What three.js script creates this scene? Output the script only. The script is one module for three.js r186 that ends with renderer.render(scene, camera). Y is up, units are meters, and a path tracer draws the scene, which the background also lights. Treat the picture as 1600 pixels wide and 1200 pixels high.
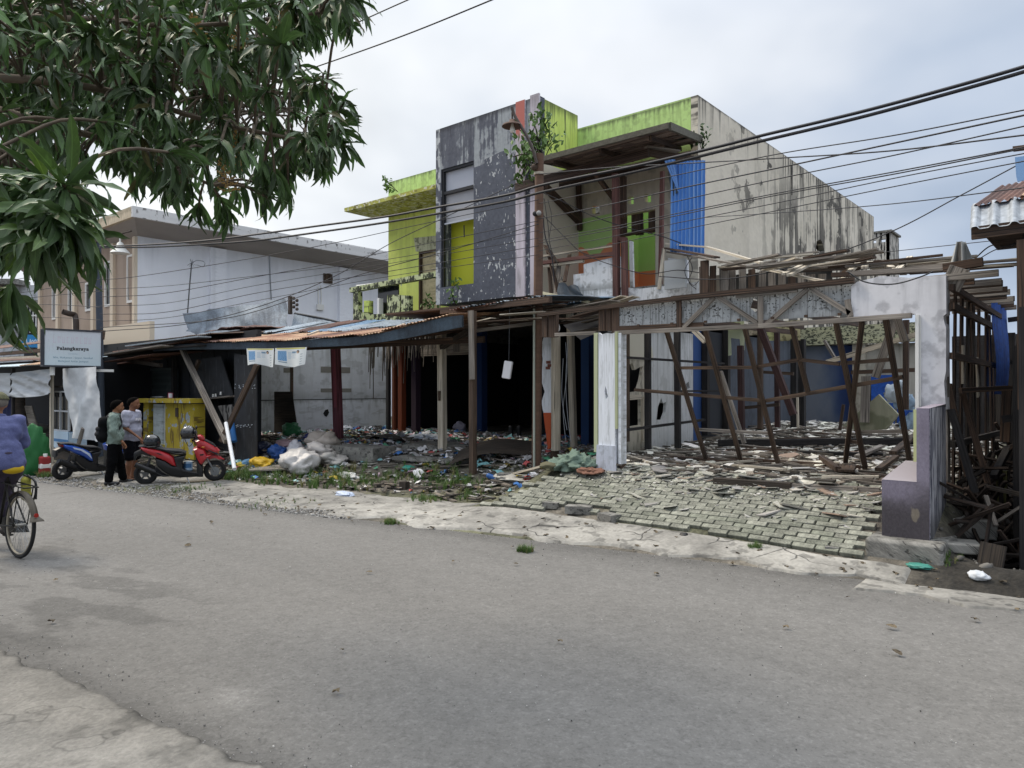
import * as THREE from 'three';
import { mergeGeometries, mergeVertices, toCreasedNormals } from 'three/addons/utils/BufferGeometryUtils.js';
import { RoundedBoxGeometry } from 'three/addons/geometries/RoundedBoxGeometry.js';

// ---------- camera, sky, sun, exposure ----------
const scene = new THREE.Scene();
const FL = 1128;                                   // focal length of the lens, in pixels of a 1600 x 1200 frame
const camera = new THREE.PerspectiveCamera(2 * Math.atan(600 / FL) * 180 / Math.PI, 4 / 3, 0.05, 6000);
camera.position.set(0, 1.8, 0);
camera.rotation.order = 'YXZ';
camera.rotation.set(Math.atan(7 / FL), Math.atan(957 / FL), 0);
camera.updateMatrixWorld(true);
const renderer = new THREE.WebGLRenderer({ antialias: true });
renderer.toneMapping = THREE.LinearToneMapping;
renderer.toneMappingExposure = 2.05;
renderer.shadowMap.enabled = true;
renderer.setSize(1024, 768);

const V = (x, y, z) => new THREE.Vector3(x, y, z);
const ray = (px, py) => V((px - 800) / FL, (600 - py) / FL, -1).applyQuaternion(camera.quaternion);
const CP = camera.position;
const onD = (px, py, D) => ray(px, py).multiplyScalar(D).add(CP);
const onZ = (px, py, z) => { const r = ray(px, py); return r.multiplyScalar((z - CP.z) / r.z).add(CP); };
const onX = (px, py, x) => { const r = ray(px, py); return r.multiplyScalar((x - CP.x) / r.x).add(CP); };
const onY = (px, py, y) => { const r = ray(px, py); return r.multiplyScalar((y - CP.y) / r.y).add(CP); };

// seeded random numbers and noise
function rng(seed) { let s = seed >>> 0; return () => { s = (s + 0x6d2b79f5) | 0; let t = Math.imul(s ^ (s >>> 15), 1 | s); t = (t + Math.imul(t ^ (t >>> 7), 61 | t)) ^ t; return ((t ^ (t >>> 14)) >>> 0) / 4294967296; }; }
const R0 = rng(11);
const rr = (a, b, r = R0) => a + (b - a) * r();
const clamp = (x, a = 0, b = 1) => x < a ? a : x > b ? b : x;
const mix = (a, b, t) => a + (b - a) * t;
const sst = (a, b, x) => { const t = clamp((x - a) / (b - a)); return t * t * (3 - 2 * t); };
const TAB = (() => { const r = rng(4242), a = new Float32Array(65536); for (let i = 0; i < 65536; i++) a[i] = r(); return a; })();
const hash = (x, y, s) => TAB[(x + Math.imul(y, 4099) + Math.imul(s, 24593) + (Math.imul(x ^ y, 12289) >> 3)) & 65535];
function vn(x, y, px, py, s) {                      // value noise with periods px, py
  const x0 = Math.floor(x), y0 = Math.floor(y), fx = x - x0, fy = y - y0, ux = fx * fx * (3 - 2 * fx), uy = fy * fy * (3 - 2 * fy);
  let a = x0 % px; if (a < 0) a += px; let c = y0 % py; if (c < 0) c += py; const b = a + 1 === px ? 0 : a + 1, d = c + 1 === py ? 0 : c + 1;
  const t0 = hash(a, c, s), t1 = hash(b, c, s), t2 = hash(a, d, s), t3 = hash(b, d, s), m0 = t0 + (t1 - t0) * ux;
  return m0 + (t2 + (t3 - t2) * ux - m0) * uy;
}
function fb(u, v, fx, fy, oct = 5, s = 1, gain = 0.5) { let a = 1, t = 0, n = 0; for (let i = 0; i < oct; i++) { t += a * vn(u * fx, v * fy, fx, fy, s + i * 17); n += a; a *= gain; fx *= 2; fy *= 2; } return t / n; }
const ns = (x, y, s = 5, oct = 4) => { let a = 1, t = 0, n = 0; for (let i = 0; i < oct; i++) { t += a * vn(x, y, 1 << 20, 1 << 20, s + i * 31); n += a; a *= 0.5; x *= 2.03; y *= 2.03; } return t / n; };   // world-space noise

// sky: an overcast tropical afternoon, brightest towards the upper left of the view
const sunDir = (() => { const d = V(-0.97, 0, 0.24).normalize(); const e = 50 * Math.PI / 180; return V(d.x * Math.cos(e), Math.sin(e), d.z * Math.cos(e)); })();
{
  const W = 1024, H = 512, data = new Float32Array(W * H * 4), g = V(0, 0, 0);
  const glow = (() => { const r = ray(420, 200); return r.normalize(); })();
  for (let j = 0; j < H; j++) for (let i = 0; i < W; i++) {
    const el = ((j + 0.5) / H - 0.5) * Math.PI, az = ((i + 0.5) / W - 0.5) * 2 * Math.PI;
    g.set(Math.cos(el) * Math.cos(az), Math.sin(el), Math.cos(el) * Math.sin(az));
    const k = (j * W + i) * 4;
    if (g.y < 0) { data[k] = 0.2; data[k + 1] = 0.2; data[k + 2] = 0.19; data[k + 3] = 1; continue; }
    const q = 1 / (g.y + 0.22), cx = g.x * q, cz = g.z * q;
    const n = ns(cx * 1.5 + 7, cz * 1.5 + 3, 71, 6), n2 = ns(cx * 0.6 + 20, cz * 0.7 + 9, 91, 4);
    const c = sst(0.36, 0.66, n * 0.6 + n2 * 0.4);
    const d = Math.max(0, g.dot(glow)), gl = Math.pow(d, 10) * 0.34 + Math.pow(d, 36) * 0.3;
    const lift = 0.70 * (1 + 2.8 * sst(0.40, 1.0, g.y)), hi_ = sst(0.3, 0.8, g.y);
    const lo = [0.36, 0.435, 0.555], hi = [0.47, 0.50, 0.55]; lo[0] = mix(lo[0], 0.44, hi_); lo[1] = mix(lo[1], 0.455, hi_); lo[2] = mix(lo[2], 0.48, hi_);
    const gap = sst(0.40, 0.30, n) * 0.35;
    for (let ch = 0; ch < 3; ch++) {
      let v = mix(lo[ch], hi[ch], clamp(c + gl * 0.5)) * lift;
      v += gl * [0.42, 0.385, 0.31][ch];
      v *= 1 + 0.7 * (n2 - 0.5) + 0.7 * (n - 0.5);
      data[k + ch] = v;
    }
    data[k + 3] = 1;
  }
  const t = new THREE.DataTexture(data, W, H, THREE.RGBAFormat, THREE.FloatType);
  t.mapping = THREE.EquirectangularReflectionMapping; t.magFilter = t.minFilter = THREE.LinearFilter; t.wrapS = THREE.RepeatWrapping; t.needsUpdate = true;
  scene.background = t; scene.environment = t;
}
const sun = new THREE.DirectionalLight(0xfff1dc, 1.3);
sun.position.copy(sunDir).multiplyScalar(60).add(V(-9, 0, -9)); sun.target.position.set(-9, 0, -9);
sun.castShadow = true; sun.shadow.radius = 26;
Object.assign(sun.shadow.camera, { left: -30, right: 30, top: 30, bottom: -30, near: 1, far: 140 });
sun.shadow.mapSize.set(2048, 2048);
scene.add(sun, sun.target);

// ---------- object helpers ----------
const taken = new Map();
function numbered(n) { const k = taken.get(n) ?? 0; taken.set(n, k + 1); return k ? n + '_' + String(k).padStart(3, '0') : n; }
const allThings = [];
function tag(o, label, category, group, kind) { if (label) o.userData.label = label; if (category) o.userData.category = category; if (group) o.userData.group = group; if (kind) o.userData.kind = kind; return o; }
function thing(name, label, category, group) { const o = new THREE.Group(); o.name = numbered(name); scene.add(o); tag(o, label, category, group); allThings.push(o); return o; }
function M(geos) {                                   // merge geometries, making their attributes agree
  geos = (Array.isArray(geos) ? geos.flat(3) : [geos]).filter(Boolean).map(g => g.index ? g.toNonIndexed() : g);
  const col = geos.some(g => g.attributes.color);
  for (const g of geos) {
    for (const n of Object.keys(g.attributes)) if (!['position', 'normal', 'uv', 'color'].includes(n)) g.deleteAttribute(n);
    if (!g.attributes.normal) g.computeVertexNormals();
    if (!g.attributes.uv) g.setAttribute('uv', new THREE.BufferAttribute(new Float32Array(g.attributes.position.count * 2), 2));
    if (col && !g.attributes.color) g.setAttribute('color', new THREE.BufferAttribute(new Float32Array(g.attributes.position.count * 3).fill(1), 3));
    g.clearGroups?.();
  }
  return geos.length === 1 ? geos[0] : mergeGeometries(geos);
}
function mesh(name, geos, m) { const o = new THREE.Mesh(Array.isArray(geos) ? M(geos) : geos, m); o.name = name; o.castShadow = o.receiveShadow = true; return o; }
function part(parent, name, geos, m, label) { const o = mesh(name, geos, m); parent.add(o); if (label) o.userData.label = label; return o; }
function solo(name, geos, m, label, category, group, kind) { const o = mesh(numbered(name), geos, m); scene.add(o); tag(o, label, category, group, kind); if (!kind) allThings.push(o); return o; }
const struct = (name, geos, m) => solo(name, geos, m, null, null, null, 'structure');

// ---------- geometry helpers ----------
const ORTH = [V(1, 0, 0), V(0, 1, 0), V(0, 0, 1)];
function boxG(w, h, d, jit = 0) {                    // a box with metric uv whose grain runs along its longest side
  const g = new THREE.BoxGeometry(w, h, d), p = g.attributes.position, n = g.attributes.normal, uv = g.attributes.uv;
  const L = w >= h && w >= d ? 0 : h >= d ? 1 : 2, ou = R0() * 7, ov = R0() * 7;
  for (let i = 0; i < p.count; i++) {
    const a = Math.abs(n.getX(i)) > 0.5 ? 0 : Math.abs(n.getY(i)) > 0.5 ? 1 : 2;
    const o = [0, 1, 2].filter(k => k !== a), u = o.includes(L) ? L : o[0], v = o.find(k => k !== u);
    uv.setXY(i, p.getComponent(i, u) + ou, p.getComponent(i, v) + ov + a * 0.37);
  }
  if (jit) for (let i = 0; i < p.count; i++) { const s = hash(Math.round(p.getX(i) * 999), Math.round(p.getY(i) * 999), Math.round(p.getZ(i) * 999) + (ou * 1000 | 0)); p.setXYZ(i, p.getX(i) + (s - 0.5) * jit, p.getY(i) + (((s * 7.3) % 1) - 0.5) * jit, p.getZ(i) + (((s * 13.7) % 1) - 0.5) * jit); }
  return g;
}
const box = (w, h, d, x = 0, y = 0, z = 0, rx = 0, ry = 0, rz = 0) => { const g = boxG(w, h, d); if (rx || ry || rz) g.applyMatrix4(new THREE.Matrix4().makeRotationFromEuler(new THREE.Euler(rx, ry, rz, 'YXZ'))); return g.translate(x, y, z); };
const boxAB = (x0, y0, z0, x1, y1, z1) => box(Math.abs(x1 - x0), Math.abs(y1 - y0), Math.abs(z1 - z0), (x0 + x1) / 2, (y0 + y1) / 2, (z0 + z1) / 2);
function bar(a, b, w, t = w, up = null, jit = 0) {    // a batten from a to b: w across, t along 'up'
  const d = b.clone().sub(a), L = d.length(); d.normalize();
  up = up ? up.clone() : Math.abs(d.y) > 0.9 ? V(0, 0, 1) : V(0, 1, 0);
  const z = d.clone().cross(up).normalize(), y = z.clone().cross(d);
  const g = boxG(L, t, w, jit);
  return g.applyMatrix4(new THREE.Matrix4().makeBasis(d, y, z).setPosition(a.clone().add(b).multiplyScalar(0.5)));
}
function tube(pts, r, seg = 24, rad = 6, closed = false) { const c = new THREE.CatmullRomCurve3(pts, closed, 'centripetal'); const g = new THREE.TubeGeometry(c, seg, r, rad, closed); const uv = g.attributes.uv, L = c.getLength(); for (let i = 0; i < uv.count; i++) uv.setXY(i, uv.getX(i) * L, uv.getY(i) * 6.28 * r); return g; }
const rod = (a, b, r, rad = 8, r2 = r) => { const d = b.clone().sub(a), L = d.length(); const g = new THREE.CylinderGeometry(r2, r, L, rad, 1); const uv = g.attributes.uv; for (let i = 0; i < uv.count; i++) uv.setXY(i, uv.getY(i) * L, uv.getX(i) * 6.28 * r); g.translate(0, L / 2, 0); g.applyQuaternion(new THREE.Quaternion().setFromUnitVectors(V(0, 1, 0), d.normalize())); return g.translate(a.x, a.y, a.z); };
const shp = (pts, holes = []) => { const s = new THREE.Shape(pts.map(p => new THREE.Vector2(p[0], p[1]))); for (const h of holes) s.holes.push(new THREE.Path(h.map(p => new THREE.Vector2(p[0], p[1])))); return s; };
const rectP = (x0, y0, x1, y1) => [[x0, y0], [x1, y0], [x1, y1], [x0, y1]];
// a wall standing across the view (outline in x,y; front face at z), and one running in depth (outline in z,y; near face at x); uv in metres
function wallZ(pts, holes, z, th = 0.15) { return new THREE.ExtrudeGeometry(shp(pts, holes), { depth: th, bevelEnabled: false, steps: 1 }).translate(0, 0, z - th); }
function wallX(pts, holes, x, th = 0.15) { const g = new THREE.ExtrudeGeometry(shp(pts.map(p => [-p[0], p[1]]), holes.map(h => h.map(p => [-p[0], p[1]]))), { depth: th, bevelEnabled: false }); return g.rotateY(Math.PI / 2).translate(x - th, 0, 0); }
function fitUV(g, u0, v0, w, h) { const uv = g.attributes.uv; for (let i = 0; i < uv.count; i++) uv.setXY(i, (uv.getX(i) - u0) / w, (uv.getY(i) - v0) / h); return g; }
// outline in an arbitrary frame: origin o, axes ex, ey; thickness th along ex x ey, centred
function plateG(pts, th, o, ex, ey, bevel = 0, holes = []) {
  const g = new THREE.ExtrudeGeometry(shp(pts, holes), { depth: Math.max(th - 2 * bevel, 0.001), bevelEnabled: bevel > 0, bevelThickness: bevel, bevelSize: bevel, bevelOffset: -bevel, bevelSegments: 2, curveSegments: 8 });
  g.translate(0, 0, -Math.max(th - 2 * bevel, 0.001) / 2);
  const ez = ex.clone().cross(ey).normalize();
  return g.applyMatrix4(new THREE.Matrix4().makeBasis(ex, ey, ez).setPosition(o));
}
// corrugated sheet: spans from corner o along ea (the ridges run along eb)
function corrug(o, ea, eb, pitch = 0.076, amp = 0.012, wob = 0, nb = 3, square = 0, seed = 1) {
  const La = ea.length(), n = Math.max(8, Math.round(La / pitch * (square ? 8 : 6))), g = new THREE.PlaneGeometry(1, 1, n, nb), p = g.attributes.position, uv = g.attributes.uv;
  const nn = ea.clone().cross(eb).normalize(), v = V(0, 0, 0), Lb = eb.length();
  for (let i = 0; i < p.count; i++) {
    const a = p.getX(i) + 0.5, b = p.getY(i) + 0.5; let ph = a * La / pitch * 2 * Math.PI, h = Math.sin(ph);
    if (square) h = clamp(h * 2.4 + square, -1, 1);
    v.copy(o).addScaledVector(ea, a).addScaledVector(eb, b).addScaledVector(nn, h * amp + (wob ? (ns(a * 3 + seed, b * 2.5 + seed * 3, 3, 3) - 0.5) * wob : 0));
    p.setXYZ(i, v.x, v.y, v.z); uv.setXY(i, a * La + seed * 1.7, b * Lb + seed * 0.9);
  }
  g.computeVertexNormals(); return g;
}
// soft sheet through a grid of points fn(u,v) -> Vector3
function sheet(fn, nu, nv, su = 1, sv = 1) { const g = new THREE.PlaneGeometry(1, 1, nu, nv), p = g.attributes.position, uv = g.attributes.uv; for (let i = 0; i < p.count; i++) { const u = p.getX(i) + 0.5, v = p.getY(i) + 0.5, q = fn(u, v); p.setXYZ(i, q.x, q.y, q.z); uv.setXY(i, u * su, v * sv); } g.computeVertexNormals(); return g; }
function lump(w, h, d, seed, rough = 0.35, det = 3) {  // crumpled bag or stone
  const g = mergeVertices(new THREE.IcosahedronGeometry(0.5, det).deleteAttribute('uv').deleteAttribute('normal')), p = g.attributes.position;
  for (let i = 0; i < p.count; i++) { const x = p.getX(i), y = p.getY(i), z = p.getZ(i); const k = 1 + rough * (ns(x * 3 + seed * 3.1, y * 3 + z * 2.3 + seed, seed, 3) - 0.5) * 2 + rough * 0.5 * (Math.abs(ns(x * 7 + z * 5 + seed, y * 8, seed + 9, 2) - 0.5) * 2 - 0.4); const k2 = k + rough * (det > 3 ? 0.22 : 0) * (1 - Math.abs(ns(x * 5 + seed + z * 2, y * 5 + z * 4, seed + 5, 2) - 0.5) * 7) + (det > 3 ? rough * 0.5 * (0.25 - Math.abs(ns(x * 11 + z * 3, y * 11 + z * 9 + seed, seed + 8, 2) - 0.5) * 2) : 0) + (det > 3 ? rough * 0.34 * (ns(x * 22, y * 22 + z * 19, seed + 6, 2) - 0.5) : 0); p.setXYZ(i, x * k2 * w, Math.max(y * k2, -0.36) * h, z * k2 * d); }
  g.computeVertexNormals(); return g.translate(0, h * 0.34, 0);
}
function paint(g, r, gg, b) { const n = g.attributes.position.count, a = new Float32Array(n * 3); for (let i = 0; i < n; i++) { a[i * 3] = r; a[i * 3 + 1] = gg; a[i * 3 + 2] = b; } g.setAttribute('color', new THREE.BufferAttribute(a, 3)); return g; }
// ---------- procedural materials ----------
function tex(w, h, fn, srgb = true) {
  const d = new Uint8Array(w * h * 4);
  for (let j = 0; j < h; j++) for (let i = 0; i < w; i++) { const c = fn((i + 0.5) / w, (j + 0.5) / h, i, j), k = (j * w + i) * 4; d[k] = clamp(c[0], 0, 255); d[k + 1] = clamp(c[1], 0, 255); d[k + 2] = clamp(c[2], 0, 255); d[k + 3] = 255; }
  const t = new THREE.DataTexture(d, w, h); t.wrapS = t.wrapT = THREE.RepeatWrapping; t.magFilter = THREE.LinearFilter; t.minFilter = THREE.LinearMipmapLinearFilter; t.generateMipmaps = true; if (srgb) t.colorSpace = THREE.SRGBColorSpace; t.needsUpdate = true; return t;
}
const rep = (t, sx, sy) => { if (t) t.repeat.set(1 / sx, 1 / sy); return t; };
const c3 = (a, b, t) => [mix(a[0], b[0], t), mix(a[1], b[1], t), mix(a[2], b[2], t)];
function std(o) { return new THREE.MeshStandardMaterial({ roughness: 0.85, metalness: 0, side: THREE.DoubleSide, ...o }); }
const flat = (hex, o = {}) => std({ color: new THREE.Color(hex), ...o });
// surface = colour map + bump map made from the same function fn(u,v) -> [r,g,b,height 0..1]
function surf(w, h, sx, sy, fn, bump = 0, o = {}) {
  const hd = new Uint8Array(w * h * 4);
  const map = rep(tex(w, h, (u, v, i, j) => { const c = fn(u, v); const k = (j * w + i) * 4; hd[k] = hd[k + 1] = hd[k + 2] = clamp((c[3] ?? 0.5) * 255, 0, 255); hd[k + 3] = 255; return c; }), sx, sy);
  const m = std({ map, ...o });
  if (bump) { const t = new THREE.DataTexture(hd, w, h); t.wrapS = t.wrapT = THREE.RepeatWrapping; t.magFilter = THREE.LinearFilter; t.needsUpdate = true; m.bumpMap = rep(t, sx, sy); m.bumpScale = bump; }
  return m;
}
let woodBump = null, rustBump = null;
const wood = (a, b, seed, o = {}) => { const m = surf(512, 256, 1.6, 0.5, (u, v) => {
  const g = fb(u, v, 3, 40, 4, seed), f = fb(u, v, 8, 90, 3, seed + 3), big = fb(u, v, 3, 3, 3, seed + 8), cr = sst(0.66, 0.72, fb(u, v, 2, 60, 2, seed + 13));
  const t = clamp(0.15 + g * 0.7 + (f - 0.5) * 0.7 + (big - 0.5) * 0.8); const c = c3(a, b, t); return [c[0] * (1 - cr * 0.45), c[1] * (1 - cr * 0.45), c[2] * (1 - cr * 0.45), 0.5 + (g - 0.5) * 0.6 - cr * 0.5];
}, woodBump ? 0 : 0.004, o); woodBump ??= m.bumpMap; m.bumpMap = woodBump; m.bumpScale = 0.004; return m; };
const woodDark = wood([48, 36, 29], [104, 82, 66], 3), woodGrey = wood([96, 90, 84], [166, 158, 148], 23), woodBrown = wood([58, 46, 38], [106, 87, 71], 43), woodPale = wood([176, 166, 148], [222, 214, 198], 63);
const woodBlack = wood([26, 25, 27], [54, 50, 48], 83), woodRed = wood([82, 52, 48], [120, 84, 76], 103), woodWet = wood([38, 33, 28], [76, 66, 56], 123);
const woodMaroon = wood([50, 32, 32], [84, 58, 54], 163);
// a painted masonry wall W x H metres, uv 0..1 over the wall
function plaster(w, h, base, o = {}) {
  const { peelSoft = 0.03, seed = 1, mold = 0.3, moldCol = [52, 52, 46], streak = 0.3, peel = 0, peelCol = [190, 190, 184], peelLow = 0, vary = 14, top = 0.3, foot = 0.15, ar = 1, fine = 40 } = o;
  const fx = Math.max(2, Math.round(6 * ar)), fy = 6;
  return (u, v) => {
    const n = fb(u, v, fx, fy, 5, seed), f = fb(u, v, fine * ar | 0, fine, 2, seed + 50), st = fb(u, v, Math.round(26 * ar), 2, 4, seed + 7), st2 = fb(u, v, Math.round(60 * ar), 3, 3, seed + 70);
    let c = base.map(x => x + (n - 0.5) * vary * 2 + (f - 0.5) * vary * 0.7), hgt = 0.5 + (f - 0.5) * 0.3;
    const dTop = 1 - v;
    let k = streak * sst(0.48, 0.8, st) * (0.35 + 0.65 * sst(0.9, 0.0, dTop)) + streak * 0.5 * sst(0.55, 0.8, st2) * sst(0.5, 0, dTop);
    k += top * sst(0.09 + (st - 0.5) * 0.16, 0.0, dTop) + foot * sst(0.2 + (n - 0.5) * 0.3, 0, v);
    k += mold * sst(0.55, 0.72, fb(u, v, fx * 2, fy * 2, 5, seed + 21)) ;
    c = c3(c, moldCol, clamp(k, 0, 0.92));
    if (peel) { const p = fb(u, v, fx * 3, fy * 3, 5, seed + 33, 0.62), pt = 0.6 - peel * 0.3 - peelLow * sst(0.75, 0.1, v), e = sst(pt, pt + peelSoft, p); c = c3(c, peelCol.map(x => x + (f - 0.5) * 30), e); hgt -= e * 0.3; }
    return [c[0], c[1], c[2], hgt];
  };
}
const sharedWalls = new Map();
const wallM = (w, h, W, H, base, o = {}) => {
  if (o.own) return surf(w, h, 1, 1, plaster(W, H, base, { ar: W / H, ...o }), o.bump ?? 0, { roughness: 0.9 });
  const k = (o.seed % 3) + ((o.mold ?? 0.3) > 0.22 ? 3 : 0);   // small walls share six stained plaster maps and tint them
  if (!sharedWalls.has(k)) sharedWalls.set(k, surf(512, 512, 1, 1, plaster(1, 1, [226, 226, 226], { seed: 1500 + k * 40, mold: k > 2 ? 0.5 : 0.14, streak: k > 2 ? 0.3 : 0.22, top: 0.2, foot: k > 2 ? 0.3 : 0.2, vary: 9, moldCol: [88, 88, 80] })).map);
  return std({ map: sharedWalls.get(k), color: new THREE.Color().setRGB(base[0] / 226, base[1] / 226, base[2] / 226, THREE.SRGBColorSpace), roughness: 0.9 });
};
// metal roofing
const rust = (a, b, seed, amt = 0.5, o = {}) => { const m = surf(512, 512, 2, 2, (u, v) => { const n = fb(u, v, 3, 3, 5, seed), s = fb(u, v, 24, 3, 4, seed + 5), f = fb(u, v, 60, 60, 2, seed + 9); const t = clamp((n * 0.6 + s * 0.4 - 0.5 + (amt - 0.5) * 0.8) * 5 + 0.5); const c = c3(a, b, t); const d = 1 + (f - 0.5) * 0.3; return [c[0] * d, c[1] * d, c[2] * d, f]; }, rustBump ? 0 : 0.002, { roughness: 0.75, ...o }); rustBump ??= m.bumpMap; m.bumpMap = rustBump; m.bumpScale = 0.002; return m; };
const rustTin = rust([180, 150, 122], [142, 100, 78], 5, 0.5), rustDark = rust([116, 84, 72], [84, 60, 54], 15, 0.5), tinGrey = rust([150, 160, 168], [108, 116, 124], 25, 0.35, { roughness: 0.5, metalness: 0.3 }), tinPale = rust([186, 200, 206], [150, 140, 128], 35, 0.25), tinBlue = rust([122, 148, 172], [96, 122, 150], 45, 0.4), galv = rust([150, 156, 162], [116, 120, 126], 55, 0.45, { roughness: 0.55, metalness: 0.3 }), boardBlue = rust([66, 80, 92], [50, 60, 70], 65, 0.45);
const blueSheet = rust([30, 82, 168], [24, 70, 150], 75, 0.4);
const matte = (hex, s = 0.2) => new THREE.MeshPhysicalMaterial({ color: new THREE.Color(hex), roughness: 1, specularIntensity: s, side: THREE.DoubleSide });
// ground
const asphaltM = surf(1024, 1024, 3, 3, (u, v) => { const a = fb(u, v, 190, 190, 2, 7), b = fb(u, v, 60, 60, 3, 9), c = fb(u, v, 4, 4, 4, 10) * 0.5 + 0.25, w = hash((u * 1024) | 0, (v * 1024) | 0, 5); const sp = a > 0.70 ? 22 : a < 0.3 ? -20 : 0; const k = 106 + (b - 0.5) * 15 + (c - 0.5) * 8 + sp * 0.42 + (w - 0.5) * 10; return [k + 1, k, k - 2, 0.5 + (a - 0.5) * 0.8 + (b - 0.5) * 0.3]; }, 0.003, { vertexColors: true, roughness: 0.92 });
const crackAt = (u, v, f, s) => { let m1 = 9, m2 = 9; const x = u * f, y = v * f, xi = Math.floor(x), yi = Math.floor(y); for (let a = -1; a < 2; a++) for (let b = -1; b < 2; b++) { const cx = ((xi + a) % f + f) % f, cy = ((yi + b) % f + f) % f; const dx = xi + a + hash(cx, cy, s) - x, dy = yi + b + hash(cx, cy, s + 1) - y, d = Math.sqrt(dx * dx + dy * dy); if (d < m1) { m2 = m1; m1 = d; } else if (d < m2) m2 = d; } return m2 - m1; };
const concM = surf(1024, 1024, 4, 4, (u, v) => { const uu = u + (fb(u, v, 8, 8, 4, 70) - 0.5) * 0.12, vv = v + (fb(u, v, 8, 8, 4, 75) - 0.5) * 0.12; const c = crackAt(uu, vv, 6, 31), k1 = sst(0.03, 0.0, c) * sst(0.48, 0.6, fb(u, v, 5, 5, 2, 44)), b = fb(u, v, 20, 20, 5, 9), g = fb(u, v, 5, 5, 4, 19), a = fb(u, v, 150, 150, 2, 29), pit = sst(0.60, 0.74, fb(u, v, 36, 36, 4, 59)); let k = 136 + (b - 0.5) * 56 + (g - 0.5) * 44 + (a - 0.5) * 26; k *= 1 - k1 * 0.5 - pit * 0.22; return [k * 1.0, k * 0.99, k * 0.965, 0.6 + (b - 0.5) * 0.5 - k1 * 0.5 - pit * 0.3]; }, 0.02, { vertexColors: true, roughness: 0.95 });
const concPlain = surf(1024, 1024, 3, 3, (u, v) => { const b = fb(u, v, 16, 16, 5, 1409), g = fb(u, v, 4, 4, 4, 1419), a = fb(u, v, 170, 170, 2, 1429), st = sst(0.55, 0.75, fb(u, v, 9, 9, 5, 1439, 0.6)), w = hash((u * 1024) | 0, (v * 1024) | 0, 5), ln = sst(0.012, 0, Math.abs(fb(u, v, 5, 5, 5, 1449) - 0.5)); let k = 132 + (b - 0.5) * 34 + (g - 0.5) * 30 + (a - 0.5) * 26 + (w - 0.5) * 12; k *= 1 - st * 0.2 - ln * 0.16; return [k * 1.0, k * 0.985, k * 0.95, 0.5 + (b - 0.5) * 0.4 + (a - 0.5) * 0.5 - ln * 0.2]; }, 0.01, { vertexColors: true, roughness: 0.95 });
const soilM = surf(1024, 1024, 3, 3, (u, v) => { const b = fb(u, v, 24, 24, 5, 109), g = fb(u, v, 4, 4, 4, 119), a = fb(u, v, 120, 120, 2, 129); let k = 96 + (b - 0.5) * 80 + (g - 0.5) * 50 + (a - 0.5) * 40; return [k * 1.0, k * 0.95, k * 0.86, b * 0.7 + a * 0.3]; }, 0.03, { vertexColors: true, roughness: 0.97 });
const paveM = surf(512, 512, 1.2, 1.2, (u, v) => { const b = fb(u, v, 10, 10, 5, 209), a = fb(u, v, 80, 80, 2, 229); const k = 118 + (b - 0.5) * 60 + (a - 0.5) * 40; return [k * 0.975, k * 0.985, k * 0.925, b * 0.6 + a * 0.4]; }, 0.006, { vertexColors: true, roughness: 0.95 });
const concBlock = surf(512, 512, 1, 1, (u, v) => { const b = fb(u, v, 6, 6, 5, 309), a = fb(u, v, 70, 70, 2, 329), p = sst(0.62, 0.7, fb(u, v, 20, 20, 4, 339)); const k = (120 + (b - 0.5) * 70 + (a - 0.5) * 30) * (1 - p * 0.35); return [k, k * 0.99, k * 0.95, b * 0.6 + a * 0.2 - p * 0.3]; }, 0.012);
const black = flat(0x17181b, { roughness: 0.5 }), rubber = flat(0x1b1b1c, { roughness: 0.85 }), darkPlastic = flat(0x1d1e21, { roughness: 0.45 }), steel = flat(0x8d9196, { roughness: 0.35, metalness: 0.8 }), white = flat(0xe4e4e0, { roughness: 0.6 }), darkIron = flat(0x3b302a, { roughness: 0.7 });
const glassDark = flat(0x0d1013, { roughness: 0.12 });
// ---------- the ground ----------
const zE = x => -7.37 - 0.1804 * (x + 1.6);           // far edge of the asphalt
const zN = x => -1.50 - 0.118 * (x + 5.77) + (ns(x * 2.2, 3, 41) - 0.5) * 0.16;   // near edge
const RAMP0 = -7.7, RAMP1 = -8.9;
function H(x, z) {
  const q = zE(x) - z;
  if (q <= 0) return 0;
  const hL = 0.03 * clamp(q) + 0.55 * sst(1.7, 4.4, q) + (q > 2 ? (ns(x * 1.3, z * 1.3, 61) - 0.5) * 0.1 * sst(2, 3, q) : 0);
  const a = zE(x) - RAMP0;
  const rb = mix(0.13, 0.10, sst(-3.5, -2.2, x)); const hR = z > RAMP0 ? rb * clamp(q / Math.max(a, 0.1)) : rb + (0.65 - rb) * clamp((RAMP0 - z) / (RAMP0 - RAMP1)) + 0.3 * sst(-10, -19, z) + (ns(x * 1.7, z * 1.7, 62) - 0.5) * 0.07 * sst(-9.2, -10, z);
  let h = mix(hL, hR, sst(-7.7, -6.5, x));
  h = mix(h, -0.45 + (ns(x * 3, z * 2, 63) - 0.5) * 0.25, sst(-1.55, -0.75, x) * sst(0.25, 1.3, q));
  return h;
}
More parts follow.
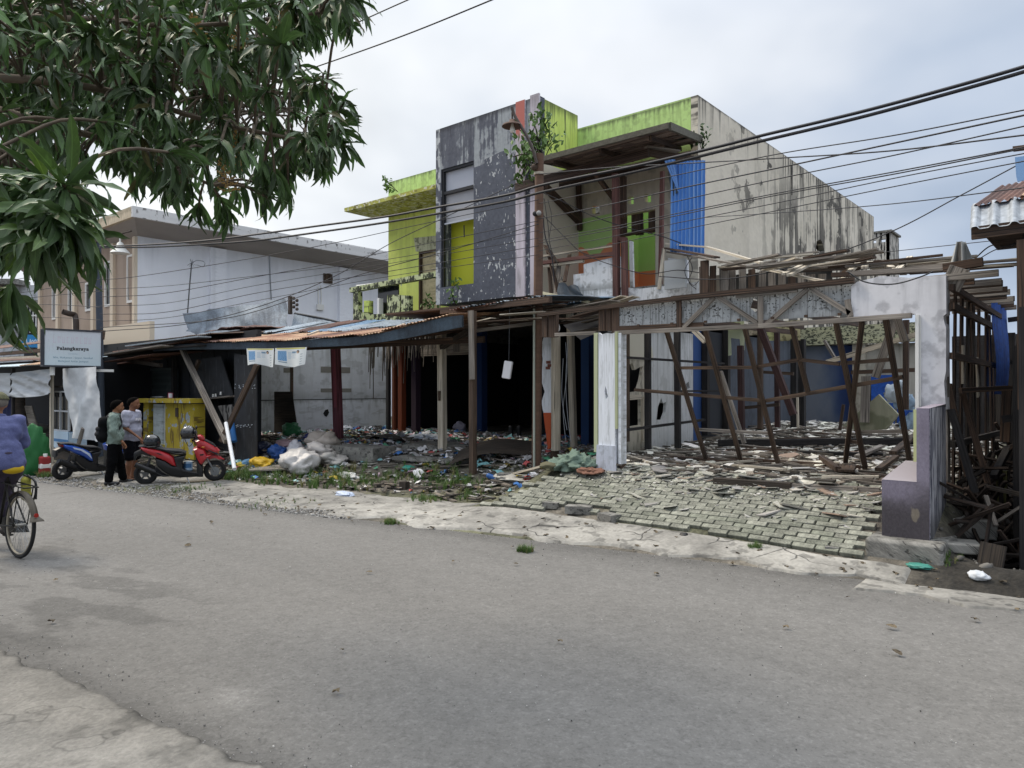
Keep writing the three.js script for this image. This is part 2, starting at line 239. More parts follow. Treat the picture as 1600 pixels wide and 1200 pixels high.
function terrain(x0, x1, za, zb, nx, nz, hf, cf, extra = 0) {
  const P = [], U = [], C = [], I = [];
  for (let j = 0; j <= nz; j++) for (let i = 0; i <= nx; i++) {
    const x = mix(x0, x1, i / nx), z = mix(za(x), zb(x), j / nz), c = cf(x, z, i / nx, j / nz);
    P.push(x, hf(x, z, i / nx, j / nz), z); U.push(x + z * 0.13, z - x * 0.13); C.push(c[0], c[1], c[2]);
    if (i < nx && j < nz) { const k = j * (nx + 1) + i; I.push(k, k + 1, k + nx + 1, k + 1, k + nx + 2, k + nx + 1); }
  }
  const g = new THREE.BufferGeometry();
  g.setAttribute('position', new THREE.Float32BufferAttribute(P, 3)); g.setAttribute('uv', new THREE.Float32BufferAttribute(U, 2)); g.setAttribute('color', new THREE.Float32BufferAttribute(C, 3)); g.setIndex(I); g.computeVertexNormals(); return g;
}
{
  // far ground, to the horizon
  const far = new THREE.PlaneGeometry(5000, 5000).rotateX(-Math.PI / 2).translate(0, -0.62, 0); paint(far, 0.55, 0.52, 0.44); const uv = far.attributes.uv; for (let i = 0; i < uv.count; i++) uv.setXY(i, uv.getX(i) * 5000, uv.getY(i) * 5000);
  struct('ground', far, soilM);
  // road
  const stain = (x, z) => {
    const dE = zE(x) - z, dN = z - zN(x);              // dE < 0 on the road
    let k = 1.0 + (ns(x * 0.35 + 3, z * 0.9, 71, 4) - 0.5) * 0.18 + (ns(x * 0.5, z * 5, 73, 3) - 0.5) * 0.12;
    const track = Math.exp(-Math.pow((-dE - 1.5) / 0.5, 2)) + Math.exp(-Math.pow((-dE - 3.6) / 0.6, 2)); k += 0.07 * track;
    k *= 1 - 0.22 * Math.exp(-Math.pow((dE + 0.1) / 0.22, 2)) * (0.5 + ns(x * 2, 1, 75));
    k *= 1 - 0.25 * Math.exp(-Math.pow(dN / -0.16, 2)) * (0.5 + ns(x * 3, 4, 77));
    const darkArea = sst(0.52, 0.56, ns(x * 2.6 + 11 + z * 1.5, z * 5 + 2, 79, 4)) * sst(-5.3, -5.8, x) * sst(-3.3, -2.8, z); k *= 1 - darkArea * 0.26;  // wet stains on the asphalt
    const chalk = Math.exp(-(Math.pow((x + 3.98) / 0.16, 2) + Math.pow((z + 2.17) / 0.10, 2))); k *= 1 + 0.35 * chalk;
    return [k * 1.0, k * 0.985, k * 0.955];
  };
  struct('road', M([terrain(-90, -14, zE, zN, 60, 20, () => 0, stain), terrain(-14, 1, zE, zN, 300, 130, (x, z) => (ns(x * 0.8, z * 0.8, 81) - 0.5) * 0.02 * sst(0.1, 0.5, zE(x) - z < -0.3 ? 1 : 0), stain), terrain(1, 40, zE, zN, 30, 16, () => 0, stain)]), asphaltM);
  // pavement on the near side
  const edgeN = x => zN(x) - 0.02 - (ns(x * 11, 2, 88, 4) - 0.5) * 0.05, paveC = (x, z) => { const k = 0.98 + (ns(x * 0.9, z * 0.9, 85, 5) - 0.5) * 0.5, e0 = z - edgeN(x) - (ns(x * 9, z * 9, 90, 3) - 0.5) * 0.05, d = Math.exp(-Math.pow(e0 / 0.03, 2)) * (0.35 + ns(x * 5, 3, 89)), d2 = Math.exp(-Math.pow((e0 - 0.05) / 0.12, 2)) * ns(x * 3, z * 6, 86); const dirt = sst(0.55, 0.66, ns(x * 1.4 + 5, z * 1.8, 87, 4)); const q = k * (1 - clamp(d * 0.8)) * (1 - d2 * 0.35) * (1 - dirt * 0.24); return [q, q * 0.985, q * 0.955]; }, paveH = (x, z) => 0.013 + (ns(x * 1.3, z * 1.3, 83) - 0.5) * 0.012;
  struct('pavement', M([terrain(-9, 1.5, edgeN, x => zN(x) + 0.75, 620, 46, (x, z, u, v) => v === 0 ? -0.004 : paveH(x, z), paveC), terrain(-9, 1.5, x => zN(x) + 0.75, () => 9, 90, 40, paveH, paveC), terrain(-40, -9, edgeN, () => 9, 60, 40, paveH, paveC), terrain(1.5, 14, edgeN, () => 9, 60, 40, paveH, paveC)]), concPlain);
  // the lot behind the road, down to the ditch on the right
  const lotCol = (x, z) => {
    const hall = sst(-5.6, -4.9, x) * sst(-8.6, -9.4, z) * sst(-1.4, -1.8, x);
    let k = 0.85 + (ns(x * 0.8, z * 0.8, 91, 5) - 0.5) * 0.8;
    const darkArea = sst(-1.6, -1.2, x), green = sst(0.5, 0.62, ns(x * 0.7 + 9, z * 0.9, 93, 4)) * (1 - hall) * (1 - darkArea);
    k = mix(k, 1.55 + (ns(x * 2, z * 2, 95) - 0.5), hall); k = mix(k, 0.2, darkArea);  // soil colour gets much darker over the ditch
    return [k * (1 - green * 0.12), k * (1 - green * 0.02), k * (1 - green * 0.25)];
  };
  struct('lot_ground', M([terrain(-32, -10, zE, () => -40, 130, 150, H, lotCol), terrain(-10, 3, zE, () => -34, 190, 320, H, lotCol), terrain(3, 40, zE, () => -40, 20, 40, (x, z) => H(3, z), lotCol)]), soilM);
  // broken concrete apron along the road
  const apron = (x0, x1, nx, qa, qb, lift, tone = 1) => terrain(x0, x1, x => zE(x) - qa(x), x => zE(x) - qb(x), nx, 26, (x, z, u, v) => H(x, z) + (u === 0 || u === 1 || v === 0 || v === 1 ? -0.03 : lift + (ns(x * 2, z * 2, 97) - 0.5) * 0.012), (x, z) => { const k = tone * (1.12 + (ns(x * 1.1, z * 1.6, 99, 5) - 0.5) * 0.55); return [k, k * 0.985, k * 0.94]; });
  const e = (s, a, f = 2.2) => x => a + (ns(x * f, s, 101, 4) - 0.5) * 0.42;
  struct('concrete_apron', M([
    apron(-7.6, -1.52, 150, e(1, -0.02, 1.6), x => Math.max(zE(x) - RAMP0 - 0.03 + (ns(x * 5, 9, 102) - 0.5) * 0.05, 0.2), 0.022, 1.04),
    apron(-11.2, -7.4, 90, e(2, 0.1), e(3, 1.75), 0.02, 0.92), apron(-13.2, -10.9, 60, e(4, 0.55), e(5, 1.7), 0.018, 0.8), apron(-17.5, -13.6, 60, e(6, 0.5), e(7, 2.1), 0.018, 0.78),
    apron(-1.9, 0.6, 60, e(8, -0.42), x => 0.02 + (ns(x * 2, 5, 103) - 0.5) * 0.12, 0.014, 0.95),
  ]), concM);
}
// the ramp of concrete pavers, each paver a piece
{
  const ramp = thing('paved_ramp'); ramp.userData.kind = 'structure'; allThings.pop();
  const slope = Math.atan2(0.52, RAMP0 - RAMP1), geos = [0, 1, 2, 3].map(s => { const g = new RoundedBoxGeometry(0.224, 0.05, 0.079, 2, 0.008); const p = g.attributes.position; for (let i = 0; i < p.count; i++) p.setXYZ(i, p.getX(i) + (hash(i >> 2, s, 3) - 0.5) * 0.004, p.getY(i) + (ns(p.getX(i) * 9 + s * 5, p.getZ(i) * 9, 7) - 0.5) * 0.008, p.getZ(i)); const uv = g.attributes.uv; for (let i = 0; i < uv.count; i++) uv.setXY(i, p.getX(i) + s * 0.31, p.getZ(i) + s * 0.53); g.computeVertexNormals(); return g; });
  const mats = [[0.95, 0.97, 0.88], [1.1, 1.1, 1.02], [1.3, 1.29, 1.22], [0.82, 0.85, 0.76], [1.6, 1.58, 1.5]].map(c => { const m = paveM.clone(); m.vertexColors = false; m.color.setRGB(c[0], c[1], c[2]); return m; });
  const r = rng(77); let n = 0;
  const rest = []; for (let row = 0; row < 18; row++) for (let k = 0; k < 24; k++) {
    const t = row * 0.0845 + 0.045, z = RAMP0 - t * Math.cos(slope), x = -1.62 - k * 0.236 - (row % 2) * 0.118 + (r() - 0.5) * 0.006, left = -7.0 + row * 0.06 + (r() - 0.5) * 0.3;
    if (x < left || (z > -8.95 && x > -2.02) ) { continue; }
    if (row < 3 && x > -5.9 && x < -4.95 && r() < 0.75) continue;      // the crumbled corner
    if (row === 0 && r() < 0.12) continue;
    const dust = ns(x * 1.2, z * 3, 33) + row * 0.032, o = new THREE.Mesh(geos[(r() * 4) | 0], mats[dust > 0.95 ? 4 : dust > 0.72 ? 2 : (r() * 2.4 + (r() < 0.25 ? 1 : 0)) | 0]);
    o.name = 'paver'; o.position.set(x, H(x, z) + 0.022 + (r() - 0.5) * 0.008, z); o.rotation.set(slope + (r() - 0.5) * 0.03, (r() - 0.5) * 0.025, (r() - 0.5) * 0.03); o.castShadow = o.receiveShadow = true; if (n >= 300) { o.updateMatrix(); rest.push(o.geometry.clone().applyMatrix4(o.matrix)); } else ramp.add(o); n++;
  }
  if (rest.length) { const o = mesh('pavers', rest, mats[2]); o.userData.kind = 'stuff'; ramp.add(o); }
}
// gravel along the edge of the road
function scatter(name, geo, m, n, place, label, cat, seed) {
  const r = rng(seed), o = new THREE.InstancedMesh(geo, m, n), d = new THREE.Object3D(), c = new THREE.Color(); let k = 0, tries = 0;
  while (k < n && tries++ < n * 12) { const a = place(r, d, c); if (!a) continue; d.updateMatrix(); o.setMatrixAt(k, d.matrix); o.setColorAt(k, c); k++; }
  o.count = k; o.name = numbered(name); o.castShadow = o.receiveShadow = true; tag(o, label, cat, null, 'stuff'); scene.add(o); return o;
}
const stoneG = lump(1, 0.7, 0.8, 4, 0.3, 1), white0 = std({ roughness: 0.92 });
scatter('gravel', stoneG, white0, 5200, (r, d, c) => { const x = mix(-17.5, -8.2, Math.pow(r(), 1.15)), w = mix(0.95, 0.28, sst(-15, -8.5, x)), q = -0.12 + Math.pow(r(), 1.4) * w * 1.5; const s = 0.012 + r() * r() * 0.045; d.position.set(x, H(x, zE(x) - q) + s * 0.1, zE(x) - q); d.scale.setScalar(s); d.rotation.set(r() * 6, r() * 6, r() * 6); const k = 0.12 + r() * 0.26; c.setRGB(k, k * 0.97, k * 0.92); return true; }, 'loose grey gravel along the far edge of the road by the parked scooters', 'gravel', 5);
scatter('road_grit', stoneG, white0, 5200, (r, d, c) => { const x = mix(-13, 0.3, r()), e = r(); const z = e < 0.35 ? zN(x) - r() * r() * 0.6 + 0.05 : e < 0.6 ? zE(x) + r() * r() * 0.7 : mix(zN(x), zE(x), r()); const s = 0.003 + r() * r() * 0.011; d.position.set(x, 0.004 + s * 0.2, z); d.scale.setScalar(s); d.rotation.set(r() * 6, r() * 6, r() * 6); const k = r() < 0.5 ? 0.05 + r() * 0.1 : 0.25 + r() * 0.25; c.setRGB(k, k * 0.97, k * 0.92); return true; }, 'fine grit and small stones scattered on the asphalt', 'grit', 15);
function gnd(px, py, lift = 0) { const r = ray(px, py); let t = 2; for (; t < 60; t += 0.05) { const y = CP.y + r.y * t; if (y < H(CP.x + r.x * t, CP.z + r.z * t)) break; } let a = t - 0.05, b = t; for (let i = 0; i < 12; i++) { const m = (a + b) / 2; if (CP.y + r.y * m < H(CP.x + r.x * m, CP.z + r.z * m)) b = m; else a = m; } const p = r.multiplyScalar(b).add(CP); p.y += lift; return p; }
// ---------- the abandoned green shop house ----------
const pz = (z, ...pts) => pts.map(p => { const q = onZ(p[0], p[1], z); return [q.x, q.y]; });
const px_ = (x, ...pts) => pts.map(p => { const q = onX(p[0], p[1], x); return [q.z, q.y]; });
const ZT = -12, ZW = -13.4, XG = -6.49, FLOOR2 = 3.74;
{
  const b = thing('shop_house', 'abandoned lime green two storey shop house with a peeling dark tower box on its front', 'building');
  const XL = onZ(607, 284, ZW).x, xa = onZ(681, 400, ZT).x, xb = onZ(843, 148, ZT).x, TOP = 8.0, BOT = 3.80;
  // tower front with its window opening
  const tw = xb - xa, thh = TOP - BOT;
  const towerM = surf(1024, 1024, 1, 1, (u, v) => {
    const n = fb(u, v, 5, 6, 5, 401), f = fb(u, v, 60, 80, 2, 402), st = fb(u, v, 34, 3, 4, 403), st2 = fb(u, v, 90, 6, 3, 404), p = fb(u, v, 16, 18, 5, 405, 0.6), sc = fb(u, v, 76, 60, 3, 407);
    const edge = 0.725 + 0.02 * (n - 0.5) - (u > 0.3 ? 0.0 : 0.03) - (u > 0.5 ? -0.02 : 0) + 0.05 * sst(0.2, 0.7, u) * (fb(u, v, 9, 9, 3, 409) - 0.3);
    let c = c3([71, 75, 86], [91, 96, 107], clamp(n * 1.2 - 0.1)), h = 0.6;
    if (v > edge) { c = c3([78, 82, 94], [108, 112, 120], clamp(st * 1.3 - 0.2)); const w = sst(0.52, 0.62, st * 0.45 + p * 0.38 + 0.035 + sst(0.2, 0.7, u) * 0.16 + (0.86 - v) * 0.35 + st2 * 0.1); c = c3(c, [172, 178, 180], w * 0.8); const dk = sst(0.96, 1.0, v) * 0.6 + sst(0.6, 0.75, st2) * 0.35 * sst(0.75, 1, v); c = c3(c, [44, 46, 52], dk); h -= w * 0.3; }
    else { const k = 0.664 - 0.03 * sst(0.5, 0.95, u) - 0.05 * sst(edge - 0.09, edge, v) - 0.03 * sst(0.12, 0, v); const w = sst(k, k + 0.012, sc * 0.62 + p * 0.42 - 0.03); c = c3(c, [196, 200, 200], w * 0.9); h -= w * 0.4; const sm = sst(0.5, 0.8, fb(u, v, 7, 7, 4, 411)); c = c3(c, [104, 110, 124], sm * 0.28); }
    if (u < 0.045) { const w = sst(0.45, 0.6, fb(u * 3, v, 9, 30, 4, 413)); c = c3(c, [200, 204, 204], w * 0.8); }
    return [c[0] + (f - 0.5) * 18, c[1] + (f - 0.5) * 18, c[2] + (f - 0.5) * 18, h + (f - 0.5) * 0.2];
  }, 0.008, { roughness: 0.85 });
  const wl = onZ(689, 400, ZT).x, wr = onZ(740, 400, ZT).x, wt = onZ(700, 262, ZT).y, wb = onZ(700, 448, ZT).y;
  const win = rectP(wl, wb, wr, wt);
  const tower = part(b, 'tower_wall', fitUV(wallZ(rectP(xa, BOT, xb, TOP), [win], ZT, 0.18), xa, BOT, tw, thh), towerM, 'dark charcoal tower wall with peeling paint');
  part(b, 'tower_side', fitUV(wallX([[ZT - 0.18, BOT], [ZW, BOT], [ZW, TOP], [ZT - 0.18, TOP]], [], xa + 0.16, 0.16), -ZW, BOT, 1.2, thh), towerM);
  const limeM = wallM(512, 512, 2, 2, [204, 222, 116], { seed: 31, own: 1, mold: 0.14, streak: 0.4, top: 0.5, foot: 0.1, moldCol: [70, 78, 50], vary: 12 });
  part(b, 'tower_side', fitUV(wallX([[ZT - 0.18, BOT], [ZW, BOT], [ZW, TOP - 0.02], [ZT - 0.18, TOP - 0.02]], [], xb, 0.16), -ZT, BOT, 1.4, thh), limeM, 'lime green side of the tower'); part(b, 'recess_wall', boxAB(xb + 0.002, FLOOR2, ZW, xb + 0.02, 6.6, ZT - 0.02), flat(0xd2cbbc), 'beige wall under the canopy');
  part(b, 'tower_roof', boxAB(xa + 0.162, TOP - 0.25, ZW, xb - 0.162, TOP - 0.15, ZT - 0.182), concBlock);
  part(b, 'tower_floor', boxAB(xa + 0.162, BOT, ZW, xb - 0.162, BOT + 0.12, ZT - 0.182), concBlock);
  const yellowM = flat(0xb8bc2c, { roughness: 0.7 }), greyPane = flat(0xb4b8c2, { roughness: 0.35 });
  const w = part(tower, 'window', [bar(V(wl + 0.03, wb, ZT - 0.06), V(wl + 0.03, wt, ZT - 0.06), 0.06, 0.06), bar(V(wl, wt - 0.03, ZT - 0.06), V(wr, wt - 0.03, ZT - 0.06), 0.07, 0.06)], black);
  const mul = (y, t = 0.05) => bar(V(wl + 0.062, y, ZT - 0.07), V(wr, y, ZT - 0.07), t, t);
  const y1 = onZ(715, 296, ZT).y, y2 = onZ(715, 346, ZT).y;
  part(tower, 'mullion', mul(y1, 0.07), black); part(tower, 'mullion', mul(y2 + 0.02, 0.035), greyPane);
  part(tower, 'pane', boxAB(wl + 0.065, y1 + 0.03, ZT - 0.13, wr, wt - 0.065, ZT - 0.11), greyPane);
  part(tower, 'pane', boxAB(wl + 0.065, y2 + 0.04, ZT - 0.135, wr, y1 - 0.035, ZT - 0.115), flat(0xa6a7ab, { roughness: 0.4 }));
  part(tower, 'panel', boxAB(wl - 0.1, wb - 0.1, ZT - 0.42, wr + 0.2, y2 + 0.2, ZT - 0.36), yellowM, 'yellow green board in the lower window opening');
  const dg = onZ(725, 352, ZT - 0.2); part(tower, 'hanging_strip', bar(dg, dg.clone().add(V(0.01, -0.28, 0)), 0.03, 0.01), black);
  // stripes on the tower's right edge
  const lil = wallM(128, 512, 0.25, 4, [202, 194, 204], { seed: 41, mold: 0.18, streak: 0.25, top: 0.35, vary: 9 }), pinkM = surf(128, 512, 1, 1, (u, v) => { const c = plaster(0.25, 4, [204, 196, 206], { seed: 43, mold: 0.2, streak: 0.25, vary: 9, top: 0.1, ar: 0.3 })(u, v); const t = sst(0.80, 0.86, v + (fb(u, v, 6, 20, 4, 47) - 0.5) * 0.12); return [mix(c[0], 186, t), mix(c[1], 110, t), mix(c[2], 100, t), c[3]]; });
  const s1a = onZ(808, 300, ZT).x, s1b = onZ(822, 300, ZT).x, s2a = onZ(830.5, 300, ZT).x, yb = BOT - 0.02;
  part(b, 'wall_stripe', fitUV(wallZ(rectP(s1a, yb, s1b, TOP + 0.0), [], ZT + 0.05, 0.048), s1a, yb, s1b - s1a, TOP - yb), pinkM, 'faded red and lilac stripe');
  part(b, 'wall_stripe', fitUV(wallZ(rectP(s2a, yb, xb + 0.02, TOP + 0.04), [], ZT + 0.05, 0.048), s2a, yb, xb - s2a, TOP - yb), lil, 'pale lilac stripe');
  // front walls behind the tower
  const PT = 7.68, gw = wallM(1024, 512, 4, 4.2, [216, 228, 120], { seed: 51, own: 1, mold: 0.08, streak: 0.1, top: 0.3, foot: 0, moldCol: [84, 92, 62], vary: 10 });
  const gw2 = wallM(1024, 256, 4, 1.5, [186, 216, 136], { seed: 61, own: 1, mold: 0.15, streak: 0.22, top: 0.5, foot: 0.1, moldCol: [86, 96, 66], vary: 12, peel: 0.0, peelCol: [206, 216, 208], peelLow: 0.2, peelSoft: 0.16 });
  const dl = onZ(655, 430, ZW).x, dt = onZ(660, 393, ZW).y;
  part(b, 'front_wall', fitUV(wallZ([[XL, 3.3], [xa, 3.3], [xa, 6.9], [XL, 6.9]], [rectP(dl, FLOOR2, dl + 0.85, dt)], ZW, 0.15), XL, 2.7, xa - XL, 4.2), gw, 'bright lime green wall');
  part(b, 'parapet', fitUV(wallZ(rectP(XL, 6.9, xa, PT), [], ZW, 0.15), XL, 6.4, xa - XL, 1.3), gw2);
  part(b, 'plaster_patch', fitUV(wallZ(pz(ZW, [647, 372], [684, 368], [684, 394], [650, 393]), [], ZW + 0.012, 0.01), XL, 0, 1, 1), wallM(256, 256, 1, 1, [190, 190, 160], { seed: 71, mold: 0.3 }));
  const door = part(b, 'door', boxAB(dl + 0.05, FLOOR2, ZW - 0.12, dl + 0.85, dt - 0.05, ZW - 0.08), wallM(256, 512, 0.8, 2, [204, 190, 150], { seed: 73, mold: 0.15, vary: 8 }), 'cream upstairs door');
  part(b, 'door_frame', [boxAB(dl, FLOOR2, ZW - 0.13, dl + 0.05, dt, ZW + 0.02), boxAB(dl + 0.05, dt - 0.05, ZW - 0.13, dl + 0.85, dt, ZW + 0.02)], woodBrown);
  part(b, 'parapet', fitUV(wallZ(rectP(xb, 6.6, XG - 0.152, PT), [], ZW + 0.001, 0.15), xb, 6.45, XG - xb, 1.2), gw2, 'faded green parapet above the shingled canopy');
  // moss-stained canopy slab on the left
  const slabM = wallM(512, 256, 4, 1.4, [176, 176, 86], { seed: 81, own: 1, mold: 0.55, streak: 0, top: 0.2, foot: 0.2, moldCol: [78, 72, 40], vary: 16, peel: 0.16, peelCol: [206, 206, 180] });
  const cs = boxAB(XL - 0.55, 6.72, ZW + 0.002, xa - 0.002, 6.82, ZW + 1.12); { const p = cs.attributes.position, uv = cs.attributes.uv; for (let i = 0; i < p.count; i++) uv.setXY(i, (p.getX(i) - XL + 0.6) / 4, (p.getZ(i) - ZW + p.getY(i) - 6.7) / 1.3); }
  part(b, 'canopy', cs, slabM, 'mossy concrete canopy slab');
  // balcony on the left, black with moss
  const mossM = surf(512, 512, 1.4, 1.4, (u, v) => { const n = fb(u, v, 16, 14, 5, 91, 0.62), st = fb(u, v, 40, 6, 4, 93); let c = c3([172, 184, 122], [204, 208, 176], fb(u, v, 3, 3, 3, 95)); const k = sst(0.45, 0.55, n * 0.7 + st * 0.3); c = c3(c, [42, 46, 34], k * 0.92); return [...c, 0.5 + n * 0.3]; }, 0.008);
  const zb = ZW + 1.15, bx0 = onZ(553, 460, zb).x, by = onZ(553, 452, zb).y;
  part(b, 'balcony_beam', bar(V(bx0 - 0.1, by - 0.02, zb), V(xa - 0.01, by + 0.08, zb), 0.16, 0.13), mossM);
  const bp = (x0, x1, y0, y1) => wallZ(pz(zb, [x0, y0], [x1, y0], [x1, y1], [x0, y1]), [], zb + 0.07, 0.14);
  part(b, 'balcony_wall', [bp(555, 563, 456, 520), bp(563, 580, 488, 520), bp(608, 628, 461, 520), bp(580, 608, 491, 520)], mossM); part(b, 'balcony_wall', bp(572, 580, 470, 489), limeM);
  part(b, 'balcony_wall', bp(630, 642, 462, 520), mossM);
  part(b, 'balcony_post', bp(592.5, 595.5, 466, 491), white);
  part(b, 'dark_window', boxAB(onZ(578, 470, zb).x, 3.4, zb - 0.3, onZ(610, 470, zb).x, 4.6, zb - 0.27), glassDark);
  part(b, 'balcony_floor', boxAB(XL, FLOOR2 - 0.14, ZW + 0.01, xa - 0.002, FLOOR2, ZW + 1.05), concBlock);
  part(b, 'balcony_rail', [rod(onZ(557, 447, zb), onZ(683, 429, zb), 0.02, 6), rod(onZ(627, 437, zb), onZ(627, 447, zb), 0.012, 6), rod(onZ(557, 446, zb), onZ(590, 447, zb - 0.6), 0.018, 6)], white);
  // beige side wall with black streaks
  const sideW = 13.3, sideM = surf(1024, 512, 1, 1, (u0, v) => {
    const u = u0, n = fb(u0, v, 12, 6, 5, 501), f = fb(u0, v, 160, 90, 2, 502), st = fb(u0, v, 70, 2, 5, 503), st2 = fb(u0, v, 190, 3, 3, 504), pt = fb(u0, v, 24, 10, 5, 505, 0.6), bl = fb(u0, v, 6, 4, 4, 509);
    let k = 0; const U = u;                              // U = 0 at the street end
    const zone = sst(0.17, 0.48, U + (bl - 0.5) * 0.3);
    k += zone * sst(0.478, 0.545, st * 0.5 + st2 * 0.2 + pt * 0.33) * (0.35 + 0.65 * sst(0.95, 0.5, v)) * 0.9;
    k += zone * 0.5 * sst(0.62, 0.7, st2) * sst(0.3, 0.9, v);
    k += sst(0.985 + (st - 0.5) * 0.02, 1.0, v) * 0.7 + sst(0.6, 0.75, st2) * sst(0.86, 1, v) * 0.5;
    k += sst(0.655, 0.69, pt) * 0.7 * sst(0.05, 0.25, U);
    let c = c3([206, 198, 181], [226, 218, 202], clamp(n * 1.4 - 0.2)); c = c3(c, [206, 200, 186], sst(0.5, 0.7, st2) * 0.35 * zone); c = c3(c, [58, 56, 52], clamp(k, 0, 0.8));
    c = c.map(x => x + (f - 0.5) * 12); return [...c, 0.5 + (f - 0.5) * 0.5];
  }, 0.004, { roughness: 0.92 });
  const hole = px_(XG, [1276, 377], [1282, 374], [1286, 381], [1288, 392], [1279, 395], [1275, 388]);
  part(b, 'side_wall', fitUV(wallX([[ZW + 0.0, 3.25], [ZW - sideW, 3.25], [ZW - sideW, PT - 0.03], [ZW, PT]], [hole], XG, 0.15), 13.4 - 0, 2.4, sideW, 5.3), sideM, 'beige side wall with black streaks');
  part(b, 'wall_seam', bar(onX(1236.5, 259, XG + 0.01), onX(1237.5, 305, XG + 0.01), 0.02, 0.01), black);
  // the rest of the shell, which keeps the ground floor dark
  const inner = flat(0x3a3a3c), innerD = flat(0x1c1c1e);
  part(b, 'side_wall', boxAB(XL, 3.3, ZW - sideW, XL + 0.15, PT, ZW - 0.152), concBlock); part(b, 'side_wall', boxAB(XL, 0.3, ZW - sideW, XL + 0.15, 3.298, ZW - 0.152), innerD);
  part(b, 'back_wall', boxAB(XL + 0.152, 0.3, ZW - sideW, XG - 0.152, PT - 0.1, ZW - sideW + 0.15), concBlock);
  part(b, 'roof', boxAB(XL + 0.152, 7.0, ZW - sideW + 0.152, XG - 0.152, 7.15, ZW - 4.5), concBlock);
  part(b, 'upper_floor', boxAB(XL + 0.152, FLOOR2 - 0.2, ZW - sideW + 0.152, XG - 0.152, FLOOR2, ZW - 0.152), concBlock);
  part(b, 'upper_floor', boxAB(xb, FLOOR2 - 0.2, ZW - 0.15, XG + 0.02, FLOOR2, ZT - 0.06), concBlock);
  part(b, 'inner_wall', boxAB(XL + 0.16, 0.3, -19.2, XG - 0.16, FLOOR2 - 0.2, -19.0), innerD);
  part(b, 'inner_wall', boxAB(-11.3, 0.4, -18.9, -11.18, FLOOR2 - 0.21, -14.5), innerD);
  // recessed balcony at the right: back wall with a doorway, painted green and orange inside
  const bwT = 6.62, bwM = surf(512, 512, 1, 1, (u, v) => { const c = plaster(3, 3, [196, 188, 172], { seed: 111, mold: 0.15, streak: 0.1, vary: 8, top: 0.1, foot: 0 })(u, v); const y = FLOOR2 + v * (bwT - FLOOR2); let col = c.slice(0, 3); if (u < 0.44 && y < 5.62) col = y < 4.85 + 0.14 * Math.sin(u * 22 + 1) ? [214, 138, 100] : [172, 204, 128]; return [...col, c[3]]; });
  const dA = onZ(966, 400, ZW).x, dB = onZ(1024, 400, ZW).x, dT = onZ(1000, 331, ZW).y;
  const vents = [[925, 322, 937, 334], [956, 317, 962, 329], [981, 307, 990, 319], [1007, 303, 1017, 316]].map(a => pz(ZW, [a[0], a[3]], [a[2], a[3]], [a[2], a[1]], [a[0], a[1]]));
  part(b, 'balcony_wall', fitUV(wallZ(rectP(xb, FLOOR2, XG - 0.152, bwT), [rectP(dA, FLOOR2 + 0.01, dB, dT), ...vents], ZW, 0.14), xb, FLOOR2, XG - 0.15 - xb, bwT - FLOOR2), bwM, 'balcony back wall painted beige, green and orange');
  const roomM = surf(256, 256, 1, 1, (u, v) => { const g = fb(u, v, 5, 5, 4, 121); const c = v < 0.25 ? [222, 140, 102] : [170, 210, 132]; return [...c.map(x => x + (g - 0.5) * 14), 0.5]; });
  part(b, 'room_wall', fitUV(wallZ(rectP(dA - 1.2, FLOOR2, XG - 0.16, 6.6), [], ZW - 1.2, 0.06), dA, FLOOR2, 2, 3), roomM); part(b, 'room_wall', fitUV(wallX([[ZW - 0.14, FLOOR2], [ZW - 1.2, FLOOR2], [ZW - 1.2, 6.6], [ZW - 0.14, 6.6]], [], dA - 0.2, 0.06), 13, FLOOR2, 1.2, 3), roomM);
  { const r = rng(5); for (let k = 0; k < 9; k++) { const x = mix(dA + 0.04, dB - 0.05, k / 8), yT = dT - 0.02; if (k === 2 || k === 6) continue; part(b, 'louvre', bar(V(x, yT - 0.42 - r() * 0.05, ZW - 0.06), V(x + rr(-0.02, 0.02, r), yT, ZW - 0.05), 0.09, 0.02), woodDark); } part(b, 'transom', bar(V(dA - 0.04, dT - 0.44, ZW - 0.04), V(dB, dT - 0.40, ZW - 0.04), 0.07, 0.06), woodDark); }
  // white balcony parapet, broken, and its posts
  const ZP = ZT + 0.1, whiteM = wallM(512, 256, 3.4, 1.2, [226, 228, 230], { seed: 131, own: 1, mold: 0.2, streak: 0.2, top: 0.15, foot: 0.35, vary: 8 });
  part(b, 'balcony_parapet', fitUV(wallZ(pz(ZP, [896, 478], [896, 429], [912, 427], [912, 413], [966, 400], [966, 448], [1000, 451], [1046, 446], [1092, 440], [1092, 470]), [], ZP, 0.1), xb, FLOOR2, 3, 1), whiteM, 'white broken balcony parapet');
  part(b, 'wall_panel', fitUV(wallZ(pz(ZP - 0.02, [1040, 447], [1040, 402], [1070, 405], [1071, 442]), [], ZP - 0.11, 0.06), xb, FLOOR2, 3, 1), whiteM);
  part(b, 'wall_panel', fitUV(wallZ(pz(ZP - 0.3, [984, 455], [983, 376], [988, 377], [990, 455]), [], ZP - 0.3, 0.05), xb, FLOOR2, 3, 1), whiteM);
  const redPost = woodRed, PV = (x0, y0, x1, y1, z, w, m, n = 'balcony_post') => part(b, n, bar(onZ(x0, y0, z), onZ(x1, y1, z), w, w), m);
  PV(963.5, 472, 962, 272, ZT + 0.16, 0.11, redPost); PV(977, 472, 975.5, 374, ZT + 0.14, 0.1, redPost); PV(1032, 452, 1035, 268, ZT - 0.2, 0.07, redPost); PV(974, 340, 974, 276, ZT - 0.6, 0.1, woodDark); PV(906, 360, 904, 288, ZW + 0.1, 0.09, woodDark); PV(1057, 330, 1046, 268, ZT - 0.4, 0.05, woodGrey);
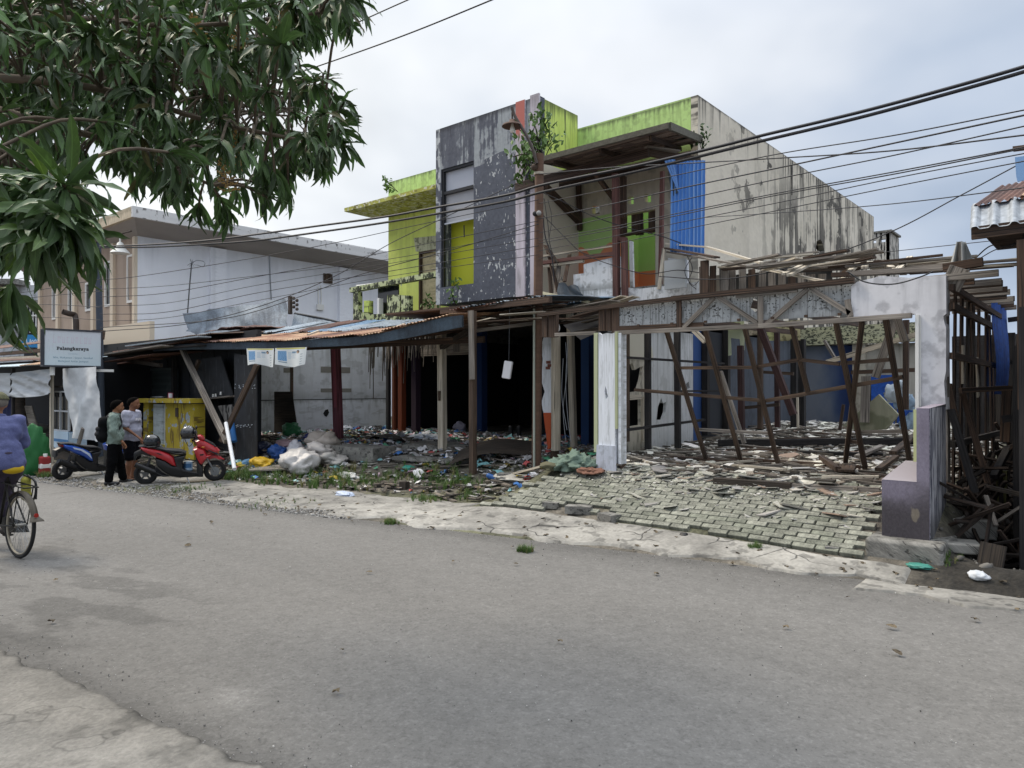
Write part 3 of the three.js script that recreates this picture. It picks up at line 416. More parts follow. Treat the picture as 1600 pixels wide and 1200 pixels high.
  part(b, 'rail', bar(onZ(846, 411, ZT + 0.12), onZ(962, 396, ZT + 0.12), 0.09, 0.07), redPost); part(b, 'rail', bar(onZ(846, 417, ZT + 0.1), onZ(912, 408, ZT + 0.1), 0.07, 0.05), woodPale); part(b, 'rail', bar(onZ(848, 400, ZT + 0.1), onZ(962, 384, ZT + 0.1), 0.05, 0.03), woodPale);
  part(b, 'lintel', bar(onZ(958, 375, ZT + 0.13), onZ(979, 373.5, ZT + 0.13), 0.08, 0.07), redPost);
  part(b, 'brace', bar(onZ(852, 292, ZT), onZ(904, 345, ZW + 0.1), 0.15, 0.1), woodDark); part(b, 'brace', bar(onZ(928, 268, ZT), onZ(976, 334, ZW + 0.15), 0.09, 0.07), woodDark); part(b, 'brace', bar(onZ(1030, 452, ZT + 0.1), onZ(1038, 388, ZT + 0.1), 0.07, 0.03), woodPale);
  // broken timber canopy over the balcony: dark boards seen from below, a mossy rim, a long beam under it
  const zC = -11.2, FLc = onZ(846, 252, zC), FRc = onZ(1044, 200, zC), BLc = V(xb + 0.02, 6.74, ZW + 0.02), BRc = V(XG + 0.06, 6.72, ZW + 0.04), r = rng(19), cp = (s, t) => FLc.clone().lerp(FRc, s).lerp(BLc.clone().lerp(BRc, s), t);
  const pm = [wood([78, 64, 58], [150, 128, 116], 203), wood([96, 82, 74], [172, 150, 136], 223), wood([60, 50, 46], [120, 102, 92], 233)], cn = FRc.clone().sub(FLc).cross(BLc.clone().sub(FLc)).normalize(); if (cn.y < 0) cn.negate();
  for (let i = 0; i < 9; i++) { let q = 0; while (q < 1) { const e2 = Math.min(1, q + rr(0.16, 0.4, r)), t = (i + 0.5) / 9; if (r() > 0.05) part(b, 'canopy_board', bar(cp(q + 0.003, t).addScaledVector(cn, -r() * 0.025), cp(e2 - 0.003, t + (r() - 0.5) * 0.012).addScaledVector(cn, -r() * 0.025), 0.205, 0.02, cn), pm[(r() * 3) | 0]); q = e2; } }
  part(b, 'canopy_roof', (() => { const g = sheet((u, v) => cp(u, v).addScaledVector(cn, 0.06), 4, 2, 4, 2); return [g]; })(), concBlock); const moss = surf(256, 64, 1, 0.2, (u, v) => { const n = fb(u, v, 24, 6, 5, 241, 0.62); return [...c3([70, 66, 56], [112, 110, 98], n), n]; });
  part(b, 'canopy_rim', bar(FLc.clone().add(V(0, 0.03, 0.02)), FRc.clone().add(V(0.02, 0.03, 0.02)), 0.05, 0.10), moss); part(b, 'canopy_rim', bar(FRc.clone().add(V(0.02, 0.03, -0.01)), BRc.clone().add(V(0.03, 0.03, 0)), 0.06, 0.13), moss); part(b, 'canopy_rim', bar(FLc.clone().add(V(-0.02, 0.02, 0)), BLc.clone().add(V(0, 0.02, 0)), 0.05, 0.1), moss);
  const B0 = onZ(806, 293, ZT + 0.09), B1 = onZ(1014, 238, ZT + 0.02); part(b, 'canopy_beam', bar(B0, B1, 0.08, 0.17), wood([62, 50, 46], [104, 86, 78], 303)); part(b, 'canopy_beam', bar(onZ(1009, 236, ZT + 0.05), onZ(1093, 253, ZW + 0.1), 0.07, 0.16), woodBrown); part(b, 'canopy_beam', bar(onZ(1009, 230, ZT + 0.08), onZ(1060, 237, ZT - 0.6), 0.14, 0.03), woodGrey);
  for (let k = 0; k < 3; k++) { const q = 0.1 + k * 0.38; part(b, 'rafter', bar(cp(q, 0.04).addScaledVector(cn, -0.07), cp(q, 0.98).addScaledVector(cn, -0.07), 0.05, 0.08), woodDark); }
  part(b, 'ceiling_beam', bar(onZ(845, 296, ZT - 0.7), onZ(1040, 254, ZT - 0.7), 0.08, 0.12), woodDark);
  // blue corrugated sheet hung at the right of the balcony
  const bs = surf(256, 256, 1, 1, (u, v) => { const s = fb(u, v, 40, 1, 3, 301), f = fb(u, v, 20, 6, 4, 303); const k = sst(0.55, 0.75, s) * 0.35; const rg = sst(0.2, 0.9, Math.sin(u * 6.283 * 13.0)); const kk = clamp(k + rg * 0.6); return [mix(66, 176, kk) + (f - 0.5) * 14, mix(124, 200, kk) + (f - 0.5) * 14, mix(200, 232, kk) + (f - 0.5) * 14, 0.5]; }, 0, { roughness: 0.5 });  // ridges painted paler in the map, standing in for highlights
  const p0 = onZ(1047, 396, ZT + 0.22), p1 = onZ(1101, 399, ZT + 0.22), q0 = onZ(1050, 252, ZT + 0.22);
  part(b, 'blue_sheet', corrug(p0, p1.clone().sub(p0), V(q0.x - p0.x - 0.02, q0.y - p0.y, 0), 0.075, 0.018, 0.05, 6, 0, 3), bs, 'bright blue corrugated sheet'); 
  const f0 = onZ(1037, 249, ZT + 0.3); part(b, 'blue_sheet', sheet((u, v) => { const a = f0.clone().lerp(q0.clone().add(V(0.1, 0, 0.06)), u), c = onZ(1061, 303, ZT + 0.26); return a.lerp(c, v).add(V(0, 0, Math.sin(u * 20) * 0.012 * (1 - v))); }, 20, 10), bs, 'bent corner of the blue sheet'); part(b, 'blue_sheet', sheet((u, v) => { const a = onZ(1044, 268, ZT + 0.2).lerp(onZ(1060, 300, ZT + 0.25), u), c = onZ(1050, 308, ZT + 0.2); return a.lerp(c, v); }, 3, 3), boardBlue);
}
// plants rooted in the tower and walls
const leafSmallM = new THREE.MeshPhysicalMaterial({ color: new THREE.Color(0.085, 0.16, 0.03), roughness: 0.6, side: THREE.DoubleSide }), leafDarkM = new THREE.MeshPhysicalMaterial({ color: new THREE.Color(0.05, 0.10, 0.025), roughness: 0.55, side: THREE.DoubleSide });
function smallPlant(name, label, base, spread, n, leaf, seed, m = leafSmallM, cat = 'plant') {
  const t = thing(name, label, cat), r = rng(seed), stems = [], leaves = [];
  const k = Math.max(3, n / 14 | 0);
  for (let i = 0; i < k; i++) {
    const tip = base.clone().add(V((r() - 0.5) * 2 * spread[0], r() * spread[1] * 1.0 + spread[3] * (r() - 0.6), (r() * 0.8) * spread[2])), mid = base.clone().lerp(tip, 0.5).add(V((r() - 0.5) * 0.2, 0.12 * spread[1], 0.08));
    stems.push(tube([base, mid, tip], 0.012 * (0.4 + spread[1] * 0.5), 8, 4));
    for (let j = 0; j < n / k; j++) { const c = j < 3 ? mid : tip, s = leaf * (0.6 + r() * 0.7), g = new THREE.PlaneGeometry(s * 0.5, s, 2, 2), p = g.attributes.position; for (let q = 0; q < p.count; q++) { const y = p.getY(q) / s; p.setX(q, p.getX(q) * (1 - Math.abs(y) * 1.5 + 0.02)); p.setZ(q, -Math.abs(p.getX(q)) * 0.5 - y * y * s * 0.4); } g.computeVertexNormals(); g.applyMatrix4(new THREE.Matrix4().makeRotationFromEuler(new THREE.Euler((r() - 0.5) * 2.4 - 0.4, r() * 6.3, (r() - 0.5) * 2.4))); const o = c.clone().add(V((r() - 0.5) * 0.3 * spread[0] + (r() - 0.5) * leaf * 2, (r() - 0.5) * leaf * 2.4, (r() - 0.5) * leaf * 2)); leaves.push(g.translate(o.x, o.y, o.z)); }
  }
  part(t, 'stem', stems, woodDark); part(t, 'foliage', leaves, m); return t;
}
smallPlant('climbing_plant', 'leafy green plant growing out of the tower corner behind the street lamp', onZ(846, 262, ZT + 0.12), [0.55, 1.25, 0.5, 0.5], 300, 0.14, 7);
smallPlant('wall_plant', 'small green plants sprouting on top of the left canopy slab', onZ(622, 300, ZW + 0.3), [0.4, 0.4, 0.2, 0], 50, 0.11, 8);
smallPlant('wall_plant', 'small plant growing from the top of the beige side wall beside the canopy', onZ(1097, 236, ZW + 0.05), [0.18, 0.42, 0.2, 0.3], 40, 0.1, 9, leafDarkM);
smallPlant('wall_plant', 'weed rooted at the lower left corner of the dark tower', onZ(713, 478, ZT + 0.05), [0.22, 0.5, 0.2, 0], 40, 0.1, 10);
smallPlant('wall_plant', 'pale weed growing on the left balcony beside the tower', onZ(676, 480, ZT - 0.3), [0.25, 0.4, 0.2, 0], 36, 0.11, 12);
// ---------- the grey two storey building on the left ----------
{
  const b = thing('office_building', 'two storey building with pale grey side wall, beige front and flat overhanging roof', 'building');
  const ZF = -9.8, XS = onZ(215, 400, ZF).x, TOPW = 6.66, DEEP = 14;
  const greyM = wallM(1024, 512, 12, 6, [240, 243, 250], { seed: 601, own: 1, mold: 0.03, streak: 0.06, top: 0.1, foot: 0.1, vary: 5, moldCol: [120, 122, 130] });
  const tanM = wallM(512, 512, 8, 6, [178, 160, 144], { seed: 611, own: 1, mold: 0.08, streak: 0.15, top: 0.1, vary: 6, moldCol: [110, 92, 80] }), creamM = flat(0xd9cbb6);
  part(b, 'side_wall', fitUV(wallX([[ZF, 0], [ZF - DEEP, 0], [ZF - DEEP, TOPW], [ZF, TOPW]], [], XS, 0.2), -ZF, 0, DEEP, TOPW), greyM);
  const XLf = onZ(62, 480, ZF).x;
  const win = (x0, x1, y0, y1) => { const a = onZ(x0, y1, ZF), c = onZ(x1, y0, ZF); return [a.x, a.y, c.x, c.y]; };
  const wins = [win(199, 211, 396, 474), win(164.5, 177, 406, 480), win(134, 144, 440, 487), win(107, 114, 425, 492), win(82, 88, 432, 500)];
  part(b, 'front_wall', fitUV(wallZ(rectP(XLf, 0, XS - 0.202, TOPW), wins.map(w => rectP(...w)), ZF, 0.2), XLf, 0, XS - XLf, TOPW), tanM, 'beige front wall');
  for (const [x0, y0, x1, y1] of wins) {
    const f = part(b, 'window', [boxAB(x0, y0, ZF - 0.12, x0 + 0.07, y1, ZF + 0.03), boxAB(x1 - 0.07, y0, ZF - 0.12, x1, y1, ZF + 0.03), boxAB(x0 + 0.07, y0, ZF - 0.12, x1 - 0.07, y0 + 0.08, ZF + 0.03), boxAB(x0 + 0.07, y1 - 0.07, ZF - 0.12, x1 - 0.07, y1, ZF + 0.03)], white);
    part(f, 'pane', boxAB(x0 + 0.07, y0 + 0.08, ZF - 0.05, x1 - 0.07, y1 - 0.07, ZF - 0.02), glassDark);
  }
  for (const px of [213.5, 178.5, 148, 119, 93, 65]) { const x = onZ(px, 420, ZF).x; part(b, 'pilaster', boxAB(x - 0.1, 0, ZF + 0.002, Math.min(x + 0.14, XS), TOPW - 0.02, ZF + 0.1), creamM); }
  part(b, 'low_wall', boxAB(onZ(158, 520, -9.3).x, 0, -9.38, onZ(237, 520, -9.3).x, onZ(200, 507, -9.3).y, -9.24), creamM);
  for (const px of [339, 537]) { const q = onX(px, 420, XS); part(b, 'pilaster', boxAB(XS + 0.002, 0, q.z - 0.28, XS + 0.13, TOPW - 0.02, q.z + 0.28), greyM); }
  // roof slab with sloping soffit
  const XO = XS + 1.0, ZO = ZF + 0.5, yo = 7.0, yt = 7.33, ZB = ZF - DEEP - 0.6, XLo = XLf - 2;
  const soff = surf(256, 256, 3, 3, (u, v) => { const g = fb(u, v, 6, 6, 4, 631); const k = 158 + (g - 0.5) * 24; return [k, k * 0.96, k * 0.93, 0.5]; });
  const quad = (a, c, d, e) => sheet((u, v) => a.clone().lerp(c, u).lerp(d.clone().lerp(e, u), v), 8, 2, 6, 1);
  part(b, 'soffit', [quad(V(XS, TOPW, ZF), V(XS, TOPW, ZB), V(XO, yo, ZO), V(XO, yo, ZB)), quad(V(XS, TOPW, ZF), V(XLo, TOPW, ZF), V(XO, yo, ZO), V(XLo, yo, ZO))], soff);
  const fasM = surf(1024, 128, 6, 0.3, (u, v) => { const s = fb(u, v, 60, 2, 4, 641), g = fb(u, v, 8, 3, 4, 643); let c = c3([200, 200, 200], [220, 220, 220], g); c = c3(c, [60, 58, 56], sst(0.56, 0.75, s) * sst(0, 0.8, v) * 0.7); return [...c, 0.5]; });
  part(b, 'fascia', [boxAB(XO, yo, ZB, XO + 0.1, yt, ZO + 0.1)], fasM); part(b, 'fascia', boxAB(XLo, yo, ZO, XO, yt, ZO + 0.098), wallM(512, 64, 8, 0.3, [206, 192, 168], { seed: 651, mold: 0.2, streak: 0.3 }), 'cream front fascia');
  part(b, 'roof', boxAB(XLo, yt - 0.14, ZB, XO - 0.002, yt - 0.03, ZO - 0.002), concBlock);
  part(b, 'parapet', boxAB(XO - 0.5, yt - 0.03, ZB, XO - 0.38, yt + 0.16, ZB + 8), fasM);
  part(b, 'vent_block', (() => { const a = onX(505, 427, XS), c = onX(518.5, 443.5, XS); return [boxAB(XS + 0.002, c.y, c.z, XS + 0.05, a.y, a.z), ...[0.3, 0.7].map(t => boxAB(XS + 0.05, c.y, mix(a.z, c.z, t) - 0.03, XS + 0.075, a.y, mix(a.z, c.z, t) + 0.03)), boxAB(XS + 0.05, (a.y + c.y) / 2 - 0.03, c.z, XS + 0.07, (a.y + c.y) / 2 + 0.03, a.z)]; })(), woodBrown);
  const lx = XS + 0.03, L = (n, m, r, ...p) => part(b, n, tube(p.map(q => onX(q[0], q[1], lx)), r, 20, 5), m);
  L('conduit', steel, 0.02, [421, 395], [422, 430], [424, 468]); L('conduit', white, 0.022, [497, 448], [498, 475], [500, 482]); L('conduit', white, 0.022, [501, 446], [502, 470], [500, 482]); L('conduit', steel, 0.015, [532, 384], [532, 412]);
  part(b, 'meter_box', (() => { const q = onX(500, 480, lx); return box(0.1, 0.22, 0.3, q.x, q.y, q.z); })(), white);
  part(b, 'emergency_light', (() => { const q = onX(554, 406, XS); return box(0.2, 0.22, 0.5, q.x + 0.5, q.y, q.z + 0.4); })(), white);
  part(b, 'drain_pipe', tube([onZ(119, 516, ZF + 0.4), onZ(118.5, 500, ZF + 0.4), onZ(116, 492, ZF + 0.4), onZ(108, 490, ZF + 0.6), onZ(98, 487, ZF + 0.8)], 0.1, 24, 8), flat(0x4a4340));
  // bare-bulb style lamp hanging from the eave
  const l = thing('hanging_lamp', 'white conical lamp shade hanging on a rod under the beige eave', 'lamp'), lp = onZ(188, 392, ZF + 0.55);
  part(l, 'rod', rod(onZ(187.5, 366, ZF + 0.55), lp.clone().add(V(0, 0.1, 0)), 0.03, 6), white); part(l, 'lamp_shade', new THREE.LatheGeometry([[0.03, 0.28], [0.09, 0.24], [0.12, 0.12], [0.27, -0.04], [0.285, -0.08]].map(p => new THREE.Vector2(p[0], p[1])), 20).translate(lp.x, lp.y, lp.z), white); part(l, 'arm', rod(onZ(158, 374, ZF + 0.5), onZ(205, 361, ZF + 0.5), 0.025, 6), darkIron);
}
// sheet metal lean-to roof in front of the grey wall, with an aerial on it
{
  const t = thing('sheet_roof', 'crumpled grey sheet metal roof below the pale grey side wall', 'roof'), z = -10.3, X0 = onZ(290, 488, z).x;
  const A = onZ(288, 520, z), B = onZ(452, 524, z), C = onZ(288, 489, z - 0.7), D = onZ(447, 466, z - 0.5), E = onZ(460, 490, z - 0.7), F = onZ(560, 512, z - 1.6), G = onZ(560, 524, z - 0.8);
  const m = new THREE.MeshStandardMaterial({ ...{}, map: galv.map, bumpMap: galv.bumpMap, bumpScale: 0.002, roughness: 0.75, metalness: 0.15, side: THREE.DoubleSide, color: new THREE.Color(0.56, 0.62, 0.68) });
  part(t, 'roof_sheet', sheet((u, v) => A.clone().lerp(B, u).lerp(C.clone().lerp(D, u), v).add(V(0, (ns(u * 7, v * 3, 5) - 0.5) * 0.16, (ns(u * 6, v * 2 + 4, 6) - 0.5) * 0.4)), 40, 10, 4, 1.5), m);
  part(t, 'roof_sheet', sheet((u, v) => B.clone().lerp(G, u).lerp(E.clone().lerp(F, u), v).add(V(0, (ns(u * 5 + 9, v * 3, 5) - 0.5) * 0.08, 0)), 26, 6, 4, 1), m); part(t, 'edge_strip', tube([E, E.clone().lerp(F, 0.5).add(V(0, 0.03, 0)), F], 0.035, 10, 5), black);
  part(t, 'bracket', bar(onZ(453.5, 491, z - 0.4), onZ(453.5, 463, z - 0.4), 0.1, 0.07), darkIron);
  const r = rng(3); for (let k = 0; k < 6; k++) { const q = onZ(459 + (k % 2) * 5, 466 + k * 3.4, z - 0.38); part(t, 'insulator', new THREE.SphereGeometry(0.045, 8, 6).translate(q.x, q.y, q.z), darkIron); }
  const a = thing('aerial', 'television aerial on a thin leaning pole in front of the grey wall', 'antenna'), za = z - 0.8, top = onZ(299.5, 411, za);
  part(a, 'pole', tube([onZ(293, 490, za), onZ(296, 450, za), top], 0.022, 8, 6), flat(0x55585c)); const rr2 = [];
  for (let k = 0; k < 10; k++) { const an = k * 0.63; rr2.push(rod(top, top.clone().add(V(Math.cos(an) * 0.13, Math.sin(an) * 0.13, Math.sin(an * 2) * 0.1)), 0.008, 4)); }
  part(a, 'element', [...rr2, tube([top, onZ(308, 407, za), onZ(320, 411, za), onZ(319, 416, za), onZ(307, 414, za)], 0.012, 20, 5)], steel);
}
// far buildings at the left edge of the frame
{
  const b = thing('far_house', 'distant white house with a dark window beyond the beige building', 'building'), z = -14, P = (x, y) => onD(x, y, 46);
  const q = (n, m, x0, y0, x1, y1, d = 46, th = 0.3) => { const a = onD(x0, y1, d), c = onD(x1, y1, d), h = onD(x0, y0, d).y - a.y; part(b, n, bar(a.clone().add(V(0, h / 2, 0)), c.clone().add(V(0, h / 2, 0)), th, h), m); };
  const wm = wallM(256, 256, 1, 1, [196, 200, 206], { seed: 701, mold: 0.1, streak: 0.2 });
  q('wall', wm, -60, 446, 62, 640, 46.5, 0.4); q('roof', concBlock, -62, 438, 36, 446, 46, 1.4); q('window', glassDark, -4, 450, 3, 520, 46, 0.3); q('pipe', steel, 12, 448, 14, 520, 46, 0.2); q('balcony', wm, 3, 500, 64, 512, 45.6, 0.5);
  const c = thing('far_shop', 'dark far building with barred windows behind the mango leaves', 'building');
  const q2 = (n, m, x0, y0, x1, y1, d, th) => { const a = onD(x0, y1, d), e = onD(x1, y1, d), h = onD(x0, y0, d).y - a.y; part(c, n, bar(a.clone().add(V(0, h / 2, 0)), e.clone().add(V(0, h / 2, 0)), th, h), m); };
  q2('wall', flat(0x2c3038), 40, 474, 64, 560, 42, 0.3); for (let k = 0; k < 5; k++) q2('bar', white, 42 + k * 4.6, 476, 42.8 + k * 4.6, 520, 41.7, 0.06); q2('rail', white, 40, 492, 64, 494, 41.7, 0.06); q2('roof', concBlock, 36, 470, 66, 475, 42, 0.9);
  const s = onD(51, 533, 30); const cv = document.createElement('canvas'); cv.width = 256; cv.height = 128; const g = cv.getContext('2d'); g.fillStyle = '#2b8fd0'; g.fillRect(0, 0, 256, 128); g.strokeStyle = '#dff0fa'; g.lineWidth = 9; g.beginPath(); g.moveTo(60, 40); g.bezierCurveTo(60, 110, 100, 110, 104, 44); g.lineTo(110, 92); g.bezierCurveTo(130, 30, 150, 60, 140, 92); g.bezierCurveTo(160, 30, 190, 40, 170, 92); g.stroke(); const ct = new THREE.CanvasTexture(cv); ct.colorSpace = THREE.SRGBColorSpace;
  const sg = thing('sign', 'small blue sign with white lettering half hidden behind the leaves', 'sign'), bb = new THREE.BoxGeometry(1.0, 0.52, 0.05); part(sg, 'sign_board', bb.rotateY(0.55).rotateZ(-0.06).translate(s.x, s.y, s.z), std({ map: ct, roughness: 0.5 })); part(sg, 'post', rod(V(s.x, 0, s.z - 0.06), V(s.x, s.y, s.z - 0.06), 0.05, 8), darkIron);
}
// block behind the beige wall and the house on the right
{
  const b = thing('rear_block', 'small white concrete block streaked black, rising behind the beige wall', 'building'), c = onD(1390, 362, 27);
  const m = surf(512, 512, 1, 1, (u, v) => { const st = fb(u, v, 22, 3, 5, 711), n = fb(u, v, 18, 16, 5, 713, 0.62); const k = sst(0.5, 0.6, st * 0.5 + n * 0.5); let cc = c3([206, 202, 192], [180, 176, 168], n); cc = c3(cc, [34, 34, 34], k * 0.92); return [...cc, 0.5 + n * 0.2]; });
  const w = 1.0, d = 1.45; part(b, 'wall', fitUV(wallZ(rectP(c.x - w, 1, c.x, c.y), [0, 1].map(k => rectP(c.x - w * 0.62 + k * 0.32, c.y - 0.36, c.x - w * 0.62 + k * 0.32 + 0.16, c.y - 0.24)), c.z, 0.12), c.x - w, 3.6, w, 4), m); part(b, 'wall', fitUV(wallX([[c.z - 0.0, 1], [c.z - d, 1], [c.z - d, c.y - 0.03], [c.z, c.y]], [], c.x + 0.002, 0.12), -c.z, 3.6, d, 4), m); part(b, 'roof', boxAB(c.x - w - 0.06, c.y, c.z - d, c.x + 0.08, c.y + 0.07, c.z + 0.05), concBlock); part(b, 'wall', boxAB(c.x - w, 1, c.z - d, c.x - w + 0.1, c.y - 0.01, c.z - 0.13), concBlock);
}
{
  const b = thing('wooden_house', 'dark wooden house at the right edge with a patched corrugated metal roof', 'house'), z = -8.3;
  const e0 = onZ(1515, 358, z), e1 = onZ(1700, 332, z), h0 = onZ(1517, 321, z - 0.36), h1 = V(e1.x, h0.y + 0.03, h0.z);
  part(b, 'roof_sheet', corrug(e0, e1.clone().sub(e0), h0.clone().sub(e0), 0.16, 0.018, 0.02, 3, -0.9, 2), galv, 'silver ribbed roof sheet');
  const i0 = onZ(1521, 322, z - 0.3), i1 = onZ(1546, 293, z - 0.95);
  part(b, 'roof_sheet', corrug(i0, V(0.42, 0.02, 0), V(0.16, i1.y - i0.y, i1.z - i0.z), 0.06, 0.012, 0.02, 4, 0, 4), rustDark, 'rusty brown roof sheet'); part(b, 'roof_sheet', corrug(i0.clone().add(V(0.39, 0.03, -0.01)), V(1.2, 0.05, 0), V(0.1, i1.y - i0.y + 0.02, i1.z - i0.z), 0.06, 0.012, 0.02, 4, 0, 6), rustTin, 'pale rusty roof sheet');
  part(b, 'fascia_board', bar(onZ(1518, 365, z - 0.05), onZ(1700, 341, z - 0.05), 0.05, 0.12), woodDark);
  const p = (n, m, x0, y0, x1, y1, zz, w, t = w) => part(b, n, bar(onZ(x0, y0, zz), onZ(x1, y1, zz), w, t), m);
  p('post', woodDark, 1599, 375, 1601, 640, z - 0.1, 0.1); p('post', woodBlack, 1600, 480, 1602, 900, z + 0.0, 0.08);
  part(b, 'ceiling', boxAB(e0.x + 0.05, e0.y + 0.02, z - 1.6, 2, e0.y + 0.05, z - 0.1), woodDark);
  part(b, 'wall', boxAB(-0.74, -0.6, -13.5, -0.62, e0.y, -8.45), woodBlack); part(b, 'back_wall', boxAB(-2.4, -0.7, -15.4, 2, 2.75, -15.25), woodBlack, 'dark boards added to stand for the deep shade of the alley');  // back wall and its planks are added to make the alley end dark
  const r = rng(4); for (let k = 0; k < 12; k++) { const zz = -15.2, x = -1.9 + k * 0.11; part(b, 'plank', bar(V(x, -0.6, zz + 0.03 * r()), V(x + 0.01, 2.5 + r() * 0.25, zz), 0.1, 0.02), r() < 0.5 ? woodBlack : woodWet); }
  for (const [x0, y0, x1, y1, zz, w] of [[1588, 540, 1589, 840, -9.1, 0.06], [1580, 520, 1579, 780, -13.4, 0.1], [1575, 500, 1600, 497, -13.3, 0.07], [1566, 655, 1600, 650, -9.6, 0.08], [1578, 566, 1600, 569, -13, 0.06]]) p('timber', woodBlack, x0, y0, x1, y1, zz, w);
  part(b, 'blue_panel', plateG([[0, 0], [0.4, 0.02], [0.4, 0.22], [-0.02, 0.24], [-0.01, 0.05]], 0.02, onZ(1590, 284, z - 0.2), V(1, 0, 0), V(0, 1, 0)), flat(0x7fa4d0), 'pale blue panel by the gable'); p('gable_board', woodBrown, 1583, 233, 1640, 226, z - 0.3, 0.1, 0.03);
}
// ---------- the row of roofs, posts and kiosks in front of the shop house ----------
{
  const t = thing('tin_roof', 'long sagging rusty tin roof with a blue-grey fascia over the littered forecourt', 'roof'), z = -8.9, zf = px => mix(-7.5, -8.9, (px - 240) / 484);
  const topE = [[240, 541], [300, 537], [360, 535], [440, 534.5], [482, 531], [552, 527], [600, 520.5], [640, 510], [694, 496], [724, 492.5]], botE = [[240, 549], [300, 546], [360, 546], [440, 545], [482, 543], [552, 540], [600, 534.5], [640, 528], [694, 517], [724, 511]];
  const at = (E, px) => { let i = 0; while (i < E.length - 2 && E[i + 1][0] < px) i++; const k = (px - E[i][0]) / (E[i + 1][0] - E[i][0]); return onZ(px, mix(E[i][1], E[i + 1][1], clamp(k, -0.3, 1.3)), zf(px)); };
  const cuts = [240, 330, 437, 552, 640, 724];
  for (let k = 0; k < cuts.length - 1; k++) { const a = cuts[k], c = cuts[k + 1]; part(t, 'fascia_board', [-0.02, 0.02].map(dz => sheet((u, v) => { const px = mix(a + 0.6, c, u); return at(topE, px).lerp(at(botE, px), v).add(V(0, 0, dz + k * 0.004)); }, 12, 2, 2, 0.3)), boardBlue); }
  const mats = [rustTin, rustTin, rustDark, rustTin, tinPale], r = rng(31);
  let px = 262, i = 0; while (px < 690) { const w = mix(20, 38, (px - 262) / 430), a = at(topE, px - 2).add(V(0, 0.02 + (i % 2) * 0.012, 0.08)), c = at(topE, Math.min(px + w, 706)).add(V(0, 0.02 + (i % 2) * 0.012, 0.08)); const up = 0.30 + 0.1 * r() - 0.12 * sst(500, 700, px), back = V((r() - 0.5) * 0.2, up * 0.8, -1.75); part(t, 'roof_sheet', corrug(a, c.sub(a).add(V(0.04, 0, 0)), back, 0.076, 0.011, 0.05, 6, 0, i), i === 3 || i === 9 ? rustDark : rustTin); px += w; i++; }
  px = 210; i = 0; while (px < 706) { const w = mix(22, 44, (px - 210) / 500), a = at(topE, px).add(V(0, 0.27 + 0.05 * r() - 0.09 * sst(500, 700, px), -1.45)), c = at(topE, Math.min(px + w, 716)).add(V(0, 0.27 + 0.05 * r() - 0.09 * sst(500, 700, px), -1.45)); part(t, 'roof_sheet', corrug(a, c.sub(a).add(V(0.06, 0, 0)), V(0.05, 0.33 + 0.05 * r() - 0.1 * sst(500, 700, px), -1.6), 0.076, 0.012, 0.09, 6, 0, i + 40), [tinPale, rustDark, tinPale, tinBlue, tinGrey][(r() * 5) | 0]); px += w; i++; }
  for (const [x, y] of [[345, 508], [372, 509], [320, 511]]) part(t, 'loose_sheet', corrug(onZ(x, y + 6, zf(x) - 1.6), V(0.9, 0.02, 0), V(0, 0.07, -0.8), 0.076, 0.01, 0.12, 4, 0, x), rustDark);
  part(t, 'batten', bar(onZ(481, 523, zf(481) - 0.1), onZ(498, 517, zf(498) - 0.4), 0.05, 0.03), woodPale); part(t, 'batten', bar(onZ(613, 513, z - 0.1), onZ(632, 506, z - 0.4), 0.05, 0.03), woodPale);
  for (let k = 0; k < 7; k++) { const a = at(botE, 300 + k * 65).add(V(0, 0.06, -0.1)); part(t, 'rafter', bar(a, a.clone().add(V(0.1, 0.55 - k * 0.02, -3.1)), 0.05, 0.1), woodDark); }
  part(t, 'beam', bar(at(botE, 300).add(V(0, 0.02, -1.1)), at(botE, 690).add(V(0, -0.08, -1.1)), 0.07, 0.12), woodDark);
  // scorched fibres hanging from the broken ceiling
  const fr = []; for (let k = 0; k < 90; k++) { const s = 575 + r() * 125, a = onZ(s, mix(541, 526, (s - 575) / 125), -10.4 - r() * 1.6), L = 0.15 + r() * r() * 1.25 * (s < 650 ? 1 : 0.5); fr.push(bar(a.clone().add(V(0, 0.1, 0)), a.clone().add(V((r() - 0.5) * 0.12, -L, (r() - 0.5) * 0.1)), 0.012 + r() * 0.02, 0.006)); }
  part(t, 'hanging_fibres', fr, woodGrey);
  part(t, 'ceiling_board', [boxAB(onZ(655, 530, -11.4).x, 2.55, -11.5, onZ(735, 530, -11.4).x, 2.95, -11.45)], woodGrey);
  // broken ceiling strips under the tower, right of the fascia
  for (let k = 0; k < 26; k++) { const s = 722 + r() * 112, y = mix(488, 476, (s - 722) / 112) + r() * 26, zz = -9.2 - r() * 2.4, a = onZ(s, y, zz), L = 0.3 + r() * 0.9; part(t, 'ceiling_strip', bar(a, a.clone().add(V(L, (r() - 0.5) * 0.16, (r() - 0.5) * 0.3)), 0.1 + r() * 0.1, 0.015), [woodGrey, woodDark, woodPale, woodWet, woodDark][(r() * 5) | 0]); }
  part(t, 'ceiling_board', boxAB(onZ(740, 480, -11.6).x - 0.6, 3.3, -12.1, onZ(835, 480, -11.6).x, 3.34, -9.6), woodDark);
  part(t, 'beam', bar(onZ(690, 543, -9.9), onZ(732, 517, -9.7), 0.09, 0.09), woodWet); part(t, 'beam', bar(onZ(735, 518, -9.7), onZ(836, 505, -10.4), 0.07, 0.06), woodGrey); part(t, 'beam', bar(onZ(690, 487, -9.6), onZ(860, 468, -9.2), 0.08, 0.1), woodDark);
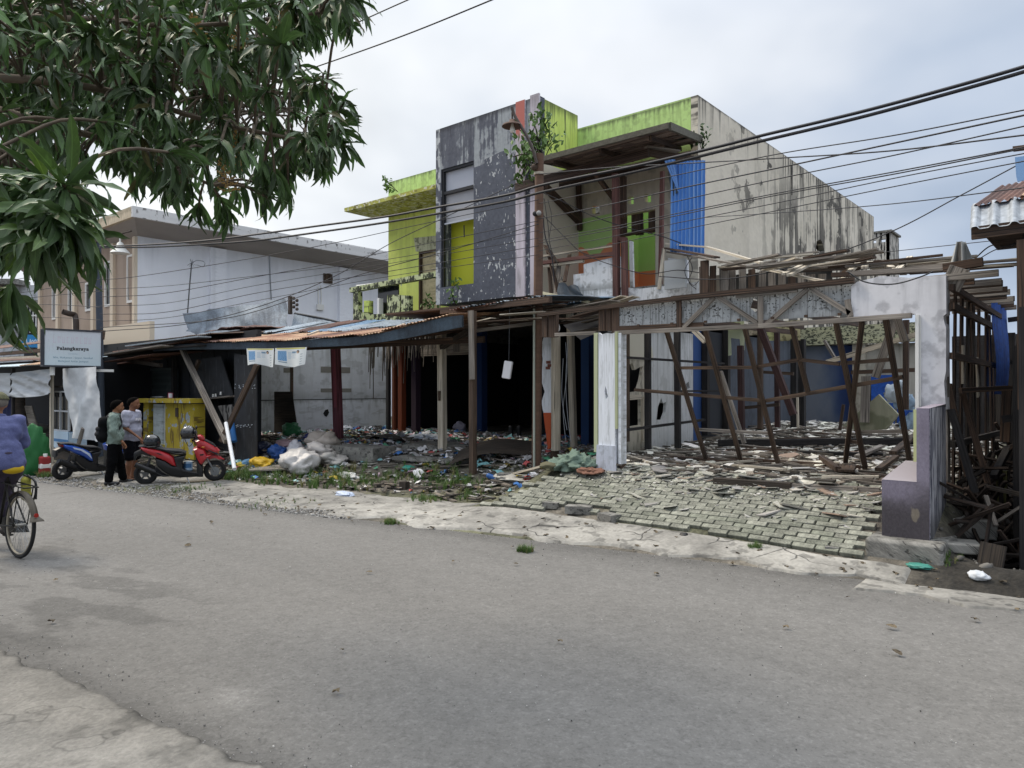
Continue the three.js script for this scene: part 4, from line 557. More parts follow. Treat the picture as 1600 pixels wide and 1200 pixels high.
  for (let k = 0; k < 9; k++) { const s = 700 + k * 16, a = onZ(s, mix(487, 470, k / 8), -9.3); part(t, 'roof_sheet', corrug(a.clone().add(V(0, 0.03, 0)), V(0.36, 0.04, 0), V(0, 0.12, -1.6), 0.076, 0.012, 0.05, 4, 0, 70 + k), [rustDark, tinGrey, boardBlue][k % 3]); }
}
function post(name, label, px0, py0, pxT, pyT, w, t, m, extra) { const a = gnd(px0, py0), top = onZ(pxT, pyT, a.z), g = thing(name, label, 'post', null); part(g, 'post_shaft', bar(a.clone().add(V(0, -0.1, 0)), top, w, t), m); if (extra) extra(g, a, top); return g; }
post('timber_post', 'dark red painted timber post holding up the rusty tin roof', 529.5, 688, 524, 541, 0.17, 0.17, wood([112, 62, 72], [150, 94, 104], 143), (g, a, b) => part(g, 'cover_strip', bar(a.clone().lerp(b, 0.35).add(V(0.06, 0, 0.10)), b.clone().add(V(0.06, 0, 0.10)), 0.08, 0.03), flat(0xa05a66)));
post('timber_post', 'whitewashed timber post in the middle of the littered forecourt', 691.5, 705, 690, 517, 0.14, 0.12, woodPale, (g, a, b) => { part(g, 'patch', bar(a.clone().lerp(b, 0.42).add(V(0, 0, 0.08)), a.clone().lerp(b, 0.5).add(V(0, 0, 0.08)), 0.05, 0.03), woodBrown); part(g, 'cap_block', box(0.3, 0.22, 0.2, b.x + 0.12, b.y - 0.3, b.z - 0.15), woodGrey); });
post('timber_post', 'weathered brown timber post right of the whitewashed one, spliced halfway up', 739, 741, 738.5, 486, 0.1, 0.1, woodBrown, (g, a, b) => { part(g, 'splice_board', bar(a.clone().lerp(b, 0.58).add(V(0.05, 0, 0.07)), b.clone().add(V(0.02, 0, 0.07)), 0.11, 0.03), woodGrey); });
// posters hung on the fascia
{
  const mk = (seed, w, h) => { const c = document.createElement('canvas'); c.width = 512; c.height = 256; const g = c.getContext('2d'), r = rng(seed); g.fillStyle = '#dfe3e2'; g.fillRect(0, 0, 512, 256); g.fillStyle = '#c9c04a'; g.fillRect(20, 4, 470, 12); g.fillStyle = '#d9d7a8'; g.fillRect(20, 16, 470, 6);
    g.fillStyle = '#8fb6d8'; g.fillRect(40, 44, 130, 140); g.fillStyle = '#2f6ea6'; for (let y = 52; y < 186; y += 16) { let x = 46; while (x < 160) { const l = 8 + r() * 26; g.fillRect(x, y, Math.min(l, 166 - x), 7); x += l + 5; } }
    g.fillStyle = '#9db7cc'; for (let y = 60; y < 150; y += 14) g.fillRect(196, y, 50 + r() * 16, 5); g.fillStyle = '#7f98ae'; g.fillRect(268, 50, 74, 26); g.fillStyle = '#a8bccb'; for (let y = 84; y < 140; y += 13) g.fillRect(270, y, 40 + r() * 30, 4);
    g.fillStyle = '#2c2522'; g.beginPath(); g.ellipse(378, 58, 24, 22, 0, 0, 7); g.fill(); g.fillStyle = '#caa78e'; g.beginPath(); g.ellipse(376, 66, 13, 16, 0, 0, 7); g.fill(); g.fillStyle = '#e8eaea'; g.beginPath(); g.ellipse(376, 116, 26, 36, 0, 0, 7); g.fill(); g.fillStyle = '#8c9aa2'; for (let y = 90; y < 230; y += 34) { g.fillRect(424, y, 40, 5); g.fillRect(424, y + 10, 28, 4); } g.fillStyle = '#6e8799'; g.fillRect(50, 200, 120, 12);
    const t = new THREE.CanvasTexture(c); t.colorSpace = THREE.SRGBColorSpace; return std({ map: t, roughness: 0.75 }); };
  const P = (label, A, B, C, D, seed, ph) => { const q = p => onZ(...p, mix(-7.5, -8.9, (p[0] - 240) / 484) + 0.08), a = q(A), b = q(B), c = q(C), d = q(D); const t = thing('poster', label, 'poster'); part(t, 'sheet', sheet((u, v) => c.clone().lerp(d, u).lerp(a.clone().lerp(b, u), v).add(V(0, (1 - v) * 0.03 * Math.sin(u * 5 + ph), 0.035 * Math.sin(u * 7 + ph) * (1 - v * 0.7) + 0.012)), 24, 8), mk(seed, 1, 1)); part(t, 'top_batten', bar(a.clone().add(V(0, 0, -0.02)), b.clone().add(V(0, 0, -0.02)), 0.02, 0.02), woodBrown); return t; };
  P('left one of two white advertising banners pinned to the blue-grey fascia', [386, 544.5], [429.5, 544.5], [388, 571], [429, 571.5], 3, 0); P('right one of two white advertising banners pinned to the blue-grey fascia', [431.5, 544], [480.5, 542.5], [432.5, 571.5], [478.5, 571], 4, 2);
}
// neighbour's white wall behind the forecourt
{
  const b = thing('panel_wall', 'stained white panel wall at the back left of the littered forecourt', 'wall'), X = -17.8, q = (x, y) => onX(x, y, X);
  const mk = s => wallM(512, 512, 1, 1, [228, 232, 240], { seed: s, mold: 0.12, streak: 0.12, top: 0.05, foot: 0.25, vary: 6, moldCol: [88, 86, 84] });
  const zs = [q(396, 600).z, q(456, 600).z, q(608, 600).z], y0 = 0.45, yS = q(520, 624).y, yT = 3.35; let k = 0;
  for (const [a, c] of [[0, 1], [1, 2]]) for (const [ya, yb] of [[yS + 0.012, yT], [y0, yS - 0.012]]) part(b, 'panel', fitUV(wallX([[zs[a] - 0.015, ya], [zs[c] + 0.015, ya], [zs[c] + 0.015, yb], [zs[a] - 0.015, yb]], [], X, 0.05), -zs[a], ya, zs[a] - zs[c], yb - ya), mk(741 + k++));
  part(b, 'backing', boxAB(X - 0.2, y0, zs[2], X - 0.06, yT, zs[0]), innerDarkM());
  const smear = surf(128, 32, 1, 1, (u, v) => [150 + 30 * Math.abs(v - 0.5), 144 + 30 * Math.abs(v - 0.5), 136, 0.5]);
  for (const [x0, y0_, x1, y1] of [[501, 574, 547, 582], [501, 607, 549, 613], [443, 575, 453, 582]]) { const a = q(x0, y1), c = q(x1, y0_); part(b, 'glue_stain', boxAB(X + 0.001, a.y, c.z, X + 0.006, c.y, a.z), flat(0x8d8a84)); }
  part(b, 'seam_strip', boxAB(X + 0.001, yS, zs[1] - 0.04, X + 0.012, yT - 0.1, zs[1] + 0.06), woodDark);
  { const a = q(505, 646); part(b, 'hole', plateG([[0, 0], [0.07, 0.1], [0.16, 0.12], [0.2, 0.02], [0.12, -0.1], [0.05, -0.08]], 0.006, a.clone().add(V(0.004, 0, 0)), V(0, 0, -1), V(0, 1, 0)), black); }
  const p = thing('plywood_board', 'dark brown plywood board leaning against the white panel wall', 'board'); part(p, 'sheet', plateG(pz(-9.7, [401, 612], [428, 612], [437, 674], [401, 678]).map(a => [a[0], a[1]]), 0.02, V(0, 0, -10.2), V(1, 0, 0), V(0, 1, 0)), woodWet);
}
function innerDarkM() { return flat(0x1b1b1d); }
// posts inside the dark shop
{
  const g = 'posts inside the dark shop opening';
  for (const [px, py, yT, w, c, l] of [[628, 664, 505, 0.16, 0x6e3218, 'orange post at the left of the dark shop opening'], [650, 664, 505, 0.18, 0x281628, 'dark purple post beside the orange one in the shop opening'], [616, 664, 505, 0.09, 0x6a3822, 'thin brown post left of the orange one'], [607, 666, 505, 0.1, 0x2a2a2c, 'black post at the end of the white panel wall'], [752, 664, 500, 0.24, 0x1e3a6a, 'broad blue post in the middle of the dark shop opening'], [743, 665, 590, 0.08, 0x35506e, 'slim grey-blue post beside the broad blue one'], [918, 668, 480, 0.2, 0x23406a, 'dark blue post inside the right part of the shop']]) { const z = px > 900 ? -12.6 : px > 700 ? -14.8 : -13.2, a = onZ(px, py, z), b = onZ(px, yT, z); a.y = H(a.x, a.z) - 0.02; const t = thing('shop_post', l, 'post', g); part(t, 'post_shaft', bar(a, b, w, w), flat(c)); }
  // a white foam block hanging in the opening
  const f = thing('foam_block', 'white foam block hanging in the dark shop opening', 'foam block'), c = onZ(793, 578, -9.6);
  part(f, 'block', new RoundedBoxGeometry(0.15, 0.31, 0.1, 3, 0.02).rotateZ(-0.16).rotateY(0.5).translate(c.x, c.y, c.z), flat(0xe6e6ea)); part(f, 'string', rod(c.clone().add(V(0.03, 0.14, 0)), c.clone().add(V(0.05, 1.15, 0)), 0.003, 4), steel);
}
// ---------- the kiosk on the left: cart, boards, poles ----------
{
  const b = thing('kiosk', 'dark timber kiosk with a shuttered window behind the parked scooters', 'kiosk'), z = -8.5;
  const xa = onZ(158, 600, z).x, xb = onZ(402, 600, z).x;
  part(b, 'back_wall', boxAB(xa, 0.1, z - 0.1, xb, 3.1, z), flat(0x24272c));
  const r = rng(8); for (let k = 0; k < 14; k++) { const s = xa + (xb - xa) * (k + 0.5) / 14; part(b, 'wall_board', bar(V(s, 0.2, z + 0.012), V(s, 3.0, z + 0.012 + r() * 0.01), (xb - xa) / 14 - 0.02, 0.02), k % 3 ? flat(0x23262b) : flat(0x2c3034)); }
  const w0 = onZ(220, 621, z + 0.1), w1 = onZ(276, 576, z + 0.1); const win = part(b, 'window', [bar(V(w0.x, w0.y, w0.z), V(w0.x, w1.y, w0.z), 0.06, 0.06), bar(V(w1.x, w0.y, w0.z), V(w1.x, w1.y, w0.z), 0.08, 0.06), bar(V(mix(w0.x, w1.x, 0.28), w0.y, w0.z), V(mix(w0.x, w1.x, 0.28), w1.y, w0.z), 0.05, 0.06), bar(V(w0.x, w1.y, w0.z), V(w1.x, w1.y, w0.z), 0.06, 0.06), bar(V(w0.x, w0.y, w0.z), V(w1.x, w0.y, w0.z), 0.06, 0.06)], flat(0x4a5456));
  for (let k = 0; k < 9; k++) { const y = mix(w0.y, w1.y, (k + 0.6) / 9.4); part(win, 'slat', [bar(V(w0.x + 0.05, y, z + 0.07), V(mix(w0.x, w1.x, 0.27), y, z + 0.07), 0.02, 0.075), bar(V(mix(w0.x, w1.x, 0.31), y, z + 0.07), V(w1.x - 0.05, y, z + 0.07), 0.02, 0.075)], flat(k % 2 ? 0x3a4446 : 0x424c4e)); }
  part(b, 'beam', bar(onZ(200, 563, -7.6), onZ(252, 571, -7.6), 0.07, 0.09), woodWet); part(b, 'beam', bar(onZ(272, 556, -8.3), onZ(272, 690, -8.3), 0.1, 0.1), woodBlack);
  const mats = [rustDark, woodGrey, rustDark, tinGrey, woodDark, rustDark], Y = [[158, 566, 240, 552], [158, 556, 262, 540], [175, 549, 300, 531], [205, 541, 320, 526], [225, 536, 330, 520], [163, 573, 246, 560]];
  Y.forEach((p, k) => { const a = onZ(p[0], p[1], -7.0 - k * 0.12), c = onZ(p[2], p[3], -7.25 - k * 0.12); part(b, k % 2 ? 'roof_plank' : 'roof_sheet', k % 2 ? bar(a, c, 0.3, 0.03) : corrug(a, c.clone().sub(a), V(0, 0.12, -1.3), 0.076, 0.012, 0.06, 4, 0, k + 20), mats[k]); });
  part(b, 'ceiling', boxAB(xa, 2.72, z, onZ(300, 540, -7.4).x, 2.76, -7.5), woodBlack);
  part(b, 'pillar', bar(onZ(166, 580, -8.0), onZ(166, 700, -8.0), 0.12, 0.12), woodBlack);
  // yellow cart
  const c = thing('food_cart', 'chipped yellow vendor cart with a white door panel, standing behind the red scooter', 'cart'), zc = -7.5, X = px => onZ(px, 660, zc).x, Yc = (px, py) => onZ(px, py, zc).y, yb = H(X(280), zc) + 0.02, yt = Yc(262, 630);
  const yel = surf(512, 512, 1.3, 1.3, (u, v) => { const n = fb(u, v, 6, 6, 5, 811, 0.6), g = fb(u, v, 4, 4, 3, 813), s = fb(u, v, 14, 3, 4, 815); let k = c3([146, 130, 30], [168, 152, 46], g); k = c3(k, [140, 150, 160], sst(0.62, 0.65, n)); k = c3(k, [84, 66, 30], sst(0.64, 0.72, s) * 0.7); return [...k, 0.5 - sst(0.62, 0.65, n) * 0.3]; }, 0.004);
  part(c, 'body', [boxAB(X(258), yb, zc - 0.25, X(303), yt, zc)], yel); part(c, 'body', [boxAB(X(224), yb, zc - 0.25, X(232), yt, zc), boxAB(X(232), yb, zc - 0.25, X(258) - 0.002, yb + 0.25, zc - 0.01)], yel); part(c, 'door_panel', boxAB(X(235.5), yb + 0.2, zc - 0.12, X(256), yt - 0.03, zc - 0.06), wallM(128, 256, 1, 1, [176, 186, 190], { seed: 821, mold: 0.1, streak: 0.15 }), 'white door panel'); part(c, 'door_edge', boxAB(X(256) + 0.005, yb + 0.2, zc - 0.06, X(258) - 0.005, yt - 0.03, zc - 0.02), white);
  part(c, 'inside', boxAB(X(232), yb + 0.26, zc - 0.24, X(258), yt - 0.01, zc - 0.2), black);
  part(c, 'top', bar(onZ(221, 627, zc).setY(yt + 0.05).add(V(0, 0, -0.1)), onZ(305, 620, zc).setY(yt + 0.07).add(V(0, 0, -0.1)), 0.42, 0.1), yel); part(c, 'latch', boxAB(X(275), yt - 0.3, zc + 0.002, X(279), yt - 0.1, zc + 0.02), darkIron);
  for (const s of [228, 299]) part(c, 'leg', bar(V(X(s), yb - 0.1, zc - 0.1), V(X(s), yb + 0.05, zc - 0.1), 0.08, 0.08), woodDark);
  const k = thing('tin_can', 'pink and white tin standing on the yellow cart', 'can'), kp = V(X(259.5), yt + 0.115, zc - 0.1); part(k, 'can_body', new THREE.CylinderGeometry(0.055, 0.055, 0.12, 16).translate(kp.x, kp.y + 0.06, kp.z), flat(0xb03a5c)); part(k, 'label', new THREE.CylinderGeometry(0.0565, 0.0565, 0.1, 16, 1, true, 0.3, 1.6).translate(kp.x, kp.y + 0.06, kp.z), flat(0xcfd0d8));
  const tr = thing('tray', 'shallow dark tray on the left of the yellow cart top', 'tray'); part(tr, 'rim', new THREE.TorusGeometry(0.24, 0.013, 6, 30).scale(1, 0.5, 1).rotateX(Math.PI / 2).translate(X(240), yt + 0.135, zc - 0.12), steel); part(tr, 'base', new THREE.CylinderGeometry(0.24, 0.22, 0.015, 24).scale(1, 1, 0.5).translate(X(240), yt + 0.125, zc - 0.12), black);
  // black boards and poles
  const bd = (label, m, zz, pts, th = 0.025) => { const t = thing('leaning_board', label, 'board'); part(t, 'panel', plateG(pz(zz, ...pts), th, V(0, 0, zz), V(1, 0, 0), V(0, 1, 0)), m); return t; };
  const bk = surf(256, 256, 1.5, 1.5, (u, v) => { const n = fb(u, v, 5, 5, 5, 831), s = sst(0.66, 0.7, fb(u, v, 24, 5, 4, 833)); const q = 38 + (n - 0.5) * 26; return [q + s * 16, q * 1.06 + s * 17, q * 1.16 + s * 18, 0.5]; });
  bd('black board leaning far left against the inside of the kiosk', bk, -8.2, [[297, 580], [330, 578], [357, 705], [320, 712]]); bd('tilted black board propped high between two poles of the kiosk', bk, -8.12, [[311, 561], [346, 557], [366, 622], [330, 626]]); const ub = bd('upright black door board at the right end of the kiosk', bk, -7.95, [[366.5, 553], [401.5, 557], [402, 717], [368, 719]]);
  { const r2 = rng(6), dd = []; for (const [y0, y1] of [[600, 607], [663, 668]]) for (let q = 0; q < 22; q++) { const p = onZ(367 + r2() * 32, mix(y0, y1, r2()), -7.935); dd.push(box(0.03, 0.014, 0.004, p.x, p.y, p.z)); } part(ub, 'scuffs', dd, flat(0xb8c0c8)); }
  bd('paint splashed grey board low behind the crossed poles', surf(256, 256, 1, 1, (u, v) => { const n = sst(0.46, 0.52, fb(u, v, 8, 3, 4, 841)); const q = mix(40, 128, n); return [q, q * 0.99, q * 0.97, 0.5]; }), -8.05, [[341, 634], [364, 632], [366, 657], [352, 658]]); 
  const sh = thing('shelf', 'narrow wooden shelf with small white things between the black boards', 'shelf'); part(sh, 'plank', bar(onZ(320, 624, -8.05), onZ(364, 619, -8.05), 0.2, 0.03), woodGrey); for (const [x, y] of [[333, 618], [337, 617.5], [345, 614.5]]) { const p = onZ(x, y, -8.05); part(sh, 'white_cup', new THREE.CylinderGeometry(0.02, 0.024, 0.07, 8).translate(p.x, p.y, p.z), white); }
  const pole = (n, label, m, a, c, w, z0, z1, round) => { const t = thing(n, label, 'pole'), A = onZ(...a, z0), C = onZ(...c, z1); part(t, 'shaft', round ? rod(A, C, w / 2, 10) : bar(A, C, w, w), m); return t; };
  pole('timber_prop', 'pale timber prop slanting down to the right across the kiosk', woodGrey, [285, 546], [354, 690], 0.1, -7.85, -7.5); pole('timber_prop', 'brown timber prop slanting down to the left below the banners', woodBrown, [402, 570], [346, 690], 0.09, -7.85, -7.5); pole('timber_prop', 'short brown stick end poking out between the black boards', woodBrown, [305, 578], [311, 563], 0.07, -7.9, -7.9);
  pole('plastic_pipe', 'white plastic pipe leaning beside the front wheel of the red scooter', flat(0xd4d8dc), [366.5, 733], [353, 661], 0.075, -6.95, -7.45, true);
  const bb = thing('water_bottle', 'blue plastic sheet rolled up behind the white pipe', 'plastic roll'); part(bb, 'roll', rod(onZ(366, 690, -7.8), onZ(362, 662, -7.85), 0.06, 10), flat(0x2f6aa8));
}
const VRt = (px, ang) => { const r = ray(px, 607).setY(0).normalize(), q = V(-r.z, 0, r.x); return q.multiplyScalar(Math.cos(ang)).addScaledVector(r, Math.sin(ang)); };
// ---------- shop sign, utility pole, and the stall at the far left ----------
{
  const s = thing('shop_sign', 'white shop sign board in a dark frame beside the utility pole', 'sign'), z = -6.0, A = onZ(75.5, 518.5, z), B = onZ(151.5, 516.5, z), C = onZ(77, 572, z), w = B.x - A.x, h = A.y - C.y;
  const c = document.createElement('canvas'); c.width = 1024; c.height = 700; const g = c.getContext('2d'), r = rng(12);
  g.fillStyle = '#ccd6da'; g.fillRect(0, 0, 1024, 700); const gr = g.createLinearGradient(0, 0, 0, 700); gr.addColorStop(0, 'rgba(190,180,200,.25)'); gr.addColorStop(1, 'rgba(170,205,220,.25)'); g.fillStyle = gr; g.fillRect(0, 0, 1024, 700);
  g.textAlign = 'center'; g.fillStyle = 'rgba(190,150,170,.17)'; for (let k = 0; k < 9; k++) { const x = 150 + k * 80; g.fillRect(x, 120, 20, 130); if (k % 3) g.fillRect(x + 34, 120, 16, 130); if (k % 2) g.fillRect(x, 120, 52, 20); if (k % 4 !== 1) g.fillRect(x, 230, 52, 20); }
  g.fillStyle = '#eef2f2'; g.strokeStyle = '#1f2124'; g.lineWidth = 7; g.font = 'bold 84px serif'; g.strokeText('Palangkaraya', 505, 388); g.fillStyle = '#3a3c40'; g.fillText('Palangkaraya', 505, 388);
  g.fillStyle = 'rgba(120,150,170,.65)'; g.font = '46px sans-serif'; g.fillText('Tersedia :', 515, 478); g.fillStyle = 'rgba(92,128,150,.75)'; g.font = 'bold 50px sans-serif'; g.fillText('Mie, Makanan - Sayur, Sambal', 512, 560); g.fillText('Melayani Antar Jemput', 512, 632);
  g.fillStyle = 'rgba(90,90,90,.10)'; for (let k = 0; k < 60; k++) { g.fillRect(r() * 1024, r() * 700, 2 + r() * 5, 30 + r() * 120); }
  const t = new THREE.CanvasTexture(c); t.colorSpace = THREE.SRGBColorSpace;
  const so = onZ(113.5, 544.5, z), sx = VRt(113.5, 0.22), sn = sx.clone().cross(V(0, 1, 0)), D0 = so.clone().sub(CP).length(), w2 = 77 / FL * ray(113.5, 544).dot(ray(800, 600)) * (so.clone().sub(CP).dot(ray(800, 600))) * 1.0, h2 = w2 * 53.5 / 77, L = (geo) => geo.applyMatrix4(new THREE.Matrix4().makeBasis(sx, V(0, 1, 0), sn).setPosition(so));
  part(s, 'sign_face', L(new THREE.PlaneGeometry(w2, h2).translate(0, 0, 0.062)), std({ map: t, roughness: 0.55 })); part(s, 'sign_box', L(boxAB(-w2 / 2 - 0.03, -h2 / 2 - 0.03, -0.2, w2 / 2 + 0.03, h2 / 2 + 0.03, 0.05)), flat(0x3c4048));
  part(s, 'frame', [[-w2 / 2 - 0.03, -h2 / 2 - 0.04, w2 / 2 + 0.03, -h2 / 2], [-w2 / 2 - 0.03, h2 / 2, w2 / 2 + 0.03, h2 / 2 + 0.04], [-w2 / 2 - 0.07, -h2 / 2, -w2 / 2, h2 / 2], [w2 / 2, -h2 / 2, w2 / 2 + 0.03, h2 / 2]].map(q => L(boxAB(q[0], q[1], 0.051, q[2], q[3], 0.075))), flat(0x3a3d44)); part(s, 'bracket', [L(boxAB(w2 / 2 - 0.25, -h2 / 2 - 0.13, -0.1, w2 / 2 + 0.3, -h2 / 2 - 0.07, -0.04)), L(new THREE.CylinderGeometry(0.05, 0.05, 0.2, 8).translate(-w2 / 2 + 0.18, -h2 / 2 - 0.12, -0.08))], white);
  const p = thing('utility_pole', 'slim dark utility pole right of the white shop sign, cables tied to its top', 'pole'), pb = gnd(160, 712), top = onZ(152.5, 380, pb.z);
  part(p, 'shaft', rod(pb.clone().add(V(0, -0.2, 0)), top.clone().add(V(0, 0.4, 0)), 0.085, 12, 0.07), flat(0x3c4450)); part(p, 'binding', new THREE.CylinderGeometry(0.15, 0.13, 0.22, 12).translate(mix(pb.x, top.x, 0.61), onZ(157, 523, pb.z).y, pb.z + 0.02), woodBrown); part(p, 'crossarm', bar(top.clone().add(V(-0.1, 0.02, 0.08)), top.clone().add(V(0.45, 0.02, 0.08)), 0.05, 0.05), darkIron);
}
{
  const b = thing('market_stall', 'market stall at the left edge with red tin roofs and a dark interior', 'stall'), z = -6.0, P = (x, y, zz = z) => onZ(x, y, zz);
  const cs = (x0, y0, x1, y1, zz, back, m, i, n) => { const a = P(x0, y0, zz), c = P(x1, y1, zz); part(b, 'roof_sheet', corrug(a, c.clone().sub(a), back, 0.076, 0.012, 0.05, 4, 0, i), m, n); };
  cs(-90, 577, 73, 570, z + 0.3, V(0, 0.22, -1.3), tinPale, 51, 'pale front roof sheet'); cs(-60, 566, 76, 562, z - 0.2, V(0, 0.2, -1.2), rustDark, 52); cs(-90, 554, 72, 536, z - 1.0, V(0, 0.35, -1.5), rustDark, 53, 'red brown upper roof'); cs(30, 571, 74, 569, z + 0.32, V(0, 0.2, -1.0), rustTin, 54);
  part(b, 'beam', bar(P(-60, 558, z - 0.9), P(72, 547, z - 0.9), 0.08, 0.1), woodDark); part(b, 'beam', bar(P(-60, 562, z - 0.7), P(74, 557, z - 0.7), 0.06, 0.06), woodPale);
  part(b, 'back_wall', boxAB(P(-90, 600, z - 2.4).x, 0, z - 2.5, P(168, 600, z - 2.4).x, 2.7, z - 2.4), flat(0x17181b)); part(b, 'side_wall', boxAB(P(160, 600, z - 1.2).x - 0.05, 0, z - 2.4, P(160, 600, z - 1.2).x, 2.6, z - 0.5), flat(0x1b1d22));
  for (const [x, m] of [[21, woodBlack], [81, woodPale], [-40, woodDark]]) part(b, 'post', bar(V(P(x, 600).x, 0, z), P(x, 575), 0.07, 0.07), m); part(b, 'counter', bar(P(20, 700, z - 1.1), P(82, 700, z - 1.1), 0.6, 0.06), woodWet);
  part(b, 'blue_drape', sheet((u, v) => P(4, 700, z - 0.4).lerp(P(22, 700, z - 0.4), u).lerp(P(4, 612, z - 0.4).lerp(P(22, 612, z - 0.4), u), v).add(V(0, 0, Math.sin(u * 18) * 0.03)), 16, 4), flat(0x1c2450));
  let clothT = null; const clothM = s => clothT ??= surf(256, 256, 1, 1, (u, v) => { const n = fb(u, v, 5, 5, 4, s), f = fb(u, v, 40, 40, 2, s + 1); const k = 192 + (n - 0.5) * 34 + (f - 0.5) * 10; return [k * 0.98, k, k * 1.02, 0.5]; });
  const tarp = (label, a, c, d, e, seed, fold) => { const t = thing('tarpaulin', label, 'tarpaulin'), A = P(...a), C = P(...c), D = P(...d), E = P(...e); part(t, 'cloth', sheet((u, v) => D.clone().lerp(E, u).lerp(A.clone().lerp(C, u), v).add(V(0, (1 - v) * -0.04 * Math.sin(u * 3.14) , fold * (Math.sin(u * 3 + v * 9 + seed) * 0.5 + Math.sin((u * 0.8 + v) * 17 + seed) * 0.45 + (ns(u * 5 + seed, v * 8, 3) - 0.5) * 1.2) + 0.06)), 48, 36), clothM(seed)); return t; };
  tarp('white tarpaulin hanging sagged in folds from the stall roof, right of the post', [22, 583], [84, 576], [22.5, 620], [81.5, 616], 861, 0.055); tarp('flat white tarpaulin hanging at the far left of the stall', [-60, 584], [20.5, 583], [-60, 618], [20, 619], 871, 0.02); 
  { const t = thing('banner_cloth', 'tall white banner cloth hanging below the sign down to the blue scooter', 'banner'), A = P(98, 576, -5.95), C = P(153, 573, -5.95), D = P(113, 684, -5.85), E = P(156, 690, -5.85); part(t, 'cloth', sheet((u, v) => D.clone().lerp(E, u).lerp(A.clone().lerp(C, u), v).add(V(0, 0, 0.035 * (Math.sin(u * 7 - v * 6) + Math.sin((u - v) * 15) * 0.6 * (1 - v) + (ns(u * 4, v * 6, 13) - 0.5) * 1.4))), 40, 48), clothM(881)); }
  // glass display case, crate, sacks, boards
  const d = thing('display_case', 'glass display case with dark frame standing between the tarpaulin and the banner', 'cabinet'), zz = -6.2, x0 = P(83, 600, zz).x, x1 = P(108, 600, zz).x, ya = P(90, 672, zz).y, yb = P(90, 612, zz).y; const fr = []; for (const x of [x0, mix(x0, x1, 0.48), x1]) fr.push(boxAB(x - 0.02, ya, zz - 0.02, x + 0.02, yb, zz + 0.02)); for (const y of [ya, mix(ya, yb, 0.5), yb]) fr.push(boxAB(x0 + 0.022, y - 0.018, zz - 0.018, x1 - 0.022, y + 0.018, zz + 0.018)); part(d, 'frame', fr, flat(0xb4b8bc)); part(d, 'pane', boxAB(x0, ya, zz - 0.05, x1, yb, zz - 0.04), glassDark); part(d, 'body', boxAB(x0 - 0.01, ya, zz - 0.6, x1 + 0.01, yb, zz - 0.1), flat(0x23272c)); part(d, 'top', boxAB(x0 - 0.05, yb + 0.1, zz - 0.6, x1 + 0.05, yb + 0.14, zz + 0.05), woodWet); part(d, 'top_panel', boxAB(x0, yb + 0.15, zz - 0.5, x1, yb + 0.75, zz - 0.45), wallM(128, 128, 1, 1, [168, 166, 182], { seed: 885, mold: 0.2 })); for (const x of [x0, x1]) part(d, 'leg', boxAB(x - 0.03, 0, zz - 0.3, x + 0.03, ya, zz - 0.24), woodDark);
  const k = thing('carton', 'pale blue and white carton below the glass display case', 'box'); part(k, 'box', boxAB(x0, ya - 0.42, zz - 0.35, x1 + 0.1, ya - 0.02, zz + 0.05), surf(128, 128, 0.5, 0.5, (u, v) => (v > 0.42 && v < 0.5) || v > 0.86 ? [70, 120, 170, 0.5] : [178, 200, 218, 0.5])); part(k, 'stand', boxAB(x0, 0, zz - 0.3, x1 + 0.1, ya - 0.43, zz), woodWet);
  const w1 = thing('stall_board', 'wide worn board standing upright inside the stall', 'board'); part(w1, 'board', plateG(pz(-6.8, [23, 622], [38, 620], [44, 690], [24, 690]), 0.03, V(0, 0, -6.8), V(1, 0, 0), V(0, 1, 0)), woodBrown); const w2 = thing('stall_board', 'pale plank leaning diagonally inside the stall', 'board'); part(w2, 'board', plateG(pz(-6.6, [39, 634], [50, 634], [64, 684], [52, 690]), 0.03, V(0, 0, -6.6), V(1, 0, 0), V(0, 1, 0)), woodGrey);
  const gs = thing('sack', 'bulging green sack on the ground behind the cyclist', 'sack'), g0 = gnd(54, 742); part(gs, 'bag', lump(0.6, 1.15, 0.5, 21, 0.45, 5).translate(g0.x, g0.y, g0.z), flat(0x175c2a, { roughness: 0.7 })); const gs2 = thing('sack', 'second green sack, half hidden behind the cyclist', 'sack'); part(gs2, 'bag', lump(0.5, 0.7, 0.5, 23, 0.25, 4).translate(g0.x - 0.45, g0.y, g0.z + 0.15), flat(0x155226, { roughness: 0.7 }));
  const j = thing('jerrycan', 'red and white plastic jerrycan behind the tail of the blue scooter', 'jerrycan'), j0 = gnd(69, 743); part(j, 'can', new RoundedBoxGeometry(0.22, 0.4, 0.2, 3, 0.05).translate(j0.x, j0.y + 0.2, j0.z), flat(0x8a2a2a)); part(j, 'band', new RoundedBoxGeometry(0.224, 0.12, 0.204, 2, 0.03).translate(j0.x, j0.y + 0.2, j0.z), flat(0xd8d4d0)); part(j, 'cap', new THREE.CylinderGeometry(0.04, 0.04, 0.06, 10).translate(j0.x + 0.06, j0.y + 0.42, j0.z), white);
  const st = thing('stick', 'short grey stick standing up behind the blue scooter seat', 'stick'); part(st, 'shaft', rod(onZ(119, 706, -5.8), onZ(130, 669, -5.85), 0.045, 8), woodGrey);
}
